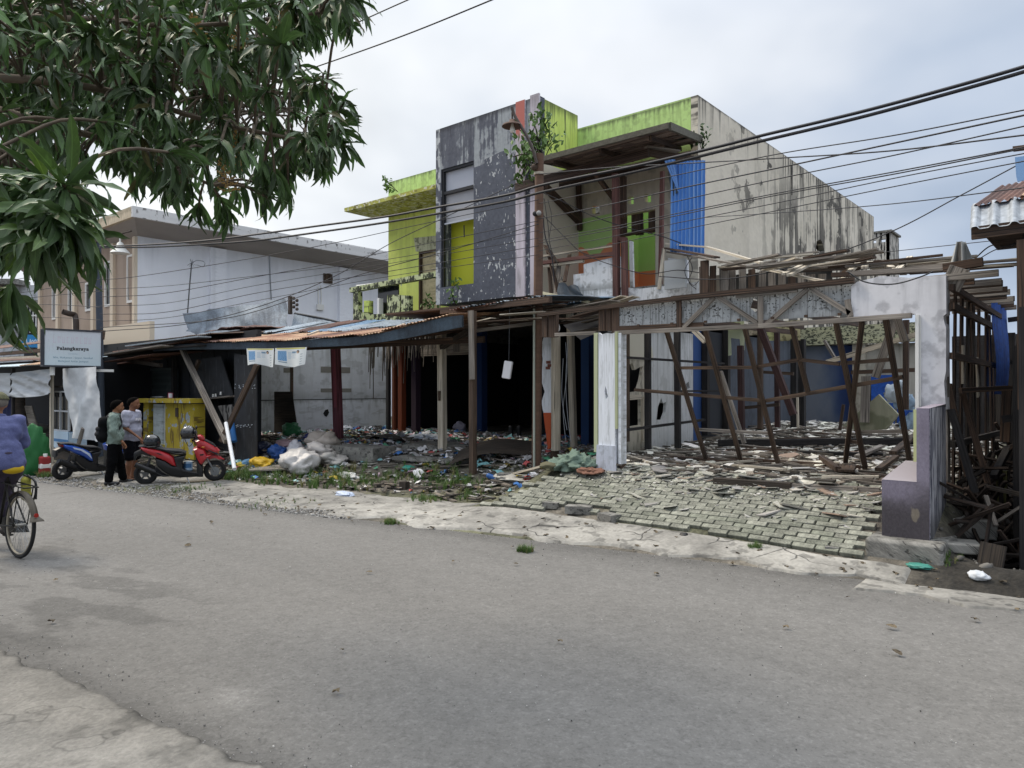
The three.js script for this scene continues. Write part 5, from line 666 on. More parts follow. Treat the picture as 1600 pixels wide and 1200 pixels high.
// ---------- the ruined hall at the right: portal, truss, collapsed frames ----------
const ZQ = -8.85;
{
  // corner pillar with bench and plinth, and the plastered lintel stub above it
  const t = thing('portal_pillar', 'white and purple rendered corner pillar with bench and plinth at the right of the ramp', 'pillar');
  const upM = wallM(512, 512, 1.4, 2.4, [224, 224, 228], { seed: 901, own: 1, mold: 0.3, streak: 0.2, top: 0.1, foot: 0.1, vary: 12, moldCol: [110, 110, 114] });
  const up = pz(ZQ, [1330, 447], [1340, 440], [1366, 434], [1376, 431], [1420, 434], [1478, 430], [1478.5, 490], [1474, 494], [1475, 502], [1478, 512], [1478, 580], [1475, 596], [1478, 640], [1432, 640], [1432, 492], [1424, 489], [1400, 493], [1370, 496], [1330, 497]);
  part(t, 'upper_pillar', fitUV(wallZ(up, [], ZQ, 0.22), up[0][0], 1.5, 1.2, 1.8), upM, 'white plastered upper pillar and lintel stub');
  part(t, 'edge_moulding', [bar(onZ(1433.5, 492, ZQ + 0.02), onZ(1433.5, 640, ZQ + 0.02), 0.035, 0.05), bar(onZ(1438, 495, ZQ + 0.014), onZ(1438, 640, ZQ + 0.014), 0.012, 0.03)], white);
  part(t, 'edge_moulding', bar(onZ(1432, 640, ZQ + 0.02), onZ(1432, 728, ZQ + 0.02), 0.05, 0.05), flat(0xc9cf9a));
  const purM = surf(512, 512, 1, 1, (u, v) => { const n = fb(u, v, 6, 6, 5, 911), f = fb(u, v, 60, 60, 2, 913), sp = sst(0.60, 0.70, fb(u, v, 5, 5, 4, 915)); let c = c3([114, 108, 122], [146, 140, 157], n); const d = sst(0.52 + (n - 0.5) * 0.6, 0.16, v); c = c3(c, [62, 58, 62], d * 0.9); c = c3(c, [150, 140, 118], sp * sst(0.3, 0.16, Math.abs(v - 0.16)) * 0.6); return [...c.map(x => x + (f - 0.5) * 14), 0.5 + (f - 0.5) * 0.4]; }, 0.004);
  const sideM = surf(512, 512, 1, 1, (u, v) => { const n = fb(u, v, 30, 4, 5, 921, 0.6), m = fb(u, v, 4, 4, 3, 923); const k = sst(0.36, 0.52, n); let c = c3([78, 80, 94], [186, 186, 190], k * (0.75 + 0.25 * m)); c = c3(c, [60, 60, 62], sst(0.25, 0.05, v) * 0.6); return [...c, k]; }, 0.018);
  const F = onZ(1378, 832, -8.0), xr = -1.455, yb = 0.31, yS = onZ(1440, 638, -8.0).y, yB = 0.88, xl = F.x, xm = onZ(1432, 700, -8.0).x;
  const fr = wallZ([[xl, yb], [xr, yb], [xr, yS], [xm, yS], [xm, yB], [xl, yB]], [], -8.0, 0.03); part(t, 'lower_pillar', fitUV(fr, xl, yb, 0.75, yS - yb), purM, 'purple painted lower pillar');
  part(t, 'lower_pillar', fitUV(wallX([[-8.031, yb - 0.02], [-8.86, yb - 0.02], [-8.86, yS + 0.03], [-8.031, yS]], [], xr + 0.003, 0.03), 8.0, yb, 0.86, yS - yb), sideM, 'rough streaked grey side of the lower pillar');
  part(t, 'pillar_core', [boxAB(xm + 0.005, yB, -8.85, xr - 0.03, yS - 0.01, -8.032), boxAB(xl + 0.005, yb, -8.85, xr - 0.03, yB - 0.004, -8.032)], purM);
  const bt = new THREE.BufferGeometry(); const bq = [V(xl, yB, -7.998), V(xm + 0.02, yB, -7.998), V(xm + 0.02, 1.01, -8.84), V(xl + 0.04, 1.01, -8.84)]; bt.setAttribute('position', new THREE.Float32BufferAttribute([0, 1, 2, 0, 2, 3].flatMap(i => bq[i].toArray()), 3)); bt.computeVertexNormals(); part(t, 'bench_top', bt, flat(0x9a9499)); part(t, 'bench_side', boxAB(xl + 0.002, yb, -8.84, xl + 0.03, 0.86, -8.034), purM);
  const lg = new THREE.BufferGeometry(); const lq = [V(xm, yS, -7.998), V(xr, yS, -7.998), V(xr, yS + 0.03, -8.85), V(xm, yS + 0.03, -8.85)]; lg.setAttribute('position', new THREE.Float32BufferAttribute([0, 1, 2, 0, 2, 3].flatMap(i => lq[i].toArray()), 3)); lg.computeVertexNormals(); part(t, 'ledge', lg, flat(0x9a929e));
  const pl = new RoundedBoxGeometry(0.68, 0.3, 1.1, 5, 0.035), p = pl.attributes.position; for (let i = 0; i < p.count; i++) p.setXYZ(i, p.getX(i) + (ns(p.getY(i) * 6 + 3, p.getZ(i) * 5, 9) - 0.5) * 0.05, p.getY(i) + (ns(p.getX(i) * 6, p.getZ(i) * 6, 10) - 0.5) * 0.04, p.getZ(i) + (ns(p.getX(i) * 6 + 8, p.getY(i) * 6, 11) - 0.5) * 0.05); const uv = pl.attributes.uv; for (let i = 0; i < uv.count; i++) uv.setXY(i, p.getX(i) + p.getY(i), p.getZ(i) + p.getY(i)); pl.computeVertexNormals(); part(t, 'plinth', pl.translate((onZ(1363, 850, -7.78).x + onZ(1459, 854, -7.78).x) / 2, 0.165, -8.33), concBlock, 'rough concrete plinth');
}
{
  // fibre-board truss along the top of the portal
  const t = thing('truss_beam', 'weathered truss of boards and diagonal battens spanning the front of the ruined hall', 'truss'), z = ZQ - 0.04, P = (x, y, d = 0) => onZ(x, y, z + d);
  const bmc = {}; const boardM = s => bmc[s] ??= surf(512, 256, 1, 1, (u, v) => { const n = fb(u, v, 12, 6, 5, s), st = fb(u, v, 60, 2, 3, s + 3), sp = fb(u, v, 50, 30, 3, s + 5); let c = c3([152, 156, 158], [188, 192, 194], n); c = c3(c, [88, 88, 86], sst(0.5, 0.75, st) * 0.5); const k = sst(0.60, 0.66, sp * 0.7 + n * 0.3) * sst(0.2, 0.6, v); c = c3(c, [40, 40, 38], k * 0.9); c = c3(c, [96, 92, 84], sst(0.3, 0, v) * 0.5); return [...c, 0.5 - k * 0.2]; });
  const cut = [967, 1063, 1098, 1192, 1262, 1334], T = x => mix(474, 437, (x - 967) / 367), B = x => mix(517, 496, (x - 967) / 367);
  for (let i = 0; i < cut.length - 1; i++) { const a = cut[i], c = cut[i + 1], h = i === 2 ? [pz(z, [1172, 481], [1177, 466], [1186, 470], [1185, 484], [1180, 488])] : []; const pts = pz(z, [a + 0.5, B(a) - 4], [c - 0.5, B(c) - 4], [c - 0.5, T(c) + 3], [a + 0.5, T(a) + 3]); part(t, 'board', fitUV(wallZ(pts, h, z, 0.012), pts[0][0], 2.55, 0.95, 0.5), boardM(931 + (i % 2) * 10)); }
  part(t, 'top_chord', bar(P(841, 492, 0.05), P(1062, 466, 0.05), 0.06, 0.06), woodDark); part(t, 'top_chord', bar(P(1050, 467, 0.06), P(1335, 438, 0.06), 0.06, 0.07), woodDark);
  part(t, 'bottom_chord', bar(P(962, 520, 0.06), P(1196, 509, 0.06), 0.06, 0.055), woodGrey); part(t, 'bottom_chord', bar(P(1186, 509.5, 0.075), P(1424, 493, 0.075), 0.06, 0.055), woodGrey); part(t, 'bottom_chord', bar(P(968, 513, 0.01), P(1100, 507, 0.01), 0.05, 0.06), woodDark);
  const D = (x0, y0, x1, y1, w = 0.055, m = woodGrey) => part(t, w > 0.06 ? 'upright' : 'batten', bar(P(x0, y0, 0.045), P(x1, y1, 0.045), w, 0.035, V(0, 0, 1)), m);
  D(1061, 467, 1061, 512, 0.065, woodDark); D(1188, 463, 1188, 508, 0.065); D(1068, 512, 1116, 464); D(1122, 464, 1184, 505); D(1197, 507, 1262, 451); D(1266, 450, 1328, 490); D(1150, 463, 1246, 453, 0.05); D(1324, 468, 1329, 495, 0.065);
  for (const [x0, y0, y1, w] of [[942, 480, 517, 0.1], [953, 480, 517, 0.07], [963.5, 476, 520, 0.12], [865, 492, 527, 0.14], [853, 493, 527, 0.1]]) part(t, 'upright', bar(P(x0, y0, -0.02), P(x0, y1, -0.02), w, 0.08, V(0, 0, 1)), woodDark); part(t, 'batten', bar(P(868, 523, 0.03), P(930, 520, 0.03), 0.05, 0.05), woodGrey);
  part(t, 'infill_board', bar(P(950, 498, -0.03), P(964, 497, -0.03), 0.4, 0.012, V(0, 0, 1)), boardM(941));
  for (let k = 0; k < 7; k++) part(t, 'bolt_block', box(0.035, 0.03, 0.03, P(1005 + k * 52, 510, 0).x, P(1005 + k * 52, mix(513, 494, k / 7) + 1, 0).y + 0.04, z + 0.13), woodDark);
}
// columns left of the portal
{
  const cm = wallM(512, 512, 0.5, 2, [228, 232, 238], { seed: 951, mold: 0.22, streak: 0.2, top: 0.25, foot: 0.1, vary: 8, moldCol: [80, 80, 78] });
  const c = thing('square_column', 'white square column with lime green corner strips and a dark gouge, left of the ramp', 'column'), a = gnd(951, 738), z = a.z + 0.02, X = px => onZ(px, 640, z).x, yt = onZ(948, 519, z).y, yb = a.y - 0.12;
  part(c, 'shaft', fitUV(wallZ([[X(935), yb], [X(961), yb], [X(961), yt - 0.01], [X(956), yt - 0.025], [X(948), yt - 0.012], [X(940), yt - 0.03], [X(935), yt]], [pz(z, [944.5, 612], [946, 603], [948, 610], [950, 620], [946.5, 624])], z, 0.05), X(935), yb, X(961) - X(935), yt - yb), cm); part(c, 'core', boxAB(X(935), yb, z - 0.16, X(961), yt - 0.08, z - 0.052), cm);
  part(c, 'corner_strip', bar(V(X(931), yb + 0.4, z - 0.02), V(X(931), yt, z - 0.02), X(934) - X(928.5), 0.05, V(0, 0, 1)), flat(0xb4ba98)); part(c, 'corner_strip', bar(V(X(963), yb + 0.75, z - 0.02), V(X(963), yt, z - 0.02), X(965) - X(961.4), 0.05, V(0, 0, 1)), flat(0xaab08c)); part(c, 'side_face', boxAB(X(965.2), yb + 0.25, z - 0.16, X(969.5), yt - 0.02, z - 0.015), cm); part(c, 'side_timber', boxAB(X(965.2), yb, z - 0.15, X(969), yb + 0.25, z - 0.03), woodDark);
  part(c, 'base_panel', fitUV(wallZ(pz(z + 0.03, [931, 739], [962, 738], [962, 697], [932, 695]), [], z + 0.03, 0.028), X(932), yb, 0.4, 0.8), wallM(256, 256, 1, 1, [190, 196, 208], { seed: 961, mold: 0.12, streak: 0.1, vary: 8 }), 'pale base slab');
  const d = thing('broken_column', 'broken white plaster column with exposed brick right of the lamp post', 'column'), b = gnd(862, 722), zb = b.z - 0.1;
  const pts = pz(zb, [849, 528], [856, 523], [863, 523], [863, 700], [857, 702], [853, 660], [848, 640], [846, 628], [851, 612], [846, 596], [848, 560], [845, 545]); part(d, 'plaster', fitUV(wallZ(pts, [], zb, 0.12), pts[7][0], 0.6, 0.4, 2), cm); part(d, 'timber_face', bar(onZ(868.5, 525, zb), onZ(868.5, 704, zb), 0.085, 0.16, V(0, 0, 1)), woodPale); part(d, 'orange_stub', plateG(pz(zb + 0.02, [850, 645], [862, 645], [861, 700], [857, 702]), 0.1, V(0, 0, zb - 0.01), V(1, 0, 0), V(0, 1, 0)), flat(0xb5532f)); part(d, 'foot', bar(onZ(867, 700, zb - 0.02), onZ(867, 720, zb - 0.02), 0.1, 0.12), woodDark);
  for (const [x, y] of [[857, 566], [859, 571], [856, 575]]) { const q = onZ(x, y, zb + 0.005); part(d, 'brick', box(0.09, 0.05, 0.02, q.x, q.y, q.z), flat(0x7a4c40)); }
  post('timber_stud', 'pale timber stud between the broken column and the square column', 897, 704, 890.5, 490, 0.11, 0.1, woodPale); const e = thing('curled_plaster', 'curled flake of white plaster stuck above the broken column', 'plaster flake'), q = onZ(872, 513, zb); part(e, 'flake', sheet((u, v) => V(q.x - 0.04 + u * 0.11 + Math.sin(v * 4) * 0.03, q.y - 0.1 + v * 0.2, q.z + 0.1 + Math.sin(u * 3 + v * 2) * 0.04), 8, 8), white);
  // boards of the fallen ceiling behind
  const f = thing('fallen_ceiling', 'sagging layers of broken ceiling boards above the shop, behind the pale stud', 'ceiling'), r = rng(14); for (let k = 0; k < 24; k++) { const x = 868 + r() * 55, y = 484 + r() * 40, zz = -9.5 - r() * 2.2, A = onZ(x, y, zz), L = 0.5 + r() * 0.8; part(f, 'board', bar(A, A.clone().add(V(L, 0.1 + (r() - 0.3) * 0.2, (r() - 0.5) * 0.4)), 0.14 + r() * 0.14, 0.014), [woodGrey, woodPale, woodDark, woodWet][(r() * 4) | 0]); }
  part(f, 'drooping_sheet', sheet((u, v) => onZ(880, 508, -9.6).lerp(onZ(935, 495, -9.6), u).add(V(0, -0.22 * v * (1 - u * 0.6), -0.5 * v)), 10, 6), flat(0x86868c));
}
// left wall of the hall: panels, door, blue posts
{
  const X = -6.62, q = (x, y) => onX(x, y, X), w = thing('hall_wall', 'torn white and grey panel wall along the left side of the ruined hall', 'wall'), P = (...a) => px_(X, ...a);
  const hm = (s, base, o = {}) => wallM(512, 512, 1, 1, base, { seed: s, mold: 0.2, streak: 0.25, top: 0.2, foot: 0.35, vary: 8, moldCol: [84, 84, 70], ...o });
  const panel = (x0, x1, yt, m, holes = [], label, n = 'panel') => { const a = q(x0, yt), c = q(x1, yt), yb = 0.55, T = q((x0 + x1) / 2, yt).y; return part(w, n, fitUV(wallX([[a.z - 0.006, yb], [c.z + 0.006, yb], [c.z + 0.006, T], [a.z - 0.006, T]], holes, X, 0.06), -a.z, yb, a.z - c.z, T - yb), m, label); };
  panel(974, 1012, 512, surf(256, 512, 1, 1, (u, v) => { const c = plaster(1, 2, [196, 190, 174], { seed: 981, mold: 0.25, streak: 0.2, foot: 0.4, vary: 8 })(u, v); return c; }), [P([983, 570], [988, 566], [992, 578], [999, 574], [1005, 572], [1001, 596], [996, 612], [978, 614], [978, 590], [982, 592]), P([977, 622], [1001, 620], [1001, 664], [977, 668])], 'cream panel with a torn hole and a small doorway');
  panel(1012, 1055, 514, hm(983, [206, 208, 208]), [P([1028, 636], [1033, 622], [1036, 630], [1041, 628], [1040, 644], [1036, 656], [1026, 656])]); panel(1055, 1083, 520, hm(985, [208, 210, 212]), [P([1072, 600], [1076, 596], [1078, 606], [1074, 610]), P([1048.5 + 8, 634], [1061, 626], [1060, 646])]);
  panel(1083, 1096, 505, flat(0x2f4f86), [], 'blue pillar strip'); panel(1096, 1107, 505, flat(0x1b1c20)); panel(1107, 1138, 520, flat(0x2a2d33), [], 'dark door'); panel(1138, 1190, 525, hm(987, [76, 82, 92], { vary: 5 })); panel(1190, 1246, 528, hm(989, [88, 95, 106], { vary: 5 }));
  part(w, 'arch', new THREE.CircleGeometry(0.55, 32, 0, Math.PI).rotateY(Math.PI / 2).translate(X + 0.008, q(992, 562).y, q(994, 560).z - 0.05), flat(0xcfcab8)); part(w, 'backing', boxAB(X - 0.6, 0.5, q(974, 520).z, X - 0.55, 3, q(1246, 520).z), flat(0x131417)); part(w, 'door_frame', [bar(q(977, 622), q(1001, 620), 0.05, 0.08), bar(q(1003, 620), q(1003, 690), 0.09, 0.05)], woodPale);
  for (const [x, y0, y1, m, wd] of [[979, 516, 690, woodBrown, 0.08], [1103, 512, 680, woodBlack, 0.12], [1135, 512, 676, woodBlack, 0.13]]) part(w, 'stud', bar(onX(x, y0, X + 0.08), onX(x, y1, X + 0.08), wd, wd), m);
  const up = thing('ceiling_remnant', 'lime and cream remnants of ceiling board hanging at the back of the hall', 'ceiling'); for (const [a, b2, c, d, z, col] of [[1132, 497, 1162, 515, -13.5, 0xc4c89a], [1168, 512, 1186, 524, -15, 0xb5a890], [1186, 497, 1216, 533, -15.5, 0xc6c890], [1216, 500, 1250, 533, -16.5, 0xbab28a]]) { const A = onZ(a, d, z), C = onZ(c, b2, z); part(up, 'board', boxAB(A.x, A.y, z - 0.02, C.x, C.y, z), wallM(128, 128, 1, 1, [(col >> 16) & 255, (col >> 8) & 255, col & 255], { seed: col % 97, mold: 0.4 })); } part(up, 'rag', plateG(pz(-13.6, [1138, 510], [1163, 512], [1163, 547], [1158, 552], [1156, 530], [1142, 528], [1143, 555], [1138, 556]), 0.01, V(0, 0, -13.6), V(1, 0, 0), V(0, 1, 0)), flat(0xb9bfa0));
  // back wall
  const bk = thing('back_wall', 'blue and grey back wall of the ruined hall below a mossy lime ring beam', 'wall'), zb = -19.3, B = (x, y) => onZ(x, y, zb);
  const xa = B(1243, 600).x, xb = B(1334, 600).x, xc = B(1460, 600).x, yT = B(1300, 540).y;
  const bm = surf(512, 256, 1, 1, (u, v) => { const n = fb(u, v, 5, 5, 5, 991), k = sst(0.35, 1.0, u + (n - 0.5) * 0.3), f = sst(0.14, 0, v); let c = c3([112, 118, 128], [24, 46, 92], k); c = c3(c, [70, 78, 76], f * 0.6); return [...c, 0.5]; });
  part(bk, 'wall', fitUV(wallZ(rectP(xa, 0.5, xb, yT), [], zb, 0.1), xa, 0.5, xb - xa, yT - 0.5), bm, 'wall fading from grey to deep blue'); part(bk, 'wall', fitUV(wallZ(rectP(xb + 0.3, 0.5, xc, yT), [], zb - 0.02, 0.1), xb, 0.5, xc - xb, yT - 0.5), hm(993, [172, 168, 158])); part(bk, 'column', boxAB(xb, 0.5, zb - 0.1, xb + 0.3, yT + 0.02, zb + 0.12), hm(995, [178, 172, 158]));
  part(bk, 'ring_beam', fitUV(wallZ(rectP(xa, yT + 0.022, xc, B(1300, 511).y), [], zb + 0.2, 0.3), xa, yT, 3.5, 0.5), surf(512, 256, 1, 1, (u, v) => { const n = fb(u, v, 70, 16, 5, 997, 0.66), g = fb(u, v, 5, 2, 3, 999); let c = c3([192, 190, 150], [170, 172, 150], g); c = c3(c, [52, 54, 44], sst(0.5, 0.6, n) * 0.85); return [...c, 0.5]; }), 'mossy lime ring beam');
  part(bk, 'blue_tarp', boxAB(B(1364, 600).x, 0.9, zb + 0.12, B(1400, 600).x, B(1380, 586).y, zb + 0.16), blueSheet); part(bk, 'blue_panel', boxAB(B(1404, 640).x, 0.9, zb + 0.12, B(1428, 640).x, B(1415, 622).y, zb + 0.16), blueSheet); part(bk, 'dark_gap', boxAB(B(1352, 600).x, 0.9, zb + 0.1, B(1363, 600).x, B(1357, 588).y, zb + 0.14), black);
  const sl = thing('stone_slab', 'large mossy square slab tilted on the rubble at the back of the hall', 'slab'), zs = -15.2, s0 = onZ(1360, 650, zs); part(sl, 'slab', plateG(pz(zs, [1317, 665], [1374, 616], [1405, 648], [1386, 671], [1338, 673]), 0.1, V(0, 0, zs), V(1, 0, 0), V(0, 1, 0), 0.01), surf(256, 256, 1.5, 1.5, (u, v) => { const n = fb(u, v, 20, 4, 5, 1001), m = fb(u, v, 5, 5, 4, 1003); let c = c3([128, 128, 108], [156, 154, 132], n); c = c3(c, [80, 84, 62], sst(0.5, 0.7, m) * 0.5); return [...c, n]; }, 0.01));
  const wr = thing('plastic_wrap', 'crumpled clear and blue plastic hanging beside the tilted slab', 'plastic sheet'); for (const [x, y, s] of [[1398, 614, 3], [1414, 625, 4], [1408, 604, 5], [1420, 655, 6]]) { const c = onZ(x, y, -16.5); part(wr, 'fold', lump(0.34, 0.4, 0.16, s, 0.8, 4).translate(c.x, c.y - 0.2, c.z), flat(s % 2 ? 0xb0bac2 : 0x8aa0b4)); }
}
// standing and fallen timbers
{
  const tm = (t, n, x0, y0, z0, x1, y1, z1, w, m, th = w) => part(t, n, bar(onZ(x0, y0, z0), onZ(x1, y1, z1), w, th), m);
  const a = thing('collapsed_lattice', 'collapsed lattice of brown battens hanging inward below the left half of the truss', 'timber frame'), zt = -9.0, zl = -10.5, Z = y => mix(zt, zl, clamp((y - 510) / 215));
  const A = (n, x0, y0, x1, y1, w, m) => tm(a, n, x0, y0, Z(y0), x1, y1, Z(y1), w, m, w * 0.8);
  A('post', 1040, 512, 1104, 720, 0.058, woodBrown); A('post', 1101, 511, 1159, 724, 0.058, woodBrown); A('post', 1163, 509, 1217, 730, 0.058, woodBrown); A('rail', 1056, 575, 1177, 574, 0.055, woodBrown); A('rail', 1177, 574, 1250, 562, 0.055, woodDark); A('rail', 992, 609, 1192, 626, 0.06, woodBrown); A('rail', 1088, 671, 1204, 677, 0.055, woodGrey); A('sill', 1060, 716, 1222, 729, 0.08, woodDark);
  const b = thing('collapsed_lattice', 'collapsed lattice of brown battens leaning below the right half of the truss', 'timber frame'), Bf = (n, x0, y0, x1, y1, w, m) => tm(b, n, x0, y0, Z(y0), x1, y1, Z(y1), w, m, w * 0.8);
  Bf('post', 1236, 506, 1263, 614, 0.055, woodBrown); Bf('post', 1306, 502, 1352, 731, 0.06, woodBrown); Bf('post', 1347, 503, 1321, 722, 0.058, woodBrown); Bf('post', 1384, 498, 1421, 718, 0.06, woodBrown); Bf('rail', 1250, 562, 1312, 569, 0.055, woodBrown); Bf('rail', 1314, 568, 1390, 562, 0.055, woodBrown); Bf('rail', 1192, 627, 1411, 589, 0.06, woodBrown); Bf('rail', 1342, 675, 1412, 674, 0.055, woodGrey); Bf('cleat', 1330, 690, 1342, 691, 0.05, woodBrown);
  const c = thing('stud_frame', 'black stud frame standing in front of the torn white panels', 'timber frame'), C = (n, x0, y0, x1, y1, x, w, m) => part(c, n, bar(onX(x0, y0, x), onX(x1, y1, x), w, w * 0.7), m);
  C('stud', 1012, 516, 1012.5, 702, -6.2, 0.1, woodBlack); C('stud', 1058, 518, 1059, 700, -6.0, 0.1, woodBlack); C('rail', 970, 558, 1130, 568, -6.15, 0.055, woodBlack); C('rail', 970, 673, 1100, 656, -6.15, 0.06, woodBlack); C('rail', 1060, 611, 1128, 611, -6.05, 0.05, woodBlack);
  const d = 'standing timbers at the back of the hall'; const one = (l, x0, y0, x1, y1, z, w, m, th) => { const t = thing('hall_post', l, 'post', d); tm(t, 'shaft', x0, y0, z, x1, y1, z, w, m, th ?? w); };
  one('black post at the back, first of two left of the blue wall', 1241, 530, 1241, 668, -16.5, 0.13, woodBlack); one('black post at the back, right one of two left of the blue wall', 1253, 530, 1253, 668, -16.8, 0.14, woodBlack); one('red brown post right of the centre of the grey hall wall', 1214, 520, 1215, 668, -14.4, 0.09, woodMaroon); one('thin brown post in front of the grey hall wall', 1188, 516, 1188, 670, -14, 0.09, woodBrown); one('dark red post beside the dark door at the back of the hall', 1157, 540, 1159, 672, -13.4, 0.1, woodMaroon); one('long red brown beam leaning steeply across the grey hall wall', 1188, 512, 1240, 648, -13, 0.11, woodMaroon); one('thin pale bar leaning near the dark door of the hall', 1126, 580, 1163, 693, -12.2, 0.06, woodGrey); one('brown post at the far right of the hall beside the portal pillar', 1416, 500, 1415, 640, -14.5, 0.09, woodDark); one('grey plank leaning above the blue tarpaulin', 1398, 500, 1368, 590, -12, 0.12, woodGrey, 0.03); one('pale pole slanting up to the right across the back of the hall', 1292, 566, 1440, 520, -12.2, 0.07, woodPale); one('short brown plank slanting above the blue back wall', 1288, 532, 1306, 562, -13, 0.09, woodGrey, 0.04); one('grey rafter hanging down beside the lintel', 1402, 497, 1414, 534, -10.8, 0.09, woodGrey); one('thin white pipe standing in front of the black back post', 1246, 620, 1247, 668, -15.8, 0.04, woodPale); one('white bar slanting below the truss by the blue strip', 1084, 516, 1102, 534, -10.5, 0.07, woodPale); one('splintered rail fixed between the posts at the back of the hall', 1165, 637, 1218, 632, -13.6, 0.06, woodBrown); one('long brown rail across the grey hall wall', 1185, 581, 1240, 584, -14.3, 0.06, woodBrown); one('black rail across the back right of the hall', 1330, 582, 1430, 578, -16, 0.08, woodDark); one('upright grey plank left of the orange slab', 1353, 588, 1351, 660, -15, 0.16, woodGrey, 0.04); one('thin dark stick leaning on the tilted slab', 1318, 632, 1312, 672, -14.6, 0.05, woodDark);
}
// remains of the hall roof and its right-hand wall
{
  const t = thing('ruined_roof', 'broken grey battens and rafters left from the hall roof above the truss', 'roof'), r = rng(44), P = onZ, W = (n, x0, y0, z0, x1, y1, z1, w, m, th = 0.03) => part(t, n, bar(P(x0, y0, z0), P(x1, y1, z1), w, th), m);
  W('batten', 1041, 381, -11.9, 1104, 386, -11.6, 0.05, woodPale); W('batten', 1104, 386, -11.6, 1190, 411, -10.6, 0.07, woodPale); W('rafter', 1060, 396, -11.4, 1200, 422, -10.2, 0.09, woodGrey); W('rafter', 1195, 420, -10.2, 1294, 441, -9.4, 0.09, woodPale); W('rafter', 1042, 388, -11.9, 1120, 402, -11, 0.12, woodDark); W('plank', 1050, 395, -11.4, 1110, 404, -11.2, 0.3, woodWet);
  for (let k = 0; k < 13; k++) { const x = 1098 + k * 15.5, y0 = 414 + k * 1.1 + r() * 3, y1 = mix(462, 446, k / 13); W('wall_plank', x, y1, -11.2, x + (r() - 0.5) * 2, y0, -11.2, 0.11, k % 4 === 1 ? woodDark : woodGrey, 0.02); } W('wall_post', 1101, 470, -11.0, 1101, 407, -11.0, 0.14, woodDark); W('wall_post', 1133, 466, -11.1, 1133, 414, -11.1, 0.12, woodGrey); part(t, 'dark_backing', boxAB(P(1108, 440, -11.6).x, P(1108, 462, -11.6).y, -11.62, P(1300, 440, -11.6).x, P(1200, 424, -11.6).y, -11.6), flat(0x2b2a28)); part(t, 'beige_infill', boxAB(P(1106, 440, -11.35).x, P(1106, 462, -11.35).y, -11.37, P(1128, 440, -11.35).x, P(1120, 430, -11.35).y, -11.35), flat(0x9d9484)); part(t, 'rendered_block', boxAB(P(1038, 440, -11.7).x, P(1040, 452, -11.7).y, -11.75, P(1071, 440, -11.7).x, P(1050, 406, -11.7).y, -11.7), flat(0xaeb2b4));
  for (let k = 0; k < 40; k++) { const x = 1120 + r() * 330, y = mix(412, 420, r()) + (x < 1250 ? (1250 - x) * -0.03 : 0) + r() * 8, zz = -9.2 - r() * 3.2, A = P(x, y, zz); part(t, 'batten', bar(A, A.clone().add(V(0.5 + r() * 1.3, (r() - 0.5) * 0.14, (r() - 0.5) * 0.6)), 0.05 + r() * 0.08, 0.025), [woodGrey, woodDark, woodPale, woodGrey][(r() * 4) | 0]); }
  for (const [x0, y0, x1, y1] of [[1225, 428, 1262, 410], [1233, 430, 1268, 411], [1316, 436, 1340, 412], [1400, 424, 1422, 402], [1412, 428, 1388, 415], [1350, 418, 1360, 410]]) W('broken_rafter', x0, y0, -9.4, x1, y1, -10.2, 0.07, woodPale); W('beam', 1330, 428, -9.1, 1476, 419, -9.1, 0.12, woodGrey, 0.05); W('beam', 1474, 419, -9.05, 1536, 409, -9.05, 0.08, woodDark, 0.09); W('beam', 1300, 430, -9.3, 1480, 421, -9.4, 0.1, woodDark, 0.05);
  for (let k = 0; k < 13; k++) { const zz = -8.95 - k * 0.36, A = V(-2.0 - r() * 0.2, 2.98 + (r() - 0.5) * 0.04 + k * 0.005, zz), B = V(-0.98 - k * 0.02 - (k === 1 ? 0.25 : r() * 0.06), A.y + 0.01, zz); part(t, 'batten', bar(A, B, 0.045, 0.07), k % 2 ? woodDark : woodGrey); }
  for (let k = 0; k < 5; k++) { const x0 = -5.8 + k * 0.95; part(t, 'rafter', bar(V(x0, 2.95, -9), V(x0 + (r() - 0.5) * 0.4, 3.05, -13.5 - r() * 3), 0.06, 0.1), woodDark); }
  W('hanging_sheet', 1484, 452, -8.98, 1500, 418, -8.95, 0.2, woodGrey, 0.02);
  part(t, 'cable', tube([P(1325, 425, -8.7), P(1350, 440, -8.7), P(1395, 444, -8.7), P(1440, 432, -8.7), P(1458, 424, -8.75)], 0.008, 24, 5), black);
  const cl = thing('hanging_cloth', 'pale ragged cloth draped over a stick above the right end of the hall roof', 'cloth'), c0 = P(1500, 378, -9.6); part(cl, 'cloth', sheet((u, v) => V(c0.x + (u - 0.5) * mix(0.09, 0.24, 1 - v) + 0.01, c0.y - 0.34 * (1 - v) * (0.85 + 0.2 * Math.sin(u * 11)), c0.z + 0.05 * Math.sin(u * 13)), 20, 8), flat(0xa9acab)); part(cl, 'stick', rod(P(1486, 418, -9.6), P(1496, 384, -9.6), 0.02, 6), woodGrey); part(cl, 'stick', rod(P(1500, 418, -9.6), P(1499, 378, -9.6), 0.025, 6), woodGrey);
  const s = thing('plank_wall', 'open plank and batten side wall running back from the pillar', 'wall'), X = -1.46, q = (x, y) => onX(x, y, X); const zs = []; for (let k = 0; k < 11; k++) zs.push(-9.0 - k * 0.37 - r() * 0.1);
  zs.forEach((z, k) => { const top = 2.9 - (k > 5 ? 0.0 : 0.0) + (r() - 0.5) * 0.1; part(s, 'plank', bar(V(X + (r() - 0.5) * 0.05, 0.35, z), V(X + (r() - 0.5) * 0.05, top, z + (r() - 0.5) * 0.06), 0.02, k % 3 === 1 ? 0.11 : 0.16, V(0, 0, 1)), [woodDark, woodGrey, woodWet, woodDark][(r() * 4) | 0]); });
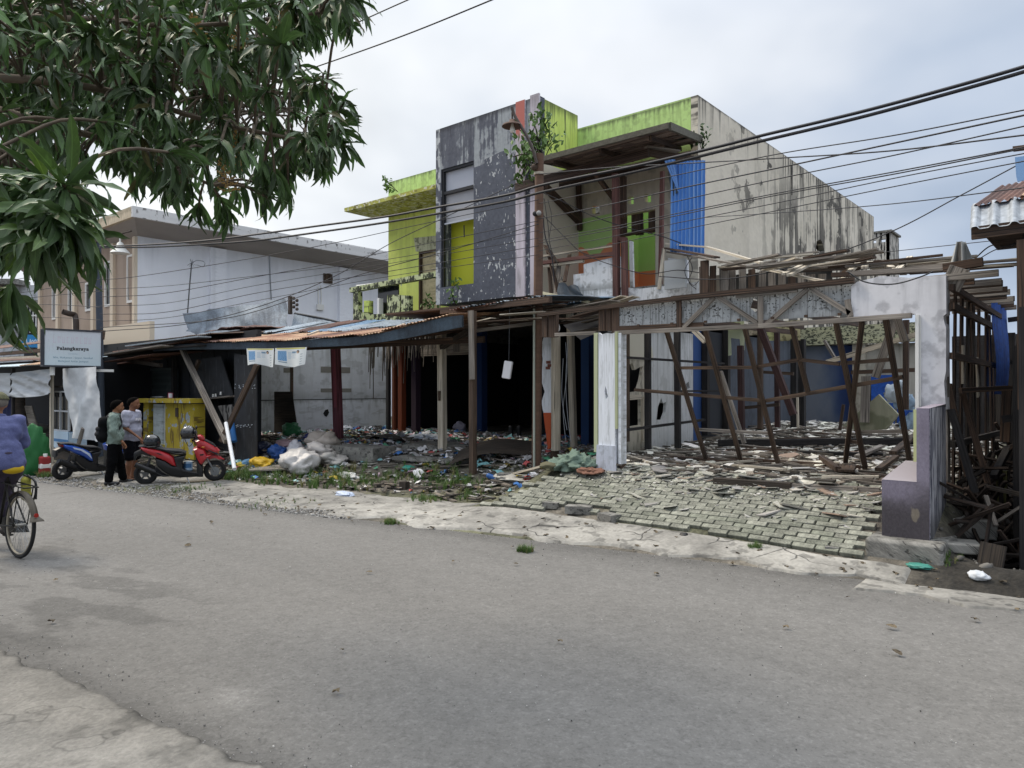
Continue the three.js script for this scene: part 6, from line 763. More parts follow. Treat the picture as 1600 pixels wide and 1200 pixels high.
  for (const [y0, y1, m] of [[2.88, 2.86, woodDark], [2.68, 2.66, woodDark], [2.15, 2.12, woodDark], [1.2, 1.15, woodWet]]) part(s, 'rail', bar(V(X + 0.06, y0, -8.9), V(X + 0.06, y1, -12.8), 0.05, 0.07), m); part(s, 'plaster_fragment', [bar(q(1500, 540).add(V(0.03, 0, 0)), q(1500, 600).add(V(0.03, 0, 0)), 0.02, 0.1, V(0, 0, 1)), bar(q(1522, 560).add(V(0.03, 0, 0)), q(1524, 620).add(V(0.03, 0, 0)), 0.02, 0.12, V(0, 0, 1))], woodPale);
  const bs = thing('blue_tin_sheet', 'tall bright blue metal sheet hanging at the side of the plank wall', 'metal sheet'), X2 = -1.36; const b0 = onX(1551, 616, X2), b1 = onX(1570, 616, X2), t0 = onX(1554, 471, X2), t1 = onX(1577, 471, X2); part(bs, 'sheet', sheet((u, v) => b0.clone().lerp(b1, u).lerp(t0.clone().lerp(t1, u), v).add(V(0.04 * Math.sin(v * 4 + 0.5) + 0.008 * Math.sin(u * 40), 0, 0.06 * Math.sin(v * 3))), 24, 10), blueSheet);
  // debris leaning in the ditch at the right
  const stk = (l, x0, y0, x1, y1, z0, z1, w, m, cat = 'pole') => { const g = thing('leaning_timber', l, cat); part(g, 'shaft', bar(onZ(x0, y0, z0), onZ(x1, y1, z1), w, w * 0.8), m); };
  stk('charred pole leaning against the plank wall beside the pillar', 1524, 770, 1486, 640, -8.9, -9.0, 0.07, woodBlack); stk('weathered stick leaning behind the charred pole', 1512, 745, 1482, 600, -9.2, -9.3, 0.06, woodDark); stk('long grey stick crossing the plank wall diagonally', 1545, 760, 1505, 615, -9.4, -9.5, 0.06, woodDark); stk('bent pale stick leaning over the ditch', 1556, 822, 1540, 775, -8.6, -8.9, 0.04, woodGrey); stk('dark diagonal brace across the ditch near the right edge', 1553, 745, 1575, 700, -9.4, -9.8, 0.07, woodBlack); stk('horizontal dark pole over the ditch at the right edge', 1540, 760, 1605, 775, -9.0, -8.8, 0.05, woodWet); stk('thin stick rising to the right over the ditch', 1560, 815, 1605, 786, -8.7, -8.5, 0.035, woodGrey); stk('rough rail tied across the posts at waist height', 1500, 610, 1584, 606, -9.3, -9.6, 0.07, woodDark); stk('thick rotten stump post standing in the ditch', 1545, 895, 1553, 850, -8.1, -8.15, 0.2, woodWet, 'post'); stk('crooked post behind the blue tin sheet', 1570, 690, 1573, 610, -9.8, -9.8, 0.09, woodDark);  stk('mossy yellowish post in the ditch', 1563, 800, 1566, 735, -9.6, -9.6, 0.1, wood([70, 68, 38], [110, 106, 60], 55), 'post');
  for (const [l, x, y, w, h, d, m] of [['low concrete block in the ditch below the charred pole', 1515, 838, 0.42, 0.2, 0.3, concBlock], ['flat stone slab lying right of the plinth', 1490, 862, 0.4, 0.1, 0.3, concBlock], ['dark square block farther back in the ditch', 1552, 830, 0.25, 0.22, 0.25, concBlock]]) { const g = thing('ditch_block', l, 'block'), p = gnd(x, y); const bg = new RoundedBoxGeometry(w, h, d, 2, 0.02); const uv = bg.attributes.uv, pp = bg.attributes.position; for (let i = 0; i < uv.count; i++) uv.setXY(i, pp.getX(i) + pp.getY(i), pp.getZ(i)); part(g, 'block', bg.rotateY(0.3).translate(p.x, p.y + h * 0.4, p.z - 0.1), m); }
}
// street lamp on its rusty post
{
  const t = thing('street_lamp', 'rusty brown street lamp post with a curved arm and bowl-shaped shade', 'street lamp'), b = gnd(838, 729), z = b.z, top = onZ(843, 241, z);
  part(t, 'post', rod(b.clone().add(V(0, -0.15, 0)), top, 0.085, 14, 0.075), surf(256, 512, 0.5, 3, (u, v) => { const n = fb(u, v, 4, 12, 5, 1101), s = fb(u, v, 12, 3, 3, 1103); const c = c3([78, 58, 46], [118, 92, 76], n * 0.6 + s * 0.5); return [...c, n]; }, 0.004));
  part(t, 'conduit', rod(onZ(834.5, 735, z + 0.1), onZ(834.5, 478, z + 0.1), 0.02, 8), flat(0xa9b0a4));
  const arm = [[839, 256], [834, 238], [826, 218], [817, 202], [809, 189], [803, 178], [800, 168]].map(p => onZ(p[0], p[1], z + 0.12)); part(t, 'arm', tube(arm, 0.028, 30, 8), darkIron);
  const l = onZ(800.5, 196, z + 0.14); const sh = part(t, 'lamp_shade', new THREE.LatheGeometry([[0.02, 0.1], [0.05, 0.1], [0.07, 0.05], [0.17, 0.01], [0.185, -0.02], [0.175, -0.02], [0.06, 0.035], [0.02, 0.05]].map(p => new THREE.Vector2(p[0], p[1])), 28).translate(l.x, l.y, l.z), flat(0x5a463c)); part(sh, 'bulb', new THREE.LatheGeometry([[0.0, -0.13], [0.03, -0.125], [0.045, -0.09], [0.04, -0.05], [0.025, 0.0], [0.02, 0.03]].map(p => new THREE.Vector2(p[0], p[1])), 16).translate(l.x, l.y, l.z), flat(0xe6e4dc, { roughness: 0.25 })); part(t, 'stem', rod(l.clone().add(V(0, 0.08, 0)), onZ(800, 176, z + 0.12), 0.015, 6), darkIron);
  part(t, 'band', new THREE.CylinderGeometry(0.092, 0.092, 0.04, 16).translate(mix(top.x, b.x, 0.065), onZ(841, 272, z).y, z), woodPale); part(t, 'wire_clip', new THREE.SphereGeometry(0.06, 10, 8).translate(onZ(835, 265, z + 0.1).x, onZ(835, 265, z).y, z + 0.1), woodBrown); for (const [x, y] of [[842, 333], [836, 334]]) { const q = onZ(x, y, z + 0.1); part(t, 'insulator', new THREE.SphereGeometry(0.045, 8, 6).translate(q.x, q.y, q.z), flat(x > 840 ? 0x9a9a98 : 0x2a2a2c)); }
}
// ---------- smooth bodies: tapered capsules joined with a smooth minimum, meshed with surface nets ----------
function nets(f, mn, mx, cell) {
  const nx = Math.ceil((mx[0] - mn[0]) / cell) + 1, ny = Math.ceil((mx[1] - mn[1]) / cell) + 1, nz = Math.ceil((mx[2] - mn[2]) / cell) + 1, F = new Float32Array(nx * ny * nz), id = new Int32Array(nx * ny * nz).fill(-1), P = [], I = [];
  const at = (i, j, k) => (k * ny + j) * nx + i;
  for (let k = 0; k < nz; k++) for (let j = 0; j < ny; j++) for (let i = 0; i < nx; i++) F[at(i, j, k)] = f(mn[0] + i * cell, mn[1] + j * cell, mn[2] + k * cell);
  const E = []; for (let a = 0; a < 8; a++) for (const b of [1, 2, 4]) if (!(a & b)) E.push([a, a | b]);
  for (let k = 0; k < nz - 1; k++) for (let j = 0; j < ny - 1; j++) for (let i = 0; i < nx - 1; i++) {
    const v = []; let m = 0; for (let c = 0; c < 8; c++) { v[c] = F[at(i + (c & 1), j + ((c >> 1) & 1), k + (c >> 2))]; if (v[c] < 0) m |= 1 << c; }
    if (m === 0 || m === 255) continue;
    let x = 0, y = 0, z = 0, n = 0; for (const [a, b] of E) if ((v[a] < 0) !== (v[b] < 0)) { const t = v[a] / (v[a] - v[b]); x += (a & 1) + ((b & 1) - (a & 1)) * t; y += ((a >> 1) & 1) + (((b >> 1) & 1) - ((a >> 1) & 1)) * t; z += (a >> 2) + ((b >> 2) - (a >> 2)) * t; n++; }
    id[at(i, j, k)] = P.length / 3; P.push(mn[0] + (i + x / n) * cell, mn[1] + (j + y / n) * cell, mn[2] + (k + z / n) * cell);
  }
  const q = (a, b, c, d, s) => { if (a < 0 || b < 0 || c < 0 || d < 0) return; if (s) I.push(a, b, c, a, c, d); else I.push(a, c, b, a, d, c); };
  for (let k = 1; k < nz - 1; k++) for (let j = 1; j < ny - 1; j++) for (let i = 1; i < nx - 1; i++) {
    const a = F[at(i, j, k)] < 0;
    if (a !== F[at(i + 1, j, k)] < 0) q(id[at(i, j - 1, k - 1)], id[at(i, j, k - 1)], id[at(i, j, k)], id[at(i, j - 1, k)], a);
    if (a !== F[at(i, j + 1, k)] < 0) q(id[at(i - 1, j, k - 1)], id[at(i - 1, j, k)], id[at(i, j, k)], id[at(i, j, k - 1)], a);
    if (a !== F[at(i, j, k + 1)] < 0) q(id[at(i - 1, j - 1, k)], id[at(i, j - 1, k)], id[at(i, j, k)], id[at(i - 1, j, k)], a);
  }
  const g = new THREE.BufferGeometry(); g.setAttribute('position', new THREE.Float32BufferAttribute(P, 3)); g.setIndex(I);
  const uv = new Float32Array(P.length / 3 * 2); for (let i = 0; i < P.length / 3; i++) { uv[2 * i] = P[3 * i] + P[3 * i + 2]; uv[2 * i + 1] = P[3 * i + 1]; } g.setAttribute('uv', new THREE.BufferAttribute(uv, 2)); g.computeVertexNormals(); return g;
}
const smin = (a, b, k) => { const h = Math.max(k - Math.abs(a - b), 0) / k; return Math.min(a, b) - h * h * k * 0.25; };
// bones: [ax,ay,az, bx,by,bz, ra, rb]
function field(bones, k, inflate = 0, post = null) {
  const B = bones.map(b => { const dx = b[3] - b[0], dy = b[4] - b[1], dz = b[5] - b[2]; return [...b, dx, dy, dz, 1 / (dx * dx + dy * dy + dz * dz + 1e-9)]; });
  const f = (x, y, z) => { let d = 9; for (const b of B) { const px = x - b[0], py = y - b[1], pz_ = z - b[2]; let t = (px * b[8] + py * b[9] + pz_ * b[10]) * b[11]; t = t < 0 ? 0 : t > 1 ? 1 : t; const qx = px - b[8] * t, qy = py - b[9] * t, qz = pz_ - b[10] * t; d = smin(d, Math.sqrt(qx * qx + qy * qy + qz * qz) - (b[6] + (b[7] - b[6]) * t), k); } d -= inflate; return post ? post(x, y, z, d) : d; };
  const mn = [9, 9, 9], mx = [-9, -9, -9]; for (const b of bones) for (let c = 0; c < 3; c++) { const r = Math.max(b[6], b[7]) + inflate + 0.05; mn[c] = Math.min(mn[c], b[c] - r, b[c + 3] - r); mx[c] = Math.max(mx[c], b[c] + r, b[c + 3] + r); }
  return { f, mn, mx, mesh: cell => nets(f, mn, mx, cell) };
}
const bone = (a, b, ra, rb) => [...a, ...b, ra, rb];
// a head of about 0.22 m at the origin (chin to crown), facing +x
function headBones() { return [bone([-0.012, 0.03, -0.012], [-0.012, 0.03, 0.012], 0.088, 0.088), bone([-0.035, 0.02, 0], [0.02, 0.045, 0], 0.082, 0.078), bone([0.035, -0.045, 0], [0.05, -0.075, 0], 0.056, 0.036), bone([0.03, -0.03, -0.03], [0.03, -0.03, 0.03], 0.045, 0.045), bone([0.078, 0.012, 0], [0.1, -0.018, 0], 0.009, 0.015), bone([0.095, -0.02, -0.011], [0.095, -0.02, 0.011], 0.008, 0.008), bone([0.072, 0.026, -0.03], [0.072, 0.026, 0.03], 0.014, 0.014), bone([0.086, -0.05, -0.016], [0.086, -0.05, 0.016], 0.008, 0.008), bone([0.084, -0.06, -0.013], [0.084, -0.06, 0.013], 0.009, 0.009), bone([-0.008, 0.012, 0.086], [-0.012, -0.022, 0.084], 0.013, 0.009), bone([-0.008, 0.012, -0.086], [-0.012, -0.022, -0.084], 0.013, 0.009), bone([-0.02, -0.04, 0], [-0.03, -0.13, 0], 0.052, 0.056)]; }
function handGeo(side, curl = 0.5) {                    // palm towards -y, fingers along +x; side: +1 puts the thumb at +z
  const B = [bone([0, 0, -0.022], [0.07, 0, -0.028], 0.016, 0.013), bone([0, 0, 0.02], [0.07, 0, 0.026], 0.017, 0.013), bone([0, 0, 0], [0.075, 0.002, 0], 0.018, 0.013), bone([-0.05, 0, 0], [0, 0, 0], 0.024, 0.021)];
  [[-0.03, 0.055], [-0.01, 0.068], [0.011, 0.073], [0.03, 0.064]].forEach(([z, L]) => { let p = [0.075, 0, z], a = 0; for (let s = 0; s < 3; s++) { a -= curl * (0.5 + s * 0.3); const l = L * [0.45, 0.32, 0.23][s], n = [p[0] + Math.cos(a) * l, p[1] + Math.sin(a) * l, p[2] * 1.04]; B.push(bone(p, n, 0.0095 - s * 0.0008, 0.0088 - s * 0.0008)); p = n; } });
  B.push(bone([0.012, -0.004, 0.022], [0.045, -0.016, 0.052], 0.013, 0.0105), bone([0.045, -0.016, 0.052], [0.075, -0.03, 0.05], 0.0105, 0.009));
  const g = field(B, 0.008).mesh(0.0045); if (side < 0) { g.scale(1, 1, -1); g.index.array.reverse(); g.computeVertexNormals(); } return g;
}
const place = (g, o, x, up) => { const ex = x.clone().normalize(), ez = ex.clone().cross(up).normalize(), ey = ez.clone().cross(ex); return g.applyMatrix4(new THREE.Matrix4().makeBasis(ex, ey, ez).setPosition(o)); };
const A3 = a => V(a[0], a[1], a[2]);
const skinM = flat(0x8f6448, { roughness: 0.6 }), skin2M = flat(0x7a523a, { roughness: 0.6 }), hairM = matte(0x0a0908, 0.1);
const cloth = (c, seed, stripes = 0) => surf(256, 256, 0.5, 0.5, (u, v) => { const n = fb(u, v, 5, 5, 4, seed), f = fb(u, v, 70, 70, 1, seed + 2), s = stripes ? (Math.sin(u * 6.283 * stripes) > 0.3 ? -14 : 6) : 0; return [c[0] + (n - 0.5) * 30 + (f - 0.5) * 16 + s, c[1] + (n - 0.5) * 30 + (f - 0.5) * 16 + s, c[2] + (n - 0.5) * 30 + (f - 0.5) * 16 + s, n]; });
// builds a figure from a joint list; clothing comes from the same bones, inflated and cut off at hems
function figure(root, J, o) {
  const H0 = J.head, neckB = [H0[0] - 0.03, H0[1] - 0.13, H0[2]];
  const torso = [bone([J.pel[0], J.pel[1], J.pel[2] - 0.075], [J.pel[0], J.pel[1], J.pel[2] + 0.075], 0.115, 0.115), bone(J.pel, J.chest, 0.12, 0.125), bone([J.chest[0], J.chest[1], J.chest[2] - 0.085], [J.chest[0], J.chest[1], J.chest[2] + 0.085], 0.115, 0.115), bone(J.shR, J.shL, 0.062, 0.062), bone([J.belly[0], J.belly[1], J.belly[2] - 0.05], [J.belly[0], J.belly[1], J.belly[2] + 0.05], o.bellyR ?? 0.125, o.bellyR ?? 0.125), bone(J.chest, neckB, 0.09, 0.055)];
  const arm = (s, e, w) => [bone(s, e, 0.058, 0.044), bone(e, w, 0.043, 0.029)], legB = (h, k, a) => [bone(h, k, 0.088, 0.058), bone(k, [k[0] * 0.55 + a[0] * 0.45 - 0.01, k[1] * 0.55 + a[1] * 0.45, k[2] * 0.55 + a[2] * 0.45], 0.056, 0.058), bone([k[0] * 0.55 + a[0] * 0.45 - 0.01, k[1] * 0.55 + a[1] * 0.45, k[2] * 0.55 + a[2] * 0.45], a, 0.058, 0.038)];
  const arms = [...arm(J.shR, J.elR, J.wrR), ...arm(J.shL, J.elL, J.wrL)], legs = [...legB(J.hipR, J.knR, J.anR), ...legB(J.hipL, J.knL, J.anL)];
  const foot = (a, t) => bone([a[0] - 0.03, a[1] - 0.035, a[2]], t, 0.034, 0.026), feet = [foot(J.anR, J.toR), foot(J.anL, J.toL)];
  const head = field(headBones(), 0.028).mesh(0.007); head.applyMatrix4(new THREE.Matrix4().makeRotationFromEuler(new THREE.Euler(0, o.headYaw ?? 0, o.headPitch ?? 0, 'YZX'))).translate(H0[0], H0[1], H0[2]);
  const bodyG = [field([...torso, ...arms, ...legs, ...feet], 0.045, -0.006).mesh(0.016), head];
  const hd = (w, e, side, curl, up = V(0, 1, 0)) => { const d = A3(w).sub(A3(e)).normalize(); bodyG.push(place(handGeo(side, curl), A3(w).addScaledVector(d, 0.045), d, up)); };
  hd(J.wrR, J.elR, o.thumbR ?? -1, o.curlR ?? 0.45, o.upR); hd(J.wrL, J.elL, o.thumbL ?? 1, o.curlL ?? 0.45, o.upL);
  part(root, 'body', bodyG, o.skin);
  const eyes = [-1, 1].map(s => new THREE.SphereGeometry(0.011, 10, 8).applyMatrix4(new THREE.Matrix4().makeTranslation(0.078, 0.012, s * 0.031)).applyMatrix4(new THREE.Matrix4().makeRotationFromEuler(new THREE.Euler(0, o.headYaw ?? 0, o.headPitch ?? 0, 'YZX'))).translate(H0[0], H0[1], H0[2])); part(root, 'eyes', eyes, flat(0x1d1512, { roughness: 0.2 }));
  const hr = field(headBones().slice(0, 2), 0.03, o.hairT ?? 0.012, (x, y, z, d) => Math.max(d, -(y - (o.hairLine ?? 0.045) + x * (o.hairSlope ?? -0.55)) * 0.8, x - 0.082)).mesh(0.008); hr.applyMatrix4(new THREE.Matrix4().makeRotationFromEuler(new THREE.Euler(0, o.headYaw ?? 0, o.headPitch ?? 0, 'YZX'))).translate(H0[0], H0[1], H0[2]); part(root, 'hair', hr, o.hair ?? hairM);
  // shirt
  const sl = o.sleeve, cutArm = (s, e, w) => { if (sl <= 1) return bone(s, [mix(s[0], e[0], sl), mix(s[1], e[1], sl), mix(s[2], e[2], sl)], 0.066, 0.064); return null; };
  const sArms = sl <= 1 ? [cutArm(J.shR, J.elR), cutArm(J.shL, J.elL)] : [...[[J.shR, J.elR, J.wrR], [J.shL, J.elL, J.wrL]].flatMap(([s, e, w]) => [bone(s, e, 0.064, 0.056), bone(e, [mix(e[0], w[0], sl - 1), mix(e[1], w[1], sl - 1), mix(e[2], w[2], sl - 1)], 0.055, 0.045)])];
  const hem = o.hem, wr = (x, y, z) => (ns(x * 9 + 3, y * 7 + z * 6, 17, 3) - 0.5) * 0.026 + (Math.abs(ns(x * 15 + y * 9, y * 8 - x * 9 + z * 13, 19, 2) - 0.5) - 0.12) * 0.02 + Math.sin(y * 60 + ns(x * 6, z * 6, 5, 2) * 9) * 0.0025;
  const tB = [...torso.slice(0, 5), bone(J.chest, [neckB[0], neckB[1] - 0.035, neckB[2]], 0.095, 0.062), bone([J.pel[0], J.pel[1] - 0.06, J.pel[2] - 0.07], [J.pel[0], J.pel[1] - 0.06, J.pel[2] + 0.07], 0.115, 0.115)];
  const ny = neckB[1] - 0.005; part(root, 'shirt', field([...tB, ...sArms], 0.045, 0.014, (x, y, z, d) => Math.max(d + wr(x, y, z), hem - y, y - ny - (x - neckB[0]) * -0.35)).mesh(0.0125), o.shirt);
  if (o.collar) part(root, 'collar', new THREE.TorusGeometry(0.066, 0.017, 8, 24).scale(1, 1.1, 1.4).rotateX(Math.PI / 2).rotateZ(-0.3).translate(neckB[0] + 0.008, ny - 0.005, neckB[2]), o.shirt);
  // trousers or shorts
  const lg = o.legs, tr = [[J.hipR, J.knR, J.anR], [J.hipL, J.knL, J.anL]].flatMap(([h, k, a]) => lg > 1 ? [bone(h, k, 0.105, 0.083), bone(k, [mix(k[0], a[0], lg - 1), mix(k[1], a[1], lg - 1), mix(k[2], a[2], lg - 1)], 0.081, 0.07)] : [bone(h, [mix(h[0], k[0], lg), mix(h[1], k[1], lg), mix(h[2], k[2], lg)], 0.105, 0.1)]);
  const top = J.pel[1] + 0.1; part(root, o.legs > 1 ? 'trousers' : 'shorts', field([torso[0], bone(J.pel, [J.pel[0], J.pel[1] + 0.12, J.pel[2]], 0.12, 0.12), ...tr], 0.04, 0.006, (x, y, z, d) => Math.max(d + wr(x, y, z) * 0.8, y - top)).mesh(0.0135), o.trousers);
  for (const [a, t] of [[J.anR, J.toR], [J.anL, J.toL]]) part(root, o.shoeName ?? 'shoe', field([bone([a[0] - 0.035, a[1] - 0.045, a[2]], [t[0], t[1], t[2]], 0.043, 0.035), bone([a[0] - 0.01, a[1] - 0.01, a[2]], [a[0] + 0.03, a[1] - 0.04, a[2]], 0.04, 0.04)], 0.03, 0.002, (x, y, z, d) => Math.max(d, (o.shoeTop !== undefined ? y - (a[1] + o.shoeTop) : -1), a[1] - 0.082 - y)).mesh(0.010), o.shoe);
}
function stand(root, pos, dir, scale) { root.position.copy(pos); root.rotation.y = Math.atan2(-dir.z, dir.x); root.scale.setScalar(scale); root.updateMatrixWorld(true); root.userData.placed = true; }
const VR = V(1, 0, 0).applyQuaternion(camera.quaternion).setY(0).normalize(), VF = V(0, 0, -1).applyQuaternion(camera.quaternion).setY(0).normalize();
const dirPx = (px, ang) => { const r = ray(px, 607).setY(0).normalize(), s = V(-r.z, 0, r.x); return s.multiplyScalar(Math.cos(ang)).addScaledVector(r, Math.sin(ang)); };   // to the right as seen at px, turned away by ang
{
  // man in the green shirt
  const t = thing('person', 'man in grey green shirt and black trousers and glasses, standing beside the red scooter', 'person'), p = gnd(178, 757);
  const J = { pel: [0, 0.88, 0], belly: [0.035, 0.98, 0], chest: [-0.005, 1.19, 0], shR: [-0.01, 1.30, 0.165], shL: [-0.01, 1.30, -0.165], elR: [-0.03, 1.04, 0.24], elL: [-0.02, 1.03, -0.22], wrR: [0.10, 0.86, 0.2], wrL: [0.1, 0.84, -0.2], hipR: [-0.01, 0.84, 0.085], hipL: [0.01, 0.84, -0.085], knR: [-0.045, 0.45, 0.1], knL: [0.1, 0.46, -0.1], anR: [-0.1, 0.085, 0.1], anL: [0.17, 0.085, -0.1], toR: [0.05, 0.03, 0.12], toL: [0.31, 0.03, -0.12], head: [0.055, 1.50, 0] };
  figure(t, J, { skin: skinM, shirt: cloth([112, 128, 120], 1201, 24), sleeve: 1.75, hem: 0.78, collar: true, trousers: matte(0x0a0a0c), legs: 1.92, shoe: flat(0x0e0e10, { roughness: 0.4 }), hairLine: 0.012, hairSlope: -1.0, hairT: 0.008, headYaw: -0.05 });
  part(t, 'glasses', [new THREE.TorusGeometry(0.021, 0.0022, 6, 18).rotateY(Math.PI / 2).translate(0.148, 1.512, 0.03), new THREE.TorusGeometry(0.021, 0.0022, 6, 18).rotateY(Math.PI / 2).translate(0.148, 1.512, -0.03), rod(V(0.145, 1.518, 0.05), V(0.05, 1.52, 0.088), 0.002, 5), rod(V(0.148, 1.515, -0.009), V(0.148, 1.515, 0.009), 0.002, 5)], black);
  stand(t, p, dirPx(186, 0.1), 0.965);
  const b = thing('backpack', 'black backpack worn by the man in the green shirt', 'backpack'); part(b, 'bag', field([bone([-0.19, 0.98, 0], [-0.17, 1.22, 0], 0.11, 0.1), bone([-0.2, 0.92, -0.06], [-0.2, 0.92, 0.06], 0.1, 0.1), bone([-0.17, 1.2, -0.05], [-0.17, 1.2, 0.05], 0.09, 0.09)], 0.05, 0, (x, y, z, d) => d + (ns(x * 12, y * 10 + z * 8, 3, 2) - 0.5) * 0.02).mesh(0.014), matte(0x0e0f11, 0.3));
  part(b, 'strap', [tube([V(-0.12, 1.3, 0.12), V(-0.02, 1.375, 0.13), V(0.08, 1.31, 0.135), V(0.115, 1.18, 0.145), V(0.06, 1.06, 0.17), V(-0.08, 0.98, 0.16)], 0.016, 30, 6)], black); part(b, 'strap', tube([V(-0.12, 1.3, -0.12), V(-0.02, 1.375, -0.13), V(0.08, 1.31, -0.135), V(0.115, 1.18, -0.14), V(0.06, 1.06, -0.16), V(-0.08, 0.98, -0.16)], 0.016, 30, 6), black); part(b, 'front_pocket', field([bone([-0.28, 0.98, -0.05], [-0.28, 0.98, 0.05], 0.05, 0.05), bone([-0.27, 1.08, -0.04], [-0.27, 1.08, 0.04], 0.045, 0.045)], 0.04).mesh(0.012), flat(0x17181c)); stand(b, p, dirPx(186, 0.1), 0.965);
}
{
  const t = thing('person', 'man in grey t-shirt with white chest print, one hand on the red scooter tail', 'person'), p = gnd(205, 750);
  const J = { pel: [0, 0.88, 0], belly: [0.03, 0.98, 0], chest: [0.0, 1.19, 0], shR: [0, 1.30, 0.17], shL: [0, 1.30, -0.17], elR: [0.02, 1.05, 0.25], elL: [0.0, 1.04, -0.24], wrR: [0.2, 0.90, 0.2], wrL: [0.06, 0.82, -0.24], hipR: [0, 0.84, 0.085], hipL: [0, 0.84, -0.085], knR: [0.03, 0.46, 0.1], knL: [0.03, 0.46, -0.1], anR: [0, 0.085, 0.1], anL: [-0.04, 0.085, -0.1], toR: [0.13, 0.03, 0.13], toL: [0.1, 0.03, -0.13], head: [0.05, 1.50, 0] };
  figure(t, J, { skin: skin2M, shirt: cloth([150, 152, 168], 1211), sleeve: 0.8, hem: 0.76, trousers: matte(0x121217), legs: 0.95, shoe: flat(0x2a211c), shoeName: 'sandal', shoeTop: -0.05, hairLine: 0.016, hairSlope: -0.95, hairT: 0.005, headYaw: 0.2, curlR: 0.3 });
  const c = document.createElement('canvas'); c.width = 256; c.height = 96; const g = c.getContext('2d'); g.fillStyle = '#9a9bad'; g.fillRect(0, 0, 256, 96); g.fillStyle = '#f2f2f2'; g.font = 'bold 88px sans-serif'; g.textAlign = 'center'; g.fillText('PUMA', 128, 80, 240); const ct = new THREE.CanvasTexture(c); ct.colorSpace = THREE.SRGBColorSpace;
  part(t, 'chest_print', sheet((u, v) => { const a = (u - 0.5) * 1.3; return V(0.012 + Math.cos(a) * 0.157, 1.165 + v * 0.07, -Math.sin(a) * 0.17); }, 16, 2), std({ map: ct }));
  stand(t, p, dirPx(206, -0.55), 0.985);
}
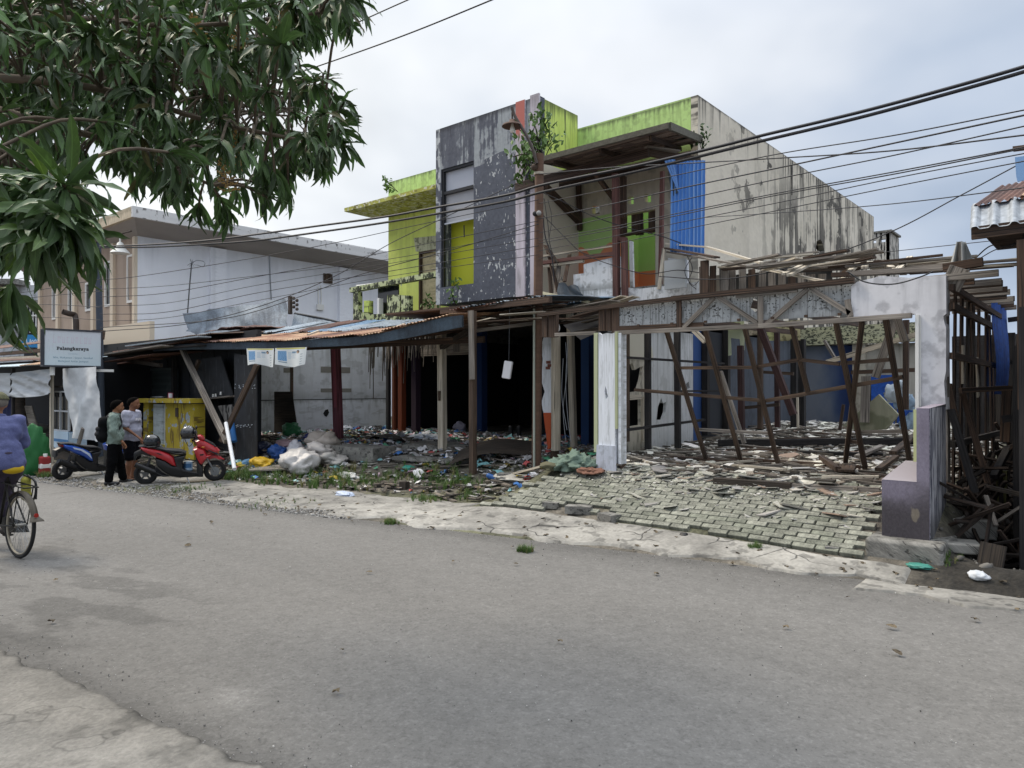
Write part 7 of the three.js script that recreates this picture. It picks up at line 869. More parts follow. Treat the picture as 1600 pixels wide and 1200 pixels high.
// ---------- scooters ----------
const RED = flat(0xa81c26, { roughness: 0.3 }), BLUE = flat(0x1c4fae, { roughness: 0.3 }), seatM = flat(0x1a1b1e, { roughness: 0.6 });
const redPaint = new THREE.MeshPhysicalMaterial({ color: new THREE.Color(0xa81c26), roughness: 0.4, clearcoat: 0.7, clearcoatRoughness: 0.2, side: THREE.DoubleSide }), bluePaint = new THREE.MeshPhysicalMaterial({ color: new THREE.Color(0x1f50ae), roughness: 0.4, clearcoat: 0.7, clearcoatRoughness: 0.2, side: THREE.DoubleSide });
const SX = 1.28 / 735, cv = (x, y) => [(x - 585) * SX, (1020 - 42 * (x - 585) / 735 - y) * SX], cvs = a => a.map(p => cv(p[0], p[1]));
function scooter(name, label, paintM, stripe) {
  const t = thing(name, label, 'scooter'), EX = V(1, 0, 0), EY = V(0, 1, 0), O = V(0, 0, 0);
  const pl = (n, pts, w, m, bev = 0.03, parent = t, z = 0, lab) => part(parent, n, smooth(plateG(cvs(pts), w, V(0, 0, z), EX, EY, bev)), m, lab);
  const smooth = g => toCreasedNormals(mergeVertices((g.deleteAttribute('normal'), g)), 0.7);
  const wheel = (x, y, r, tw) => { const w = part(t, 'wheel', [new THREE.CylinderGeometry(0.055, 0.055, 0.1, 20).rotateX(Math.PI / 2).translate(x, y, 0), ...[0, 1, 2, 3, 4].map(k => { const a = k * 1.2566 + 0.3; return bar(V(x + Math.cos(a) * 0.04, y + Math.sin(a) * 0.04, 0), V(x + Math.cos(a) * (r - 0.065), y + Math.sin(a) * (r - 0.065), 0), 0.035, 0.028, V(0, 0, 1)); })], flat(0x6e7074, { roughness: 0.4, metalness: 0.6 })); part(w, 'tyre', new THREE.TorusGeometry(r - tw, tw, 14, 48).scale(1, 1, 0.95).translate(x, y, 0), rubber); part(w, 'rim', [new THREE.TorusGeometry(r - tw * 2 + 0.004, 0.014, 8, 48).translate(x, y, 0.022), new THREE.TorusGeometry(r - tw * 2 + 0.004, 0.014, 8, 48).translate(x, y, -0.022)], flat(0x3a3b3e, { metalness: 0.5, roughness: 0.4 })); return w; };
  const rw = cv(585, 905), fw = cv(1320, 862); wheel(rw[0], 0.218, 0.218, 0.05); const f = wheel(fw[0], 0.218, 0.218, 0.043); part(f, 'brake_disc', new THREE.CylinderGeometry(0.09, 0.09, 0.006, 28).rotateX(Math.PI / 2).translate(fw[0], 0.218, 0.06), steel);
  pl('tail_panel', [[545, 578], [650, 588], [760, 618], [840, 655], [880, 690], [908, 792], [862, 782], [790, 730], [700, 692], [610, 648], [556, 612]], 0.30, paintM, 0.05);
  pl('seat', [[560, 566], [650, 560], [740, 578], [800, 596], [960, 606], [1014, 632], [1008, 654], [960, 664], [880, 662], [800, 628], [700, 598], [620, 586]], 0.24, seatM, 0.035); pl('grab_rail', [[520, 568], [600, 560], [690, 572], [690, 582], [600, 574], [536, 584]], 0.2, darkPlastic, 0.008);
  pl('body_cover', [[690, 700], [792, 735], [862, 790], [906, 795], [884, 694], [1012, 662], [972, 742], [978, 822], [1060, 852], [1132, 870], [1134, 914], [960, 926], [850, 908], [770, 850], [700, 780]], 0.25, darkPlastic, 0.03); pl('floor_board', [[960, 818], [1050, 846], [1140, 862], [1140, 880], [960, 850]], 0.34, darkPlastic, 0.015);
  pl('front_shield', [[1088, 592], [1130, 568], [1205, 588], [1236, 655], [1290, 648], [1240, 692], [1182, 772], [1150, 755], [1118, 690], [1104, 640]], 0.36, paintM, 0.06); pl('leg_shield', [[1108, 640], [1150, 750], [1188, 790], [1192, 912], [1124, 914], [1124, 760]], 0.34, darkPlastic, 0.03);
  pl('front_cowl', [[1108, 494], [1160, 470], [1230, 500], [1310, 545], [1374, 606], [1366, 646], [1290, 645], [1228, 604], [1128, 566]], 0.27, paintM, 0.07); pl('visor', [[1205, 478], [1232, 484], [1310, 530], [1336, 566], [1290, 548], [1224, 508]], 0.16, black, 0.02); pl('handlebar_cover', [[1136, 436], [1168, 428], [1200, 446], [1214, 480], [1180, 486], [1140, 466]], 0.2, paintM, 0.03);
  for (const s of [-1, 1]) part(t, 'headlight', smooth(plateG(cvs([[1244, 584], [1300, 596], [1356, 628], [1352, 642], [1296, 632], [1252, 606]]), 0.05, V(0, 0, s * 0.105), EX, EY, 0.02)), flat(0x2b3138, { roughness: 0.1 }));
  pl('front_fender', [[1216, 684], [1262, 654], [1330, 660], [1390, 690], [1424, 714], [1380, 716], [1320, 702], [1262, 716], [1232, 742]], 0.17, paintM, 0.05); const q = (x, y, z) => V(...cv(x, y), z);
  part(t, 'fork', [rod(q(1232, 690, 0.075), q(1316, 858, 0.075), 0.02, 10), rod(q(1232, 690, -0.075), q(1316, 858, -0.075), 0.02, 10)], steel);
  part(t, 'handlebar', [tube([q(1136, 470, 0.1), q(1110, 462, 0.2), q(1090, 470, 0.32)], 0.016, 12, 8), tube([q(1136, 470, -0.1), q(1110, 462, -0.2), q(1090, 470, -0.32)], 0.016, 12, 8), rod(q(1120, 520, 0), q(1150, 440, 0), 0.06, 12, 0.05)], darkPlastic); for (const s of [-1, 1]) part(t, 'mirror', [rod(q(1130, 460, s * 0.2), q(1120, 385, s * 0.27), 0.006, 6), new THREE.SphereGeometry(0.055, 14, 10).scale(0.35, 0.75, 1).translate(...q(1116, 368, s * 0.29).toArray())], black);
  part(t, 'exhaust', [rod(q(486, 772, 0.14), q(690, 866, 0.12), 0.052, 18, 0.05), tube([q(690, 866, 0.12), q(760, 905, 0.1), q(850, 905, 0.08)], 0.02, 14, 8)], flat(0x222326, { metalness: 0.4, roughness: 0.45 })); part(t, 'heat_shield', rod(q(500, 768, 0.165), q(680, 852, 0.15), 0.046, 16, 0.044), darkPlastic); part(t, 'engine', [smooth(plateG(cvs([[620, 870], [720, 790], [840, 830], [860, 905], [740, 925], [640, 930]]), 0.18, V(0, 0, -0.04), EX, EY, 0.03))], flat(0x34363a, { metalness: 0.4 }));
  pl('rear_fender', [[470, 650], [540, 610], [640, 660], [640, 690], [560, 660], [500, 690], [480, 740], [470, 735]], 0.16, darkPlastic, 0.02); pl('tail_light', [[530, 582], [556, 578], [566, 612], [544, 610]], 0.2, flat(0x7c1512, { roughness: 0.25 }), 0.015); part(t, 'number_plate', boxAB(...cv(484, 720), -0.1, ...cv(490, 660), 0.1), flat(0x25272a)); part(t, 'kickstand', rod(q(1018, 918, 0.1), q(1054, 990, 0.22), 0.01, 6), steel); part(t, 'shock', rod(q(640, 700, 0.1), q(590, 860, 0.1), 0.025, 10), flat(0x2b2b2e));
  for (const s of [-1, 1]) { part(t, 'decal', plateG(cvs([[690, 628], [742, 640], [780, 664], [730, 652]]), 0.004, V(0, 0, s * 0.151), EX, EY), darkPlastic); part(t, 'indicator', new THREE.SphereGeometry(0.022, 10, 8).scale(1.6, 0.8, 0.7).translate(...cv(1196, 560), s * 0.15), flat(0xb86a1c, { roughness: 0.25 })); part(t, 'brake_lever', tube([V(...cv(1118, 470), s * 0.18), V(...cv(1140, 462), s * 0.24), V(...cv(1124, 474), s * 0.31)], 0.006, 8, 5), steel); part(t, 'shield_slot', plateG(cvs([[1160, 640], [1206, 634], [1196, 652], [1166, 660]]), 0.004, V(0, 0, s * 0.182), EX, EY), black); part(t, 'foot_peg', rod(V(...cv(820, 880), s * 0.12), V(...cv(820, 880), s * 0.2), 0.012, 8), darkPlastic); }
  part(t, 'dust_line', [-1, 1].map(s => plateG(cvs([[700, 782], [770, 850], [850, 905], [960, 922], [960, 928], [848, 912], [764, 858], [694, 790]]), 0.003, V(0, 0, s * 0.127), EX, EY)), flat(0x55524c));
  if (stripe) { for (const s of [-1, 1]) part(t, 'stripe', plateG(cvs([[640, 606], [760, 634], [850, 690], [884, 760], [820, 700], [740, 652], [660, 630]]), 0.004, V(0, 0, s * 0.152), EX, EY), flat(0xc4d2e6)); }
  return t;
}
function park(t, rear, front, sc) { const d = front.clone().sub(rear), L = sc ? sc * 1.28 : d.length(); if (sc) d.multiplyScalar(L / d.length()); t.position.copy(rear); t.rotation.order = 'YZX'; t.rotation.set(0.10, Math.atan2(-d.z, d.x), Math.asin(clamp(d.y / L, -0.2, 0.2))); t.scale.setScalar(L / 1.28); t.updateMatrixWorld(true); t.userData.placed = true; }
const redS = scooter('motor_scooter', 'bright red motor scooter parked facing right in front of the yellow cart', redPaint, false); park(redS, gnd(228, 757), gnd(336, 751.5));
const blueS = scooter('motor_scooter', 'blue motor scooter with white swooshes, half hidden behind the man in the green shirt', bluePaint, true); park(blueS, gnd(97, 750), gnd(97, 750).add(dirPx(140, 0.5)), redS.scale.x);
function helmet(name, label, pos, rotY, m, visor, s = 1, stripes) {
  const t = thing(name, label, 'helmet'); const shell = field([bone([-0.02, 0, -0.012], [-0.02, 0, 0.012], 0.128, 0.128), bone([0, -0.04, 0], [0.04, -0.07, 0], 0.118, 0.098)], 0.06, 0, (x, y, z, d) => Math.max(d, -(d + 0.02), -y - 0.11, Math.min(x - 0.06, 0.06 - Math.abs(y + 0.01)) )).mesh(0.009); part(t, 'shell', shell, m);
  part(t, 'visor', new THREE.SphereGeometry(0.134, 24, 12, Math.PI - 1.05, 2.1, 1.15, 0.85).translate(-0.006, 0.0, 0), visor); part(t, 'trim', new THREE.TorusGeometry(0.118, 0.01, 8, 28).rotateX(Math.PI / 2).translate(-0.01, -0.1, 0), black);
  if (stripes) for (let k = 0; k < 4; k++) part(t, 'stripe', new THREE.TorusGeometry(0.131, 0.006, 5, 30, 1.5).rotateZ(0.7).rotateX(-0.5 + k * 0.3).translate(-0.02, 0.002, 0), flat(0xc2c6cc, { roughness: 0.35 })); part(t, 'chin_strap', tube([V(0.02, -0.1, 0.09), V(0.05, -0.2, 0.06), V(0.03, -0.26, 0), V(0, -0.1, -0.08)], 0.006, 16, 5), black);
  t.position.copy(pos); t.rotation.set(0, rotY, 0); t.scale.setScalar(s); t.userData.placed = true; t.updateMatrixWorld(true); return t;
}
{ const g = new THREE.MeshPhysicalMaterial({ color: new THREE.Color(0x121316), roughness: 0.25, clearcoat: 0.8, side: THREE.DoubleSide }), vis = flat(0x202429, { roughness: 0.08 }); const w = (x, y, z) => redS.localToWorld(V(...cv(x, y), z));
  helmet('helmet', 'plain black helmet sitting on the tail of the red scooter', w(655, 520, 0), -0.15 - 0.3, g, vis, 1.02); helmet('helmet', 'black helmet with silver stripes hung on the red scooter handlebar', w(1045, 392, 0.16), 2.5, g, vis, 0.98, true);
  const m = thing('drinks_carton', 'small blue and white box on the foot board of the red scooter', 'box'), q = w(1030, 800, 0.0); part(m, 'box', new RoundedBoxGeometry(0.13, 0.17, 0.12, 2, 0.012).translate(q.x, q.y, q.z), flat(0x8fa6bb)); part(m, 'label', boxAB(q.x - 0.066, q.y - 0.03, q.z - 0.03, q.x + 0.067, q.y + 0.05, q.z + 0.062), flat(0x3c6690)); }
// ---------- cyclist and bicycle ----------
{
  const t = thing('bicycle', 'old black bicycle with a flared rear mudguard and yellow saddle, at the left edge', 'bicycle'), p0 = onY(29, 872, 0), hd = VR.clone().multiplyScalar(-0.83).addScaledVector(VF, 0.56).normalize(), R = 0.345, frM = flat(0x1e1d1a, { roughness: 0.5, metalness: 0.4 }), chrome = flat(0x8a8780, { roughness: 0.4, metalness: 0.7 });
  const wheel = x => { const w = part(t, 'wheel', [new THREE.CylinderGeometry(0.022, 0.022, 0.1, 14).rotateX(Math.PI / 2).translate(x, R, 0)], chrome); part(w, 'tyre', new THREE.TorusGeometry(R - 0.019, 0.019, 10, 64).translate(x, R, 0), rubber); part(w, 'rim', new THREE.TorusGeometry(R - 0.044, 0.011, 8, 64).scale(1, 1, 1.3).translate(x, R, 0), flat(0x9c9484, { roughness: 0.5, metalness: 0.5 })); const sp = []; for (let k = 0; k < 32; k++) { const a = k * Math.PI / 16, b = a + (k % 2 ? 0.5 : -0.5), s = k % 4 < 2 ? 1 : -1; sp.push(rod(V(x + Math.cos(b) * 0.024, R + Math.sin(b) * 0.024, s * 0.03), V(x + Math.cos(a) * (R - 0.05), R + Math.sin(a) * (R - 0.05), 0), 0.0016, 4)); } part(w, 'spokes', sp, steel); };
  wheel(0); wheel(1.12);
  const fend = (x, a0, a1, flare) => sheet((u, v) => { const a = mix(a0, a1, u), w = 0.036 + flare * sst(0.82, 1, u) * 0.035, s = (v - 0.5) * 2, rr_ = R + 0.022 - s * s * 0.014 + flare * sst(0.86, 1, u) * 0.04; return V(x + Math.cos(a) * rr_, R + Math.sin(a) * rr_, s * w); }, 40, 8);
  part(t, 'mudguard', fend(0, 1.75, 2.95, 1), flat(0x4c463c, { roughness: 0.5, metalness: 0.4 }), 'worn flared rear mudguard'); part(t, 'mudguard', fend(0, 0.7, 1.76, 0), flat(0x4c463c, { roughness: 0.5, metalness: 0.4 })); part(t, 'mudguard', fend(1.12, 0.5, 2.7, 0), frM);
  const T = (a, b, r = 0.014) => rod(V(...a), V(...b), r, 10); part(t, 'frame', [T([0.5, 0.3, 0], [0.34, 0.82, 0], 0.016), T([0.36, 0.78, 0], [0.93, 0.86, 0], 0.015), T([0.5, 0.3, 0], [0.95, 0.76, 0], 0.017), T([0.0, R, 0.06], [0.5, 0.3, 0.04], 0.01), T([0.0, R, -0.06], [0.5, 0.3, -0.04], 0.01), T([0.0, R, 0.06], [0.35, 0.78, 0.02], 0.009), T([0.0, R, -0.06], [0.35, 0.78, -0.02], 0.009), T([0.93, 0.9, 0], [0.97, 0.7, 0], 0.02), T([0.97, 0.7, 0.05], [1.12, R, 0.06], 0.011), T([0.97, 0.7, -0.05], [1.12, R, -0.06], 0.011), T([0.34, 0.8, 0], [0.31, 0.9, 0], 0.013)], frM);
  part(t, 'handlebar', [tube([V(0.72, 0.98, 0.28), V(0.9, 1.02, 0.22), V(0.92, 1.0, 0), V(0.9, 1.02, -0.22), V(0.72, 0.98, -0.28)], 0.012, 40, 8), T([0.92, 1.0, 0], [0.93, 0.9, 0])], chrome); const sd = field([bone([0.22, 0.93, -0.06], [0.22, 0.93, 0.06], 0.045, 0.045), bone([0.24, 0.935, 0], [0.42, 0.93, 0], 0.05, 0.025)], 0.05).mesh(0.01); part(t, 'saddle', sd, flat(0xc9a818, { roughness: 0.6 }), 'yellow saddle cover');
  part(t, 'rack', [T([-0.22, 0.76, 0.07], [0.3, 0.78, 0.07], 0.007), T([-0.22, 0.76, -0.07], [0.3, 0.78, -0.07], 0.007), T([-0.22, 0.76, 0.07], [-0.22, 0.76, -0.07], 0.007), T([0.05, 0.77, 0.07], [0.05, 0.77, -0.07], 0.006), T([-0.1, 0.765, 0.07], [0, R, 0.07], 0.006), T([-0.1, 0.765, -0.07], [0, R, -0.07], 0.006)], frM); part(t, 'chain_guard', plateG([[-0.08, -0.05], [0.02, 0.05], [0.5, 0.06], [0.6, 0.03], [0.62, -0.06], [0.5, -0.12], [0.0, -0.06]].map(q => [q[0], q[1] + R - 0.02]), 0.02, V(0, 0, 0.055), V(1, 0, 0), V(0, 1, 0), 0.005), frM); part(t, 'pedal', [T([0.5, 0.3, 0.06], [0.6, 0.17, 0.08], 0.009), box(0.08, 0.02, 0.08, 0.61, 0.16, 0.13), T([0.5, 0.3, -0.06], [0.4, 0.43, -0.08], 0.009), box(0.08, 0.02, 0.08, 0.39, 0.44, -0.13)], frM); part(t, 'reflector', new THREE.CylinderGeometry(0.022, 0.022, 0.012, 14).rotateZ(Math.PI / 2).translate(-R - 0.02, R + 0.14, 0), flat(0x9a1d14, { roughness: 0.2 }));
  part(t, 'bag_hook', [tube([V(0.2, 0.86, 0.1), V(0.12, 0.8, 0.17), V(0.08, 0.66, 0.17), V(0.1, 0.56, 0.15)], 0.012, 16, 6), tube([V(0.16, 0.86, 0.12), V(0.06, 0.78, 0.16), V(0.06, 0.6, 0.17)], 0.01, 16, 6)], black); part(t, 'bag', field([bone([0.2, 0.62, 0.13], [0.2, 0.8, 0.12], 0.05, 0.045)], 0.03, 0, (x, y, z, d) => d + (ns(x * 20, y * 16, 4) - 0.5) * 0.02).mesh(0.01), flat(0x9a9640));
  t.position.copy(p0); t.rotation.order = 'YXZ'; t.rotation.set(0.035, Math.atan2(-hd.z, hd.x), 0); t.userData.placed = true;
  const c = thing('person', 'cyclist in blue purple polo shirt and olive cap, seen from behind riding away', 'person');
  const J = { pel: [0.27, 1.02, 0], belly: [0.31, 1.12, 0], chest: [0.36, 1.32, 0], shR: [0.37, 1.43, 0.165], shL: [0.37, 1.43, -0.165], elR: [0.47, 1.17, 0.275], elL: [0.47, 1.17, -0.275], wrR: [0.68, 1.04, 0.29], wrL: [0.68, 1.04, -0.29], hipR: [0.27, 0.97, 0.1], hipL: [0.27, 0.97, -0.1], knR: [0.62, 0.66, 0.13], knL: [0.68, 0.88, -0.13], anR: [0.55, 0.25, 0.13], anL: [0.36, 0.54, -0.13], toR: [0.69, 0.205, 0.14], toL: [0.49, 0.49, -0.14], head: [0.46, 1.625, 0.0] };
  figure(c, J, { skin: skinM, shirt: cloth([84, 90, 132], 1221), sleeve: 0.92, hem: 0.93, collar: true, trousers: flat(0x3a3346), legs: 1.6, shoe: flat(0x2a2420), shoeName: 'sandal', shoeTop: -0.03, hair: flat(0x6b665f), hairT: 0.006, hairLine: 0.0, hairSlope: -0.3, bellyR: 0.125, headYaw: -0.25, curlR: 1.0, curlL: 1.0 });
  const cap = field(headBones().slice(0, 2), 0.03, 0.02, (x, y, z, d) => Math.max(d, 0.045 - y - x * 0.12)).mesh(0.008); part(c, 'cap', [cap.rotateY(-0.25).translate(...J.head), new THREE.CylinderGeometry(0.1, 0.1, 0.012, 24, 1, false, 0.4, 2.35).scale(1.15, 1, 0.95).rotateY(-0.25).translate(J.head[0] + 0.05, J.head[1] + 0.045, J.head[2])], cloth([88, 88, 62], 1231));
  c.position.copy(p0).addScaledVector(VR, -0.045); c.rotation.order = 'YXZ'; c.rotation.set(0.0, Math.atan2(-hd.z, hd.x), 0); c.userData.placed = true;
}
// ---------- rubble, planks and litter ----------
const crump = [1, 2, 3].map(s => { const g = new THREE.PlaneGeometry(1, 0.8, 4, 4), p = g.attributes.position; for (let i = 0; i < p.count; i++) p.setXYZ(i, p.getX(i) * (0.8 + 0.5 * hash(i, s, 2)) + (hash(i, s, 1) - 0.5) * 0.2, p.getY(i) * (0.8 + 0.5 * hash(i, s, 4)) + (hash(i, s, 5) - 0.5) * 0.2, (hash(i, s, 3) - 0.5) * 0.42); g.rotateX(-Math.PI / 2).translate(0, 0.1, 0); g.computeVertexNormals(); return g; });
const flake = [1, 2].map(s => { const n = 6, P = []; for (let i = 0; i < n; i++) { const a = i / n * 6.283 + hash(i, s, 8) * 0.7, r = 0.3 + 0.3 * hash(i, s, 9); P.push([Math.cos(a) * r * 1.3, Math.sin(a) * r]); } return new THREE.ExtrudeGeometry(shp(P), { depth: 0.07, bevelEnabled: false }).rotateX(-Math.PI / 2); });
const splint = boxG(1, 0.02, 0.05);
const inHall = (x, z) => x > -6.5 && x < -1.6 && z < -8.9 && z > -19.2;
const nearPt = (x, z, cx, cz, rx, rz) => Math.pow((x - cx) / rx, 2) + Math.pow((z - cz) / rz, 2) < 1;
const yaw = (r, d, tilt = 0.5) => d.rotation.set((r() - 0.5) * tilt, r() * 6.3, (r() - 0.5) * tilt, 'YXZ');
function plastic(r, c) { const k = r(); if (k < 0.5) { const v = 0.35 + r() * 0.4; c.setRGB(v, v, v * 1.03); } else if (k < 0.62) c.setRGB(0.2, 0.42, 0.45); else if (k < 0.7) c.setRGB(0.05, 0.16, 0.42); else if (k < 0.76) c.setRGB(0.1, 0.35, 0.2); else if (k < 0.8) c.setRGB(0.5, 0.1, 0.1); else if (k < 0.84) c.setRGB(0.6, 0.45, 0.08); else if (k < 0.88) c.setRGB(0.4, 0.28, 0.36); else { const v = 0.05 + r() * 0.14; c.setRGB(v, v * 0.95, v * 0.85); } }
const lotP = (r, back = -14.2) => { const x = mix(-17.4, -7.0, r()), q = 1.9 + r() * (zE(x) - back - 1.9), z = zE(x) - q; return [x, z, q]; };
const film = std({ roughness: 0.4 });
for (let k = 0; k < 3; k++) scatter('plastic_litter', crump[k], film, 900, (r, d, c) => { const [x, z, q] = lotP(r); const dens = 0.25 + 1.1 * sst(2.8, 4.4, q) * (0.4 + ns(x * 0.9, z * 0.9, 311) ) + (nearPt(x, z, -12.6, -8.2, 1.6, 0.9) ? 0.6 : 0); if (r() > dens) return false; if (z > -9.6 && x < -14.6) return false; const s = 0.05 + r() * r() * 0.22; d.position.set(x, H(x, z) + 0.01 + r() * 0.04, z); yaw(r, d, 1.0); d.scale.set(s, s * (0.5 + r()), s); plastic(r, c); return true; }, ['crumpled plastic bags and wrappers strewn over the forecourt', 'torn plastic film scattered in the forecourt rubbish', 'small bits of coloured plastic mixed into the forecourt rubbish'][k], 'litter', 21 + k);
for (let k = 0; k < 2; k++) scatter('plaster_rubble', flake[k], white0, 4600, (r, d, c) => { let x, z; if (r() < 0.72) { x = mix(-6.5, -1.65, r()); z = mix(-8.75, -18.5, Math.pow(r(), 1.6)); } else if (r() < 0.4) { x = mix(-5.5, -2.1, r()); z = mix(-8.0, -8.9, r()); if (r() > 0.1 + (-8 - z)) return false; } else { [x, z] = lotP(r, -12); } const hall = inHall(x, z); const s = 0.03 + r() * r() * 0.17 + (r() < 0.05 ? 0.16 : 0); d.position.set(x, H(x, z) + 0.012 + r() * r() * 0.05, z); yaw(r, d, 0.5); d.scale.set(s, s * (0.4 + r() * 0.6), s); const v = hall ? 0.42 + r() * 0.4 : 0.16 + r() * 0.3; c.setRGB(v, v * (0.95 + r() * 0.04), v * (0.82 + r() * 0.12)); if (r() < 0.1) c.setRGB(0.3, 0.22, 0.17); return true; }, ['broken pale plaster flakes covering the floor of the ruined hall', 'bits of broken board and plaster lying in the hall and on the ramp'][k], 'rubble', 31 + k);
scatter('wood_splinters', splint, woodGrey, 1300, (r, d, c) => { let x, z; if (r() < 0.38) { x = mix(-6.5, -1.65, r()); z = mix(-8.9, -17, Math.pow(r(), 1.5)); } else [x, z] = lotP(r); const s = 0.12 + r() * r() * 0.6; d.position.set(x, H(x, z) + 0.03 + r() * 0.04, z); yaw(r, d, 0.3); if (r() < 0.5) d.rotation.y = (r() - 0.5) * 0.7; d.scale.set(s, 0.7 + r(), 0.5 + r() * 1.2); const v = 0.2 + r() * 0.8; c.setRGB(v, v * 0.96, v * 0.9); return true; }, 'splintered wood and lath scattered over the forecourt and the hall floor', 'splinters', 41);
scatter('dark_rubble', stoneG, white0, 2200, (r, d, c) => { let x, z; if (r() < 0.6) [x, z] = lotP(r); else { x = mix(-1.5, 0.4, r()); z = mix(-7.9, -13, r()); } const s = 0.025 + r() * r() * 0.12; d.position.set(x, H(x, z) + s * 0.05, z); d.rotation.set(r() * 6, r() * 6, r() * 6); d.scale.setScalar(s); const v = 0.05 + r() * 0.16; c.setRGB(v, v * 0.95, v * 0.86); return true; }, 'dark stones and broken masonry in the forecourt and the ditch', 'rubble', 51);
scatter('fallen_leaves', crump[0], std({ roughness: 0.8 }), 150, (r, d, c) => { const x = mix(-12, -0.6, r()), q = r() < 0.8 ? -0.1 + r() * 1.0 : -r() * 5; const z = zE(x) - q; const s = 0.02 + r() * 0.035; d.position.set(x, H(x, z) + 0.022, z); yaw(r, d, 0.6); d.scale.set(s, s, s); const v = 0.4 + r() * 0.8; c.setRGB(0.13 * v, 0.10 * v, 0.06 * v); return true; }, 'dry leaves and specks of dirt on the asphalt and the concrete apron', 'leaves', 61);
// grass
const tuft = [1, 2].map(s => { const r = rng(s * 7), gs = []; for (let k = 0; k < 16; k++) { const a = r() * 6.28, L = 0.6 + r() * 0.5, out = 0.15 + r() * 0.5, w = 0.05; gs.push(sheet((u, v) => V(Math.cos(a) * out * v * v + (u - 0.5) * w * (1 - v * 0.92) * -Math.sin(a) + (hash(k, 1, s) - 0.5) * 0.16, L * v * (1 - v * 0.22 * out * 2), Math.sin(a) * out * v * v + (u - 0.5) * w * (1 - v * 0.92) * Math.cos(a) + (hash(k, 2, s) - 0.5) * 0.16), 1, 4)); } return M(gs); });
const grassM = std({ roughness: 0.7 });
const spots = [[378, 745, 1.0, 26, 8], [438, 750, 1.2, 46, 9], [520, 752, 1.3, 52, 10], [575, 757, 0.8, 40, 8], [690, 748, 1.1, 45, 9], [640, 740, 0.8, 30, 8], [665, 783, 0.7, 24, 4], [735, 775, 0.7, 22, 5], [722, 758, 0.8, 24, 5], [610, 818, 0.5, 8, 3], [820, 862, 0.5, 6, 2], [1180, 857, 0.4, 5, 2], [300, 765, 0.5, 40, 6], [420, 790, 0.45, 50, 5], [860, 785, 0.4, 10, 3], [75, 745, 0.8, 12, 3], [1548, 868, 0.5, 14, 5], [1470, 872, 0.4, 12, 4]].map(s => [gnd(s[0], s[1]), ...s.slice(2)]);
for (let k = 0; k < 2; k++) scatter('grass', tuft[k], grassM, 560, (r, d, c) => { const s = spots[Math.min((Math.pow(r(), 1.5) * spots.length) | 0, spots.length - 1)], w = s[2] / 62; const p = s[0]; const x = p.x + (r() + r() - 1) * w, z = p.z + (r() + r() - 1) * w * 0.9; const h = 0.17 * s[1] * (0.6 + r() * 0.8); d.position.set(x, H(x, z), z); d.rotation.set(0, r() * 6.3, 0); d.scale.set(h * 0.9, h, h * 0.9); const v = 0.7 + r() * 0.6; c.setRGB(0.085 * v, 0.155 * v, 0.033 * v); if (r() < 0.15) c.setRGB(0.2, 0.19, 0.07); return true; }, ['bright green grass tufts growing at the front of the forecourt', 'lower grass and weeds along the edge of the concrete apron'][k], 'grass', 71 + k);
scatter('ditch_sticks', splint, woodDark, 260, (r, d, c) => { const x = mix(-1.35, -0.75, r()), z = mix(-8.4, -13, r()), s = 0.2 + r() * 0.9; d.position.set(x, H(x, z) + 0.05 + r() * 0.5, z); d.rotation.set((r() - 0.5) * 2.4, r() * 6.3, (r() - 0.5) * 2.2); d.scale.set(s, 1.2, 0.5 + r() * 0.5); const v = 0.15 + r() * 0.5; c.setRGB(v, v, v); return true; }, 'tangle of dark broken sticks and laths in the ditch at the right', 'sticks', 81);
scatter('plaster_dust', flake[1], white0, 7000, (r, d, c) => { const x = mix(-6.3, -1.9, r()), z = mix(-8.05, -10.2, Math.pow(r(), 1.25)); if (z > -8.8 && r() > (ns(x * 1.6, z * 2, 321) - 0.22) * 2.0 * sst(-8.2, -8.75, z)) return false; const s = 0.008 + r() * r() * 0.04; d.position.set(x, H(x, z) + 0.05 * sst(-9, -8.6, z) + 0.008 + r() * 0.01, z); yaw(r, d, 0.4); if (z > -8.9) d.rotation.x += 0.42; d.scale.set(s, s * 0.4, s); const v = 0.34 + r() * 0.24; c.setRGB(v, v * 0.97, v * 0.91); return true; }, 'fine white plaster crumbs along the top of the paver ramp', 'rubble', 91);
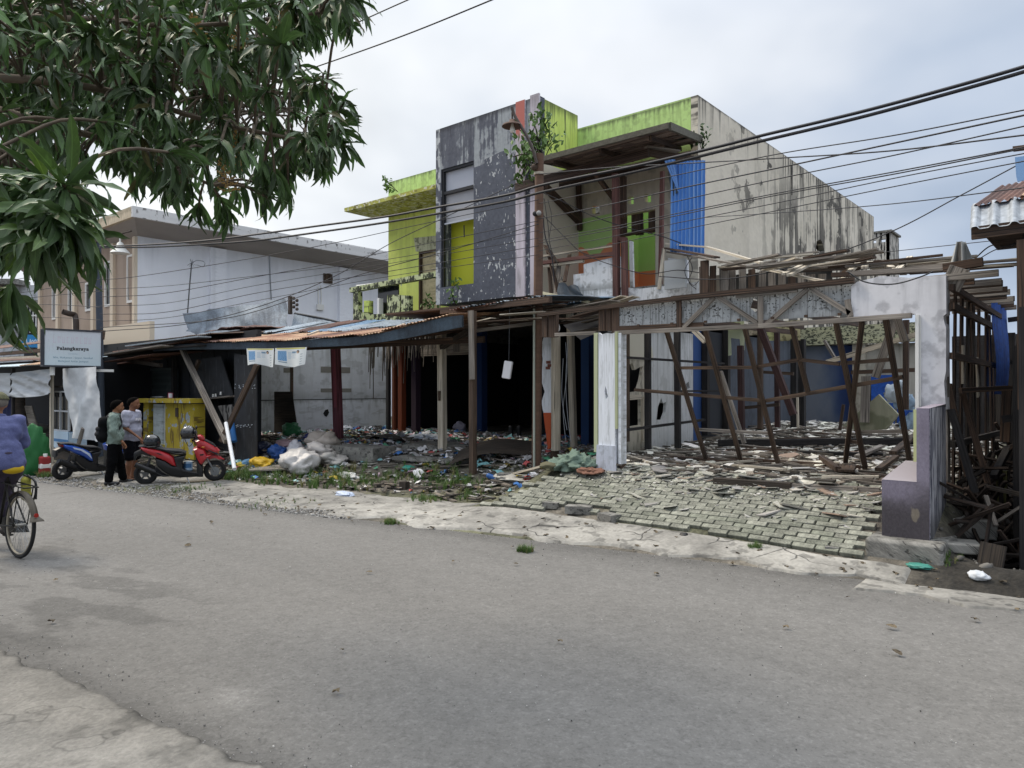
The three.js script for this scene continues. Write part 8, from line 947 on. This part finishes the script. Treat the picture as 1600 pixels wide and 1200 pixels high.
// larger single pieces
const bag = (label, px, py, w, h, d, hex, seed, rough = 0.4) => { const t = thing('plastic_bag', label, 'plastic bag'), p = gnd(px, py); part(t, 'bag', lump(w, h, d, seed, rough, w > 0.35 ? 6 : 4).translate(p.x, p.y, p.z), flat(hex, { roughness: 0.5 })); };
bag('large white sack in front of the heap of white sacks', 470, 738, 0.85, 0.5, 0.6, 0xb4b2b0, 3, 0.5); bag('grey white sack heaped behind the large white one', 500, 722, 0.8, 0.5, 0.6, 0xb5b0ac, 5, 0.5); bag('small white bag on the left of the sack heap', 462, 716, 0.4, 0.42, 0.35, 0xb8b8be, 7); bag('flattened pale sack on the right of the sack heap', 518, 726, 0.7, 0.3, 0.5, 0xa8a5a0, 9, 0.5); bag('beige sack at the back of the sack heap', 505, 702, 0.7, 0.45, 0.5, 0xbab0a6, 11, 0.5); bag('bright yellow plastic bag near the front wheel of the red scooter', 408, 730, 0.62, 0.24, 0.35, 0xd0a81c, 13, 0.5); bag('deep blue plastic sheet lying behind the white sacks', 500, 692, 0.85, 0.25, 0.45, 0x1f2c7c, 15, 0.5); bag('green plastic bag at the foot of the white panel wall', 456, 684, 0.55, 0.42, 0.4, 0x3d8a5a, 17); bag('blue plastic bag between the yellow bag and the white sacks', 436, 716, 0.42, 0.3, 0.35, 0x1d4a8c, 19, 0.6); bag('dark blue bag left of the white sacks', 410, 708, 0.45, 0.28, 0.35, 0x18233f, 23); bag('white plastic sheet spread in the middle of the forecourt', 664, 688, 0.9, 0.16, 0.5, 0xc3cad4, 25, 0.6); bag('pale lilac bag near the whitewashed post', 718, 674, 0.4, 0.35, 0.35, 0xb9b4c4, 27); bag('pink grey bag behind the white sacks on the left', 446, 702, 0.5, 0.28, 0.4, 0x9a8288, 29); bag('white wrapper on the concrete apron', 540, 776, 0.36, 0.1, 0.2, 0xb8c4d8, 33, 0.5); bag('small teal plastic bag in the weeds', 640, 736, 0.24, 0.12, 0.2, 0x2a8a7c, 35, 0.5); bag('small yellow bag under the front wheel of the red scooter', 377, 730, 0.25, 0.14, 0.2, 0xb8a428, 37); bag('white rags on the forecourt edge by the grass', 545, 748, 0.6, 0.14, 0.3, 0xc2c4c4, 39, 0.6); bag('crumpled white bag in the mud right of the plinth', 1527, 905, 0.14, 0.09, 0.1, 0xc8ccd0, 43, 0.5); bag('teal net by the right corner of the plinth', 1440, 888, 0.22, 0.05, 0.12, 0x3f8578, 45, 0.6); bag('pale blue bag below the blue bag', 386, 728, 0.25, 0.16, 0.2, 0x5f8fb4, 47);
bag('dark lump of tar on the concrete apron', 1068, 838, 0.12, 0.05, 0.08, 0x1c1c1d, 53, 0.4); bag('long pale heap of torn sheet at the forecourt edge', 800, 752, 0.8, 0.14, 0.4, 0xb4b0a6, 55, 0.6); bag('white foam lump on the long fallen beam', 1292, 700, 0.26, 0.14, 0.2, 0xc9c9c4, 57, 0.3); bag('round pale lump on the front fallen beam', 1238, 728, 0.16, 0.14, 0.14, 0xb8b2a4, 59, 0.3);
{ const t = thing('cloth_heap', 'heap of pale green cloth and rags at the foot of the square column', 'cloth'), p = gnd(893, 735); part(t, 'cloth', [lump(0.5, 0.34, 0.4, 61, 0.7, 5).translate(p.x + 0.02, p.y, p.z), lump(0.36, 0.26, 0.34, 62, 0.8, 5).translate(p.x + 0.26, p.y, p.z + 0.05), lump(0.3, 0.2, 0.28, 64, 0.8, 5).translate(p.x - 0.14, p.y, p.z + 0.08)], flat(0x66786c, { roughness: 0.95 })); part(t, 'rag', lump(0.34, 0.12, 0.25, 63, 0.7, 4).translate(p.x + 0.42, p.y, p.z + 0.16), flat(0x7a5646)); part(t, 'rag', lump(0.5, 0.22, 0.4, 65, 0.5, 4).translate(p.x + 0.3, p.y, p.z - 0.25), flat(0x8b9484)); part(t, 'rag', lump(0.34, 0.14, 0.3, 67, 0.5, 3).translate(p.x - 0.25, p.y, p.z + 0.15), flat(0x5c5a44)); }
const slab = (label, px, py, w, d, h, ry, tilt = 0, m = concBlock) => { const t = thing('concrete_slab', label, 'slab'), p = gnd(px, py); part(t, 'slab', box(w, h, d, 0, 0, 0, tilt, ry, 0).translate(p.x, p.y + h * 0.35, p.z), m); };
slab('thick broken concrete slab right of the white sacks', 566, 714, 1.3, 0.7, 0.26, 0.1); slab('thin concrete slab at the foot of the whitewashed post, left one', 655, 718, 0.9, 0.5, 0.07, 0.25); slab('thin concrete slab at the foot of the whitewashed post, right one', 708, 722, 0.6, 0.4, 0.07, -0.1); slab('broad flat concrete slab running back under the tin roof', 735, 700, 2.6, 0.9, 0.08, 0.35, 0.04); slab('small brown block standing in the weeds', 632, 764, 0.13, 0.12, 0.15, 0.2, 0, woodWet); slab('broken brick on the concrete apron before the ramp', 1300, 862, 0.13, 0.07, 0.06, 0.3); slab('mossy green block at the left foot of the ramp', 792, 752, 0.3, 0.2, 0.16, 0.5);
slab('jagged mortar lump on the crumbled left corner of the ramp', 905, 800, 0.34, 0.2, 0.1, 0.4); slab('second mortar lump on the crumbled corner of the ramp, right of the first', 952, 812, 0.26, 0.18, 0.09, -0.3); slab('pale mortar piece at the crumbled edge of the ramp', 862, 792, 0.22, 0.16, 0.08, 0.2);
{ const t = thing('board_sheet', 'dark rotten plywood sheet sloping down between the brown post and the lamp post', 'board'), a = gnd(700, 738), b = gnd(832, 716), c = gnd(770, 700); part(t, 'sheet', sheet((u, v) => a.clone().lerp(b, u).add(V(-0.25 * v, 0.12 + 0.22 * v + 0.1 * Math.sin(u * 4), -0.55 * v)), 16, 6, 2, 0.6), woodWet); const k = thing('board_sheet', 'grey flattened board at the edge of the forecourt grass', 'board'), q = gnd(440, 738); part(k, 'sheet', box(1.3, 0.03, 0.5, q.x, q.y + 0.1, q.z, 0.1, 0.35, 0.08), woodGrey); const h = thing('board_sheet', 'brown crumpled board sheet in the middle of the forecourt', 'board'), w = gnd(605, 692); part(h, 'sheet', sheet((u, v) => V(w.x + (u - 0.5) * 1.8, w.y + 0.1 + (ns(u * 4, v * 3, 9) - 0.5) * 0.3, w.z + (v - 0.5) * 0.7), 18, 8), woodWet);
  const bt = thing('bottle', 'flat blue bottle lying at the left foot of the ramp', 'bottle'), e = gnd(773, 753); part(bt, 'bottle_body', new THREE.CapsuleGeometry(0.045, 0.22, 6, 12).rotateZ(1.2).rotateY(0.5).translate(e.x, e.y + 0.06, e.z), flat(0x2a5c9c, { roughness: 0.35 })); const cn = thing('drink_cup', 'orange and white drink cup lying on the upper edge of the ramp', 'cup'), f = gnd(1262, 767); part(cn, 'cup', new THREE.CylinderGeometry(0.035, 0.028, 0.13, 14).rotateZ(1.45).translate(f.x, f.y + 0.04, f.z), white); part(cn, 'band', new THREE.CylinderGeometry(0.0345, 0.0315, 0.05, 14, 1, true).rotateZ(1.45).translate(f.x - 0.01, f.y + 0.04, f.z), flat(0xc2502a)); for (const [x, l] of [[798, 'left of two dark boots standing in the shop opening'], [811, 'right of two dark boots standing in the shop opening']]) { const g = thing('rubber_boot', l, 'boot'), b2 = gnd(x, 686); part(g, 'boot', field([bone([0, 0.05, 0], [0, 0.28, 0], 0.055, 0.06), bone([0, 0.05, 0], [0.05, 0.04, 0.1], 0.05, 0.04)], 0.03).mesh(0.015).translate(b2.x, b2.y - 0.01, b2.z), black); } }
// fallen planks and beams
{ const bm = (label, x0, y0, x1, y1, w, th, m, up = 0.04, n = 'fallen_beam', cat = 'beam') => { const t = thing(n, label, cat), a = gnd(x0, y0), b = gnd(x1, y1); a.y += up; b.y += up; part(t, 'timber', bar(a, b, w, th), m); };
  bm('long black beam lying across the hall floor behind the lattices', 1122, 701, 1440, 698, 0.12, 0.12, woodBlack, 0.1); bm('front brown beam lying between the two lattices', 1140, 722, 1345, 736, 0.1, 0.08, woodDark); bm('dark beam at the foot of the right lattice', 1250, 712, 1380, 716, 0.1, 0.08, woodBlack); bm('wide grey beam along the top of the paver ramp', 1118, 757, 1238, 766, 0.16, 0.08, woodWet, 0.05); bm('grey beam beside the drink cup on the ramp', 1238, 764, 1375, 772, 0.1, 0.06, woodGrey, 0.04); bm('forked stick propped on the front beam', 1283, 724, 1310, 745, 0.07, 0.07, woodDark, 0.09); bm('short brown board end sticking up from the rubble', 1322, 748, 1325, 738, 0.2, 0.03, woodBrown, 0.1); bm('pale plank crossing behind the right lattice', 1340, 724, 1378, 706, 0.1, 0.04, woodGrey, 0.1); bm('plank leaning against the bench from the rubble', 1372, 746, 1400, 724, 0.08, 0.05, woodBrown, 0.1); bm('dark plank rising to the right behind the bench', 1395, 722, 1432, 690, 0.1, 0.05, woodBrown, 0.14); bm('pale brown lath in front of the square column', 980, 716, 1015, 728, 0.05, 0.02, woodPale, 0.05); bm('long thin lath lying before the left lattice', 1070, 727, 1165, 742, 0.05, 0.02, woodBrown, 0.04); bm('pale rod lying over the debris left of the pole', 846, 741, 800, 752, 0.04, 0.03, woodPale, 0.12);
  const g = 'broken planks scattered over the hall floor', r = rng(88); for (let k = 0; k < 34; k++) { const t = thing('floor_plank', 'broken grey or brown plank lying flat in the rubble of the ruined hall', 'plank', g), x = mix(-6.2, -1.9, r()), z = mix(-9.1, -15.5, Math.pow(r(), 1.3)), L = 0.35 + r() * 0.9, a = (r() - 0.5) * 1.3; part(t, 'timber', bar(V(x, H(x, z) + 0.05, z), V(x + Math.cos(a) * L, H(x, z) + 0.05 + r() * 0.06, z + Math.sin(a) * L), 0.05 + r() * 0.09, 0.025), [woodGrey, woodBrown, woodPale, woodDark, woodGrey][(r() * 5) | 0]); }
  // heap of debris on the balcony left of the white parapet
  const h = thing('debris_pile', 'pile of slanting broken boards and sheet metal on the upper balcony beside the lamp post', 'debris'), z = ZT + 0.3; for (const [x0, y0, x1, y1, w, m] of [[862, 468, 858, 412, 0.08, woodDark], [868, 468, 874, 408, 0.1, woodGrey], [876, 468, 872, 414, 0.07, woodPale], [884, 466, 866, 420, 0.1, woodGrey], [892, 462, 868, 424, 0.08, woodGrey], [872, 456, 854, 386, 0.07, woodDark], [882, 440, 890, 398, 0.07, woodDark], [870, 410, 852, 384, 0.09, woodDark]]) part(h, 'board', bar(onZ(x0, y0, z), onZ(x1, y1, z - 0.3), w, 0.03), m); part(h, 'metal_sheet', sheet((u, v) => onZ(872, 466, z + 0.1).lerp(onZ(916, 466, z + 0.1), u).lerp(onZ(874, 442, z).lerp(onZ(902, 448, z), u), v).add(V(0, 0.03 * Math.sin(u * 9), 0.05 * Math.sin(u * 7 + v * 3))), 14, 6), boardBlue); part(h, 'pale_rod', bar(onZ(844, 457, z + 0.4), onZ(920, 472, z + 0.5), 0.07, 0.05), flat(0xc8c4a8)); part(h, 'tin_sheet', corrug(onZ(848, 478, z + 0.6), V(1.2, 0.06, 0), V(0.1, 0.1, -0.9), 0.076, 0.012, 0.05, 4, 0, 3), tinBlue); }
// ---------- the mango tree overhanging the road from the left ----------
{
  const t = thing('mango_tree', 'mango tree branches with long drooping leaves hanging in from the upper left', 'tree'), r = rng(2024);
  const barkM = surf(256, 256, 0.6, 0.6, (u, v) => { const n = fb(u, v, 12, 5, 5, 1301); return [66 + n * 50, 58 + n * 44, 48 + n * 38, n]; }, 0.01);
  const leafG = [0, 1, 2, 3, 4].map(s => { const bend = 0.5 + s * 0.28, tw = (s - 2) * 0.25; const g = sheet((u, v) => { const w = 0.1 * Math.pow(Math.sin(Math.PI * Math.min(0.02 + v * 0.98, 1)), 0.75) * (1 - 0.25 * v), q = (u - 0.5) * 2, a = bend * v, x = Math.sin(a) / bend, y = -(1 - Math.cos(a)) / bend; const wav = 0.02 * Math.sin(v * 19 + s * 2) * q * Math.abs(q); const yy = Math.abs(q) * w * 0.42 + wav, zz = q * w; return V(x, y + yy * Math.cos(tw * v) - zz * Math.sin(tw * v), zz * Math.cos(tw * v) + yy * Math.sin(tw * v)); }, 4, 9); return g; });
  const veinT = tex(64, 256, (u, v) => { const m = sst(0.055, 0.0, Math.abs(u - 0.5)), s = sst(0.8, 1, Math.sin((v + Math.abs(u - 0.5) * -0.35) * 75)); const n = fb(u, v, 3, 8, 3, 1311); const k = 1 + m * 0.5 + s * 0.08 + (n - 0.5) * 0.3; return [200 * k, 205 * k, 190 * k]; });
  const lm = (c, o = {}) => new THREE.MeshPhysicalMaterial({ map: veinT, color: new THREE.Color(...c), roughness: 0.6, transmission: 0.3, thickness: 0, side: THREE.DoubleSide, ...o });
  const mats = [lm([0.09, 0.175, 0.055]), lm([0.12, 0.22, 0.06]), lm([0.18, 0.31, 0.06], { transmission: 0.45 }), lm([0.075, 0.145, 0.05])], pale = lm([0.24, 0.22, 0.1]);
  const poly = [[-60, -60], [575, -60], [560, 5], [545, 30], [505, 50], [470, 75], [485, 115], [520, 140], [528, 175], [545, 215], [520, 240], [505, 270], [470, 262], [440, 282], [400, 300], [385, 280], [350, 322], [315, 300], [280, 318], [262, 295], [236, 282], [215, 285], [190, 250], [165, 240], [130, 255], [120, 300], [130, 310], [138, 335], [120, 365], [85, 370], [60, 350], [20, 365], [-60, 380]];
  const inside = (x, y) => { let c = false; for (let i = 0, j = poly.length - 1; i < poly.length; j = i++) { const a = poly[i], b = poly[j]; if ((a[1] > y) !== (b[1] > y) && x < (b[0] - a[0]) * (y - a[1]) / (b[1] - a[1]) + a[0]) c = !c; } return c; };
  // skeleton: trunk and limbs
  const base = onD(-430, 607, 4.6).setY(0), crown = onD(-360, 150, 4.5), limbs = [];
  const limb = (pts, r0) => { const c = new THREE.CatmullRomCurve3(pts); const n = 26, P = c.getPoints(n); limbs.push(...P); const g = new THREE.TubeGeometry(c, n, 1, 7), p = g.attributes.position; for (let i = 0; i <= n; i++) for (let k = 0; k <= 7; k++) { const q = i * 8 + k, s = r0 * (1 - 0.8 * i / n), o = P[i]; const cc = c.getPointAt(i / n); p.setXYZ(q, cc.x + (p.getX(q) - cc.x) * s, cc.y + (p.getY(q) - cc.y) * s, cc.z + (p.getZ(q) - cc.z) * s); } g.computeVertexNormals(); return g; };
  part(t, 'trunk', limb([base.clone().add(V(0, -0.2, 0)), base.clone().add(V(0.05, 1.2, 0)), crown.clone().add(V(0, -0.9, 0)), crown], 0.26), barkM);
  for (const L of [[[-360, 150, 4.5], [-120, 40, 4.4], [120, 30, 4.2], [300, 40, 4.2], [500, 20, 4.3]], [[-360, 150, 4.5], [-100, 120, 4.0], [160, 140, 3.8], [330, 190, 4.0], [500, 225, 4.2]], [[-360, 170, 4.5], [-150, 210, 3.6], [0, 230, 3.1], [90, 300, 2.9], [110, 370, 2.8]], [[-360, 150, 4.5], [-100, 60, 5.2], [150, 70, 5.4], [300, 130, 5.4], [420, 180, 5.3]], [[-200, 120, 4.2], [60, 190, 3.9], [230, 240, 4.0], [330, 290, 4.1]], [[-300, 180, 4.3], [-150, 330, 2.9], [-60, 420, 2.7], [10, 455, 2.7]]]) part(t, 'branch', limb(L.map(p => onD(...p)), 0.042), barkM);
  const twigs = [], placed = [], stems = [];
  const clusters = [];
  let guard = 0; while (clusters.length < 680 && guard++ < 18000) { const x = mix(-60, 575, r()), y = mix(-50, 380, r()); if (!inside(x, y)) continue; const low = y > 270 && x < 170; const edge = !inside(x + 22, y + 14) || !inside(x, y + 24); let D = low ? mix(2.5, 3.6, r()) : mix(3.3, 5.8, r()); if (edge && !low) D = mix(3.8, 4.7, r()); if (!edge && !low && r() < 0.35) D = mix(5.4, 7, r()); if (edge && !low && r() < 0.3) continue; clusters.push([x, y, D]); }
  for (const p of [[2, 462, 2.7], [24, 470, 2.8], [98, 335, 2.5], [110, 362, 2.6], [132, 372, 2.7], [70, 372, 2.5], [85, 350, 2.9], [530, 205, 4.2], [520, 145, 4.3], [545, 20, 4.2], [525, 8, 4.4], [310, 325, 4.2], [345, 318, 4.2], [395, 295, 4.2], [500, 255, 4.3], [355, 335, 4.3], [548, 232, 4.2], [535, 196, 4.1], [540, 160, 4.2], [505, 115, 4.2], [548, 40, 4.3], [420, 310, 4.2], [450, 300, 4.3], [480, 245, 4.1], [515, 225, 4.2]]) clusters.push(p);
  for (const [px, py, D] of clusters) {
    const c = onD(px, py, D); let best = null, bd = 1e9; for (const q of limbs) { const d = q.distanceToSquared(c); if (d < bd) { bd = d; best = q; } }
    const mid = best.clone().lerp(c, 0.55).add(V(0, 0.12 * Math.sqrt(bd), 0)); stems.push(tube([best, mid, c], 0.0075, 7, 4));
    const dir = c.clone().sub(mid).normalize(), n = 9 + (r() * 8 | 0);
    for (let k = 0; k < n; k++) {
      const a = k * 2.4 + r() * 0.8, e1 = dir.clone().cross(V(0.3, 1, 0.2)).normalize(), e2 = dir.clone().cross(e1), d = e1.multiplyScalar(Math.cos(a)).addScaledVector(e2, Math.sin(a)).addScaledVector(dir, 0.55 + r() * 0.5).add(V(0, -0.2 - r() * 0.6, 0)).normalize();
      placed.push([c.clone().addScaledVector(dir, -0.07 * r()), d, D < 3.4 ? 0.18 + r() * 0.1 : 0.12 + r() * 0.085, r(), D]);
    }
  }
  part(t, 'twigs', stems, barkM);
  placed.sort((a, b) => a[4] - b[4]);
  const o3 = new THREE.Object3D(), inst = []; let n = 0;
  for (const [p, d, s, q, D] of placed) {
    const up = V(0, 1, 0), ez = d.clone().cross(up).normalize(), ey = ez.clone().cross(d), m4 = new THREE.Matrix4().makeBasis(d, ey, ez).multiply(new THREE.Matrix4().makeRotationX((q - 0.5) * 1.8)).scale(V(s, s, s)).setPosition(p);
    if (n < 300) { const low = D < 3.3; const l = new THREE.Mesh(leafG[(q * 97 | 0) % 5], q > 0.975 ? pale : mats[(q * 31 | 0) % 4]); l.name = 'leaf'; l.castShadow = l.receiveShadow = true; l.applyMatrix4(m4); t.add(l); n++; }
    else inst.push([m4, q]);
  }
  for (let g = 0; g < 5; g++) { const S = inst.filter(e => (e[1] * 97 | 0) % 5 === g), im = new THREE.InstancedMesh(leafG[g], lm([1, 1, 1]), S.length), c = new THREE.Color(); S.forEach((e, i) => { im.setMatrixAt(i, e[0]); const v = 0.5 + Math.pow(e[1] * 13 % 1, 1.6) * 1.3; c.setRGB(0.105 * v, 0.2 * v, 0.06 * v); if (e[1] > 0.97) c.setRGB(0.2, 0.18, 0.07); im.setColorAt(i, c); }); im.name = 'foliage'; im.userData.kind = 'stuff'; im.castShadow = im.receiveShadow = true; t.add(im); }
  // flower panicles
  for (const [px, py, D] of [[375, 245, 4.1], [355, 285, 4.1], [545, 12, 4.2], [372, 60, 4.0], [310, 60, 4.0], [440, 60, 4.2]]) { const c = onD(px, py, D), gs = [], up = V((r() - 0.4) * 0.3, 0.55, 0.1).normalize(); gs.push(rod(c.clone().addScaledVector(up, -0.08), c.clone().addScaledVector(up, 0.14), 0.0035, 4)); for (let k = 0; k < 26; k++) { const a = c.clone().addScaledVector(up, -0.06 + k * 0.0075), an = k * 2.4, L = 0.07 * (1 - k / 34), b = a.clone().add(V(Math.cos(an) * L, 0.02, Math.sin(an) * L)); gs.push(rod(a, b, 0.0018, 3)); for (let j = 0; j < 5; j++) { const q = a.clone().lerp(b, 0.4 + j * 0.14); gs.push(new THREE.TetrahedronGeometry(0.0065).translate(q.x + (r() - 0.5) * 0.012, q.y + (r() - 0.5) * 0.012, q.z)); } } part(t, 'flower_panicle', gs, flat(0xa88a54)); }
  t.userData.placed = true;
}
// ---------- overhead wires ----------
{
  const wire = (label, pts, D0, D1, rad, g = 'overhead wires', m = black) => { const t = thing('overhead_wire', label, 'wire', g), a = pts[0][0], b = pts[pts.length - 1][0]; part(t, 'cable', tube(pts.map(([x, y]) => onD(x, y, 1 / mix(1 / D0, 1 / D1, (x - a) / (b - a)))), rad, pts.length * 10, 5), m); };
  const DP = 13.2, DL = 12.4, wm = flat(0x1a1b22, { roughness: 0.6 });
  wire('upper one of the two thick black cables crossing the whole street', [[156, 385], [240, 382], [332, 375], [400, 366.5], [483, 355], [607, 338], [678, 325], [800, 303], [840, 291], [1000, 258], [1140, 225], [1180, 214.5], [1355, 172.5], [1547, 120], [1605, 103]], DP, 4.6, 0.0135, null, wm);
  wire('lower one of the two thick black cables crossing the whole street', [[156, 387], [240, 386], [332, 381], [400, 376], [483, 365], [607, 347], [678, 335], [800, 313], [840, 302], [1000, 267], [1140, 233], [1180, 223], [1355, 181], [1575, 120], [1605, 111]], DP, 4.6, 0.0135, null, wm);
  const ord = ['topmost', 'second', 'third', 'fourth', 'fifth', 'sixth', 'seventh', 'eighth', 'lowest']; let span = ['from the lamp post to the right edge'], wi = 0; const W = (pts, a, b, rad = 0.006) => wire(ord[wi++] + ' thin wire down at the pole, ' + span[0], pts, a, b, rad, 'thin overhead wires ' + span[0], wm);
  // lamp post to the right edge
  W([[842, 272], [950, 262], [1060, 256], [1219, 247], [1400, 235], [1610, 210]], DL, 5.5, 0.007); W([[842, 318], [950, 296], [1060, 273], [1219, 240], [1400, 211], [1610, 170]], DL, 5.5); W([[842, 342], [950, 320], [1060, 295], [1237, 258], [1400, 223], [1610, 178]], DL, 5.5, 0.008); W([[842, 364], [950, 340], [1060, 314], [1237, 275], [1400, 242], [1610, 195]], DL, 5.5); W([[842, 376], [950, 356], [1060, 333], [1219, 301], [1400, 268], [1610, 228]], DL, 5.5, 0.006); W([[842, 380], [950, 360], [1060, 336.5], [1219, 304], [1400, 271.5], [1610, 230]], DL, 5.5, 0.006); W([[842, 392], [950, 371], [1060, 348], [1219, 316], [1400, 278], [1610, 238]], DL, 5.5, 0.005); W([[842, 404], [950, 383], [1060, 360], [1219, 328], [1400, 291], [1610, 250]], DL, 5.5, 0.005); W([[1098, 340], [1209, 333], [1400, 318], [1610, 292]], 11.5, 5.5, 0.005);
  wire('single wire climbing from the ruined roof to the blue panel at the right', [[1030, 432], [1130, 436], [1250, 414], [1397, 360], [1500, 306], [1590, 258]], 11.5, 8.2, 0.008, null, wm); wire('pair of slack cables looping beside the wooden house roof', [[1520, 407], [1548, 384], [1572, 385], [1590, 378], [1600, 372]], 8.6, 7.6, 0.008, null, wm); wire('second slack cable looping beside the wooden house roof', [[1524, 408], [1556, 390], [1580, 386], [1596, 374]], 8.6, 7.6, 0.006, null, wm); wire('low thin wire passing over the hall roof towards the wooden house', [[1200, 418], [1300, 403], [1430, 389], [1600, 371]], 12, 8, 0.005, null, wm);
  // left pole to the lamp post and beyond
  span = ['from the left utility pole to the lamp post']; wi = 0;
  W([[157, 437], [198, 434], [400, 402.5], [520, 380], [660, 350], [842, 312]], DP, DL); W([[157, 464], [250, 459], [400, 432.5], [515, 412], [607, 393], [842, 345]], DP, DL); W([[157, 452], [257, 447], [400, 431], [607, 405], [842, 360]], DP, DL, 0.005); W([[157, 478], [257, 474], [400, 446], [607, 412], [842, 372]], DP, DL, 0.005); W([[157, 491], [257, 488], [400, 458], [607, 424], [842, 384]], DP, DL, 0.006); W([[157, 502], [257, 497], [400, 470], [607, 432], [842, 398]], DP, DL, 0.005); W([[157, 518], [300, 505], [420, 474], [530, 428], [607, 382], [690, 342], [806, 287]], DP, DL, 0.007); W([[157, 512], [360, 496], [470, 463], [560, 430], [700, 392], [842, 350]], DP, DL, 0.007);
  span = ['from the utility pole out of the left edge']; wi = 0;
  W([[157, 400], [80, 406], [0, 414], [-60, 420]], DP, 17, 0.007); W([[157, 436], [80, 450], [0, 462], [-60, 470]], DP, 17, 0.006); W([[157, 455], [80, 462], [0, 470], [-60, 476]], DP, 17, 0.006); W([[157, 480], [80, 476], [0, 478], [-60, 480]], DP, 17, 0.006); W([[157, 500], [80, 496], [0, 498], [-60, 500]], DP, 17, 0.005); W([[156, 417], [80, 428], [0, 440], [-60, 446]], DP, 17, 0.006);
  wire('lone wire crossing the sky at the top, lower of two', [[380, 142], [498, 103], [640, 52], [768, 0], [850, -34]], 9, 6, 0.007, null, wm); wire('lone wire crossing the sky at the top beside the mango leaves, upper of two', [[380, 110], [520, 52], [637, 0], [720, -36]], 9, 6, 0.006, null, wm);
  // slack bundles hanging on the lamp post and at the balcony
  const b = thing('cable_bundle', 'tangle of slack cables hanging behind the lamp post across the balcony', 'cables'), z = ZT + 0.35, S = (p, rad = 0.008) => part(b, 'cable', tube(p.map(q => onZ(q[0], q[1], z)), rad, 24, 5), wm); S([[848, 330], [852, 370], [862, 400], [866, 440]], 0.014); S([[850, 310], [856, 350], [860, 385], [874, 420]]); S([[846, 333], [864, 352], [884, 372], [912, 396], [960, 400]]); S([[846, 300], [878, 314], [920, 335], [980, 356], [1030, 368], [1064, 380]], 0.009); S([[912, 398], [950, 412], [1010, 428], [1060, 422], [1092, 426]], 0.008); S([[856, 312], [862, 340], [858, 372]], 0.006); S([[1072, 396], [1082, 420], [1076, 440], [1088, 452]], 0.007); S([[1084, 398], [1070, 424], [1084, 446], [1094, 436]], 0.006);
  const h = thing('hanging_wires', 'thin slack wires hanging inside the opening left of the square column', 'wires'); for (const p of [[[884, 535], [886, 580], [880, 640], [884, 690]], [[888, 530], [884, 600], [888, 660], [892, 690]], [[880, 560], [878, 620], [886, 672]]]) part(h, 'wire', tube(p.map(q => onZ(q[0], q[1], -9.6)), 0.006, 20, 4), steel);
}
// ---------- put each thing's origin at its base, then draw ----------
for (const o of allThings) {
  if (!o.isGroup || o.userData.placed) continue;
  const bb = new THREE.Box3().setFromObject(o); if (bb.isEmpty()) continue;
  const c = V((bb.min.x + bb.max.x) / 2, bb.min.y, (bb.min.z + bb.max.z) / 2);
  for (const k of o.children) k.position.sub(c); o.position.add(c);
}
renderer.render(scene, camera);
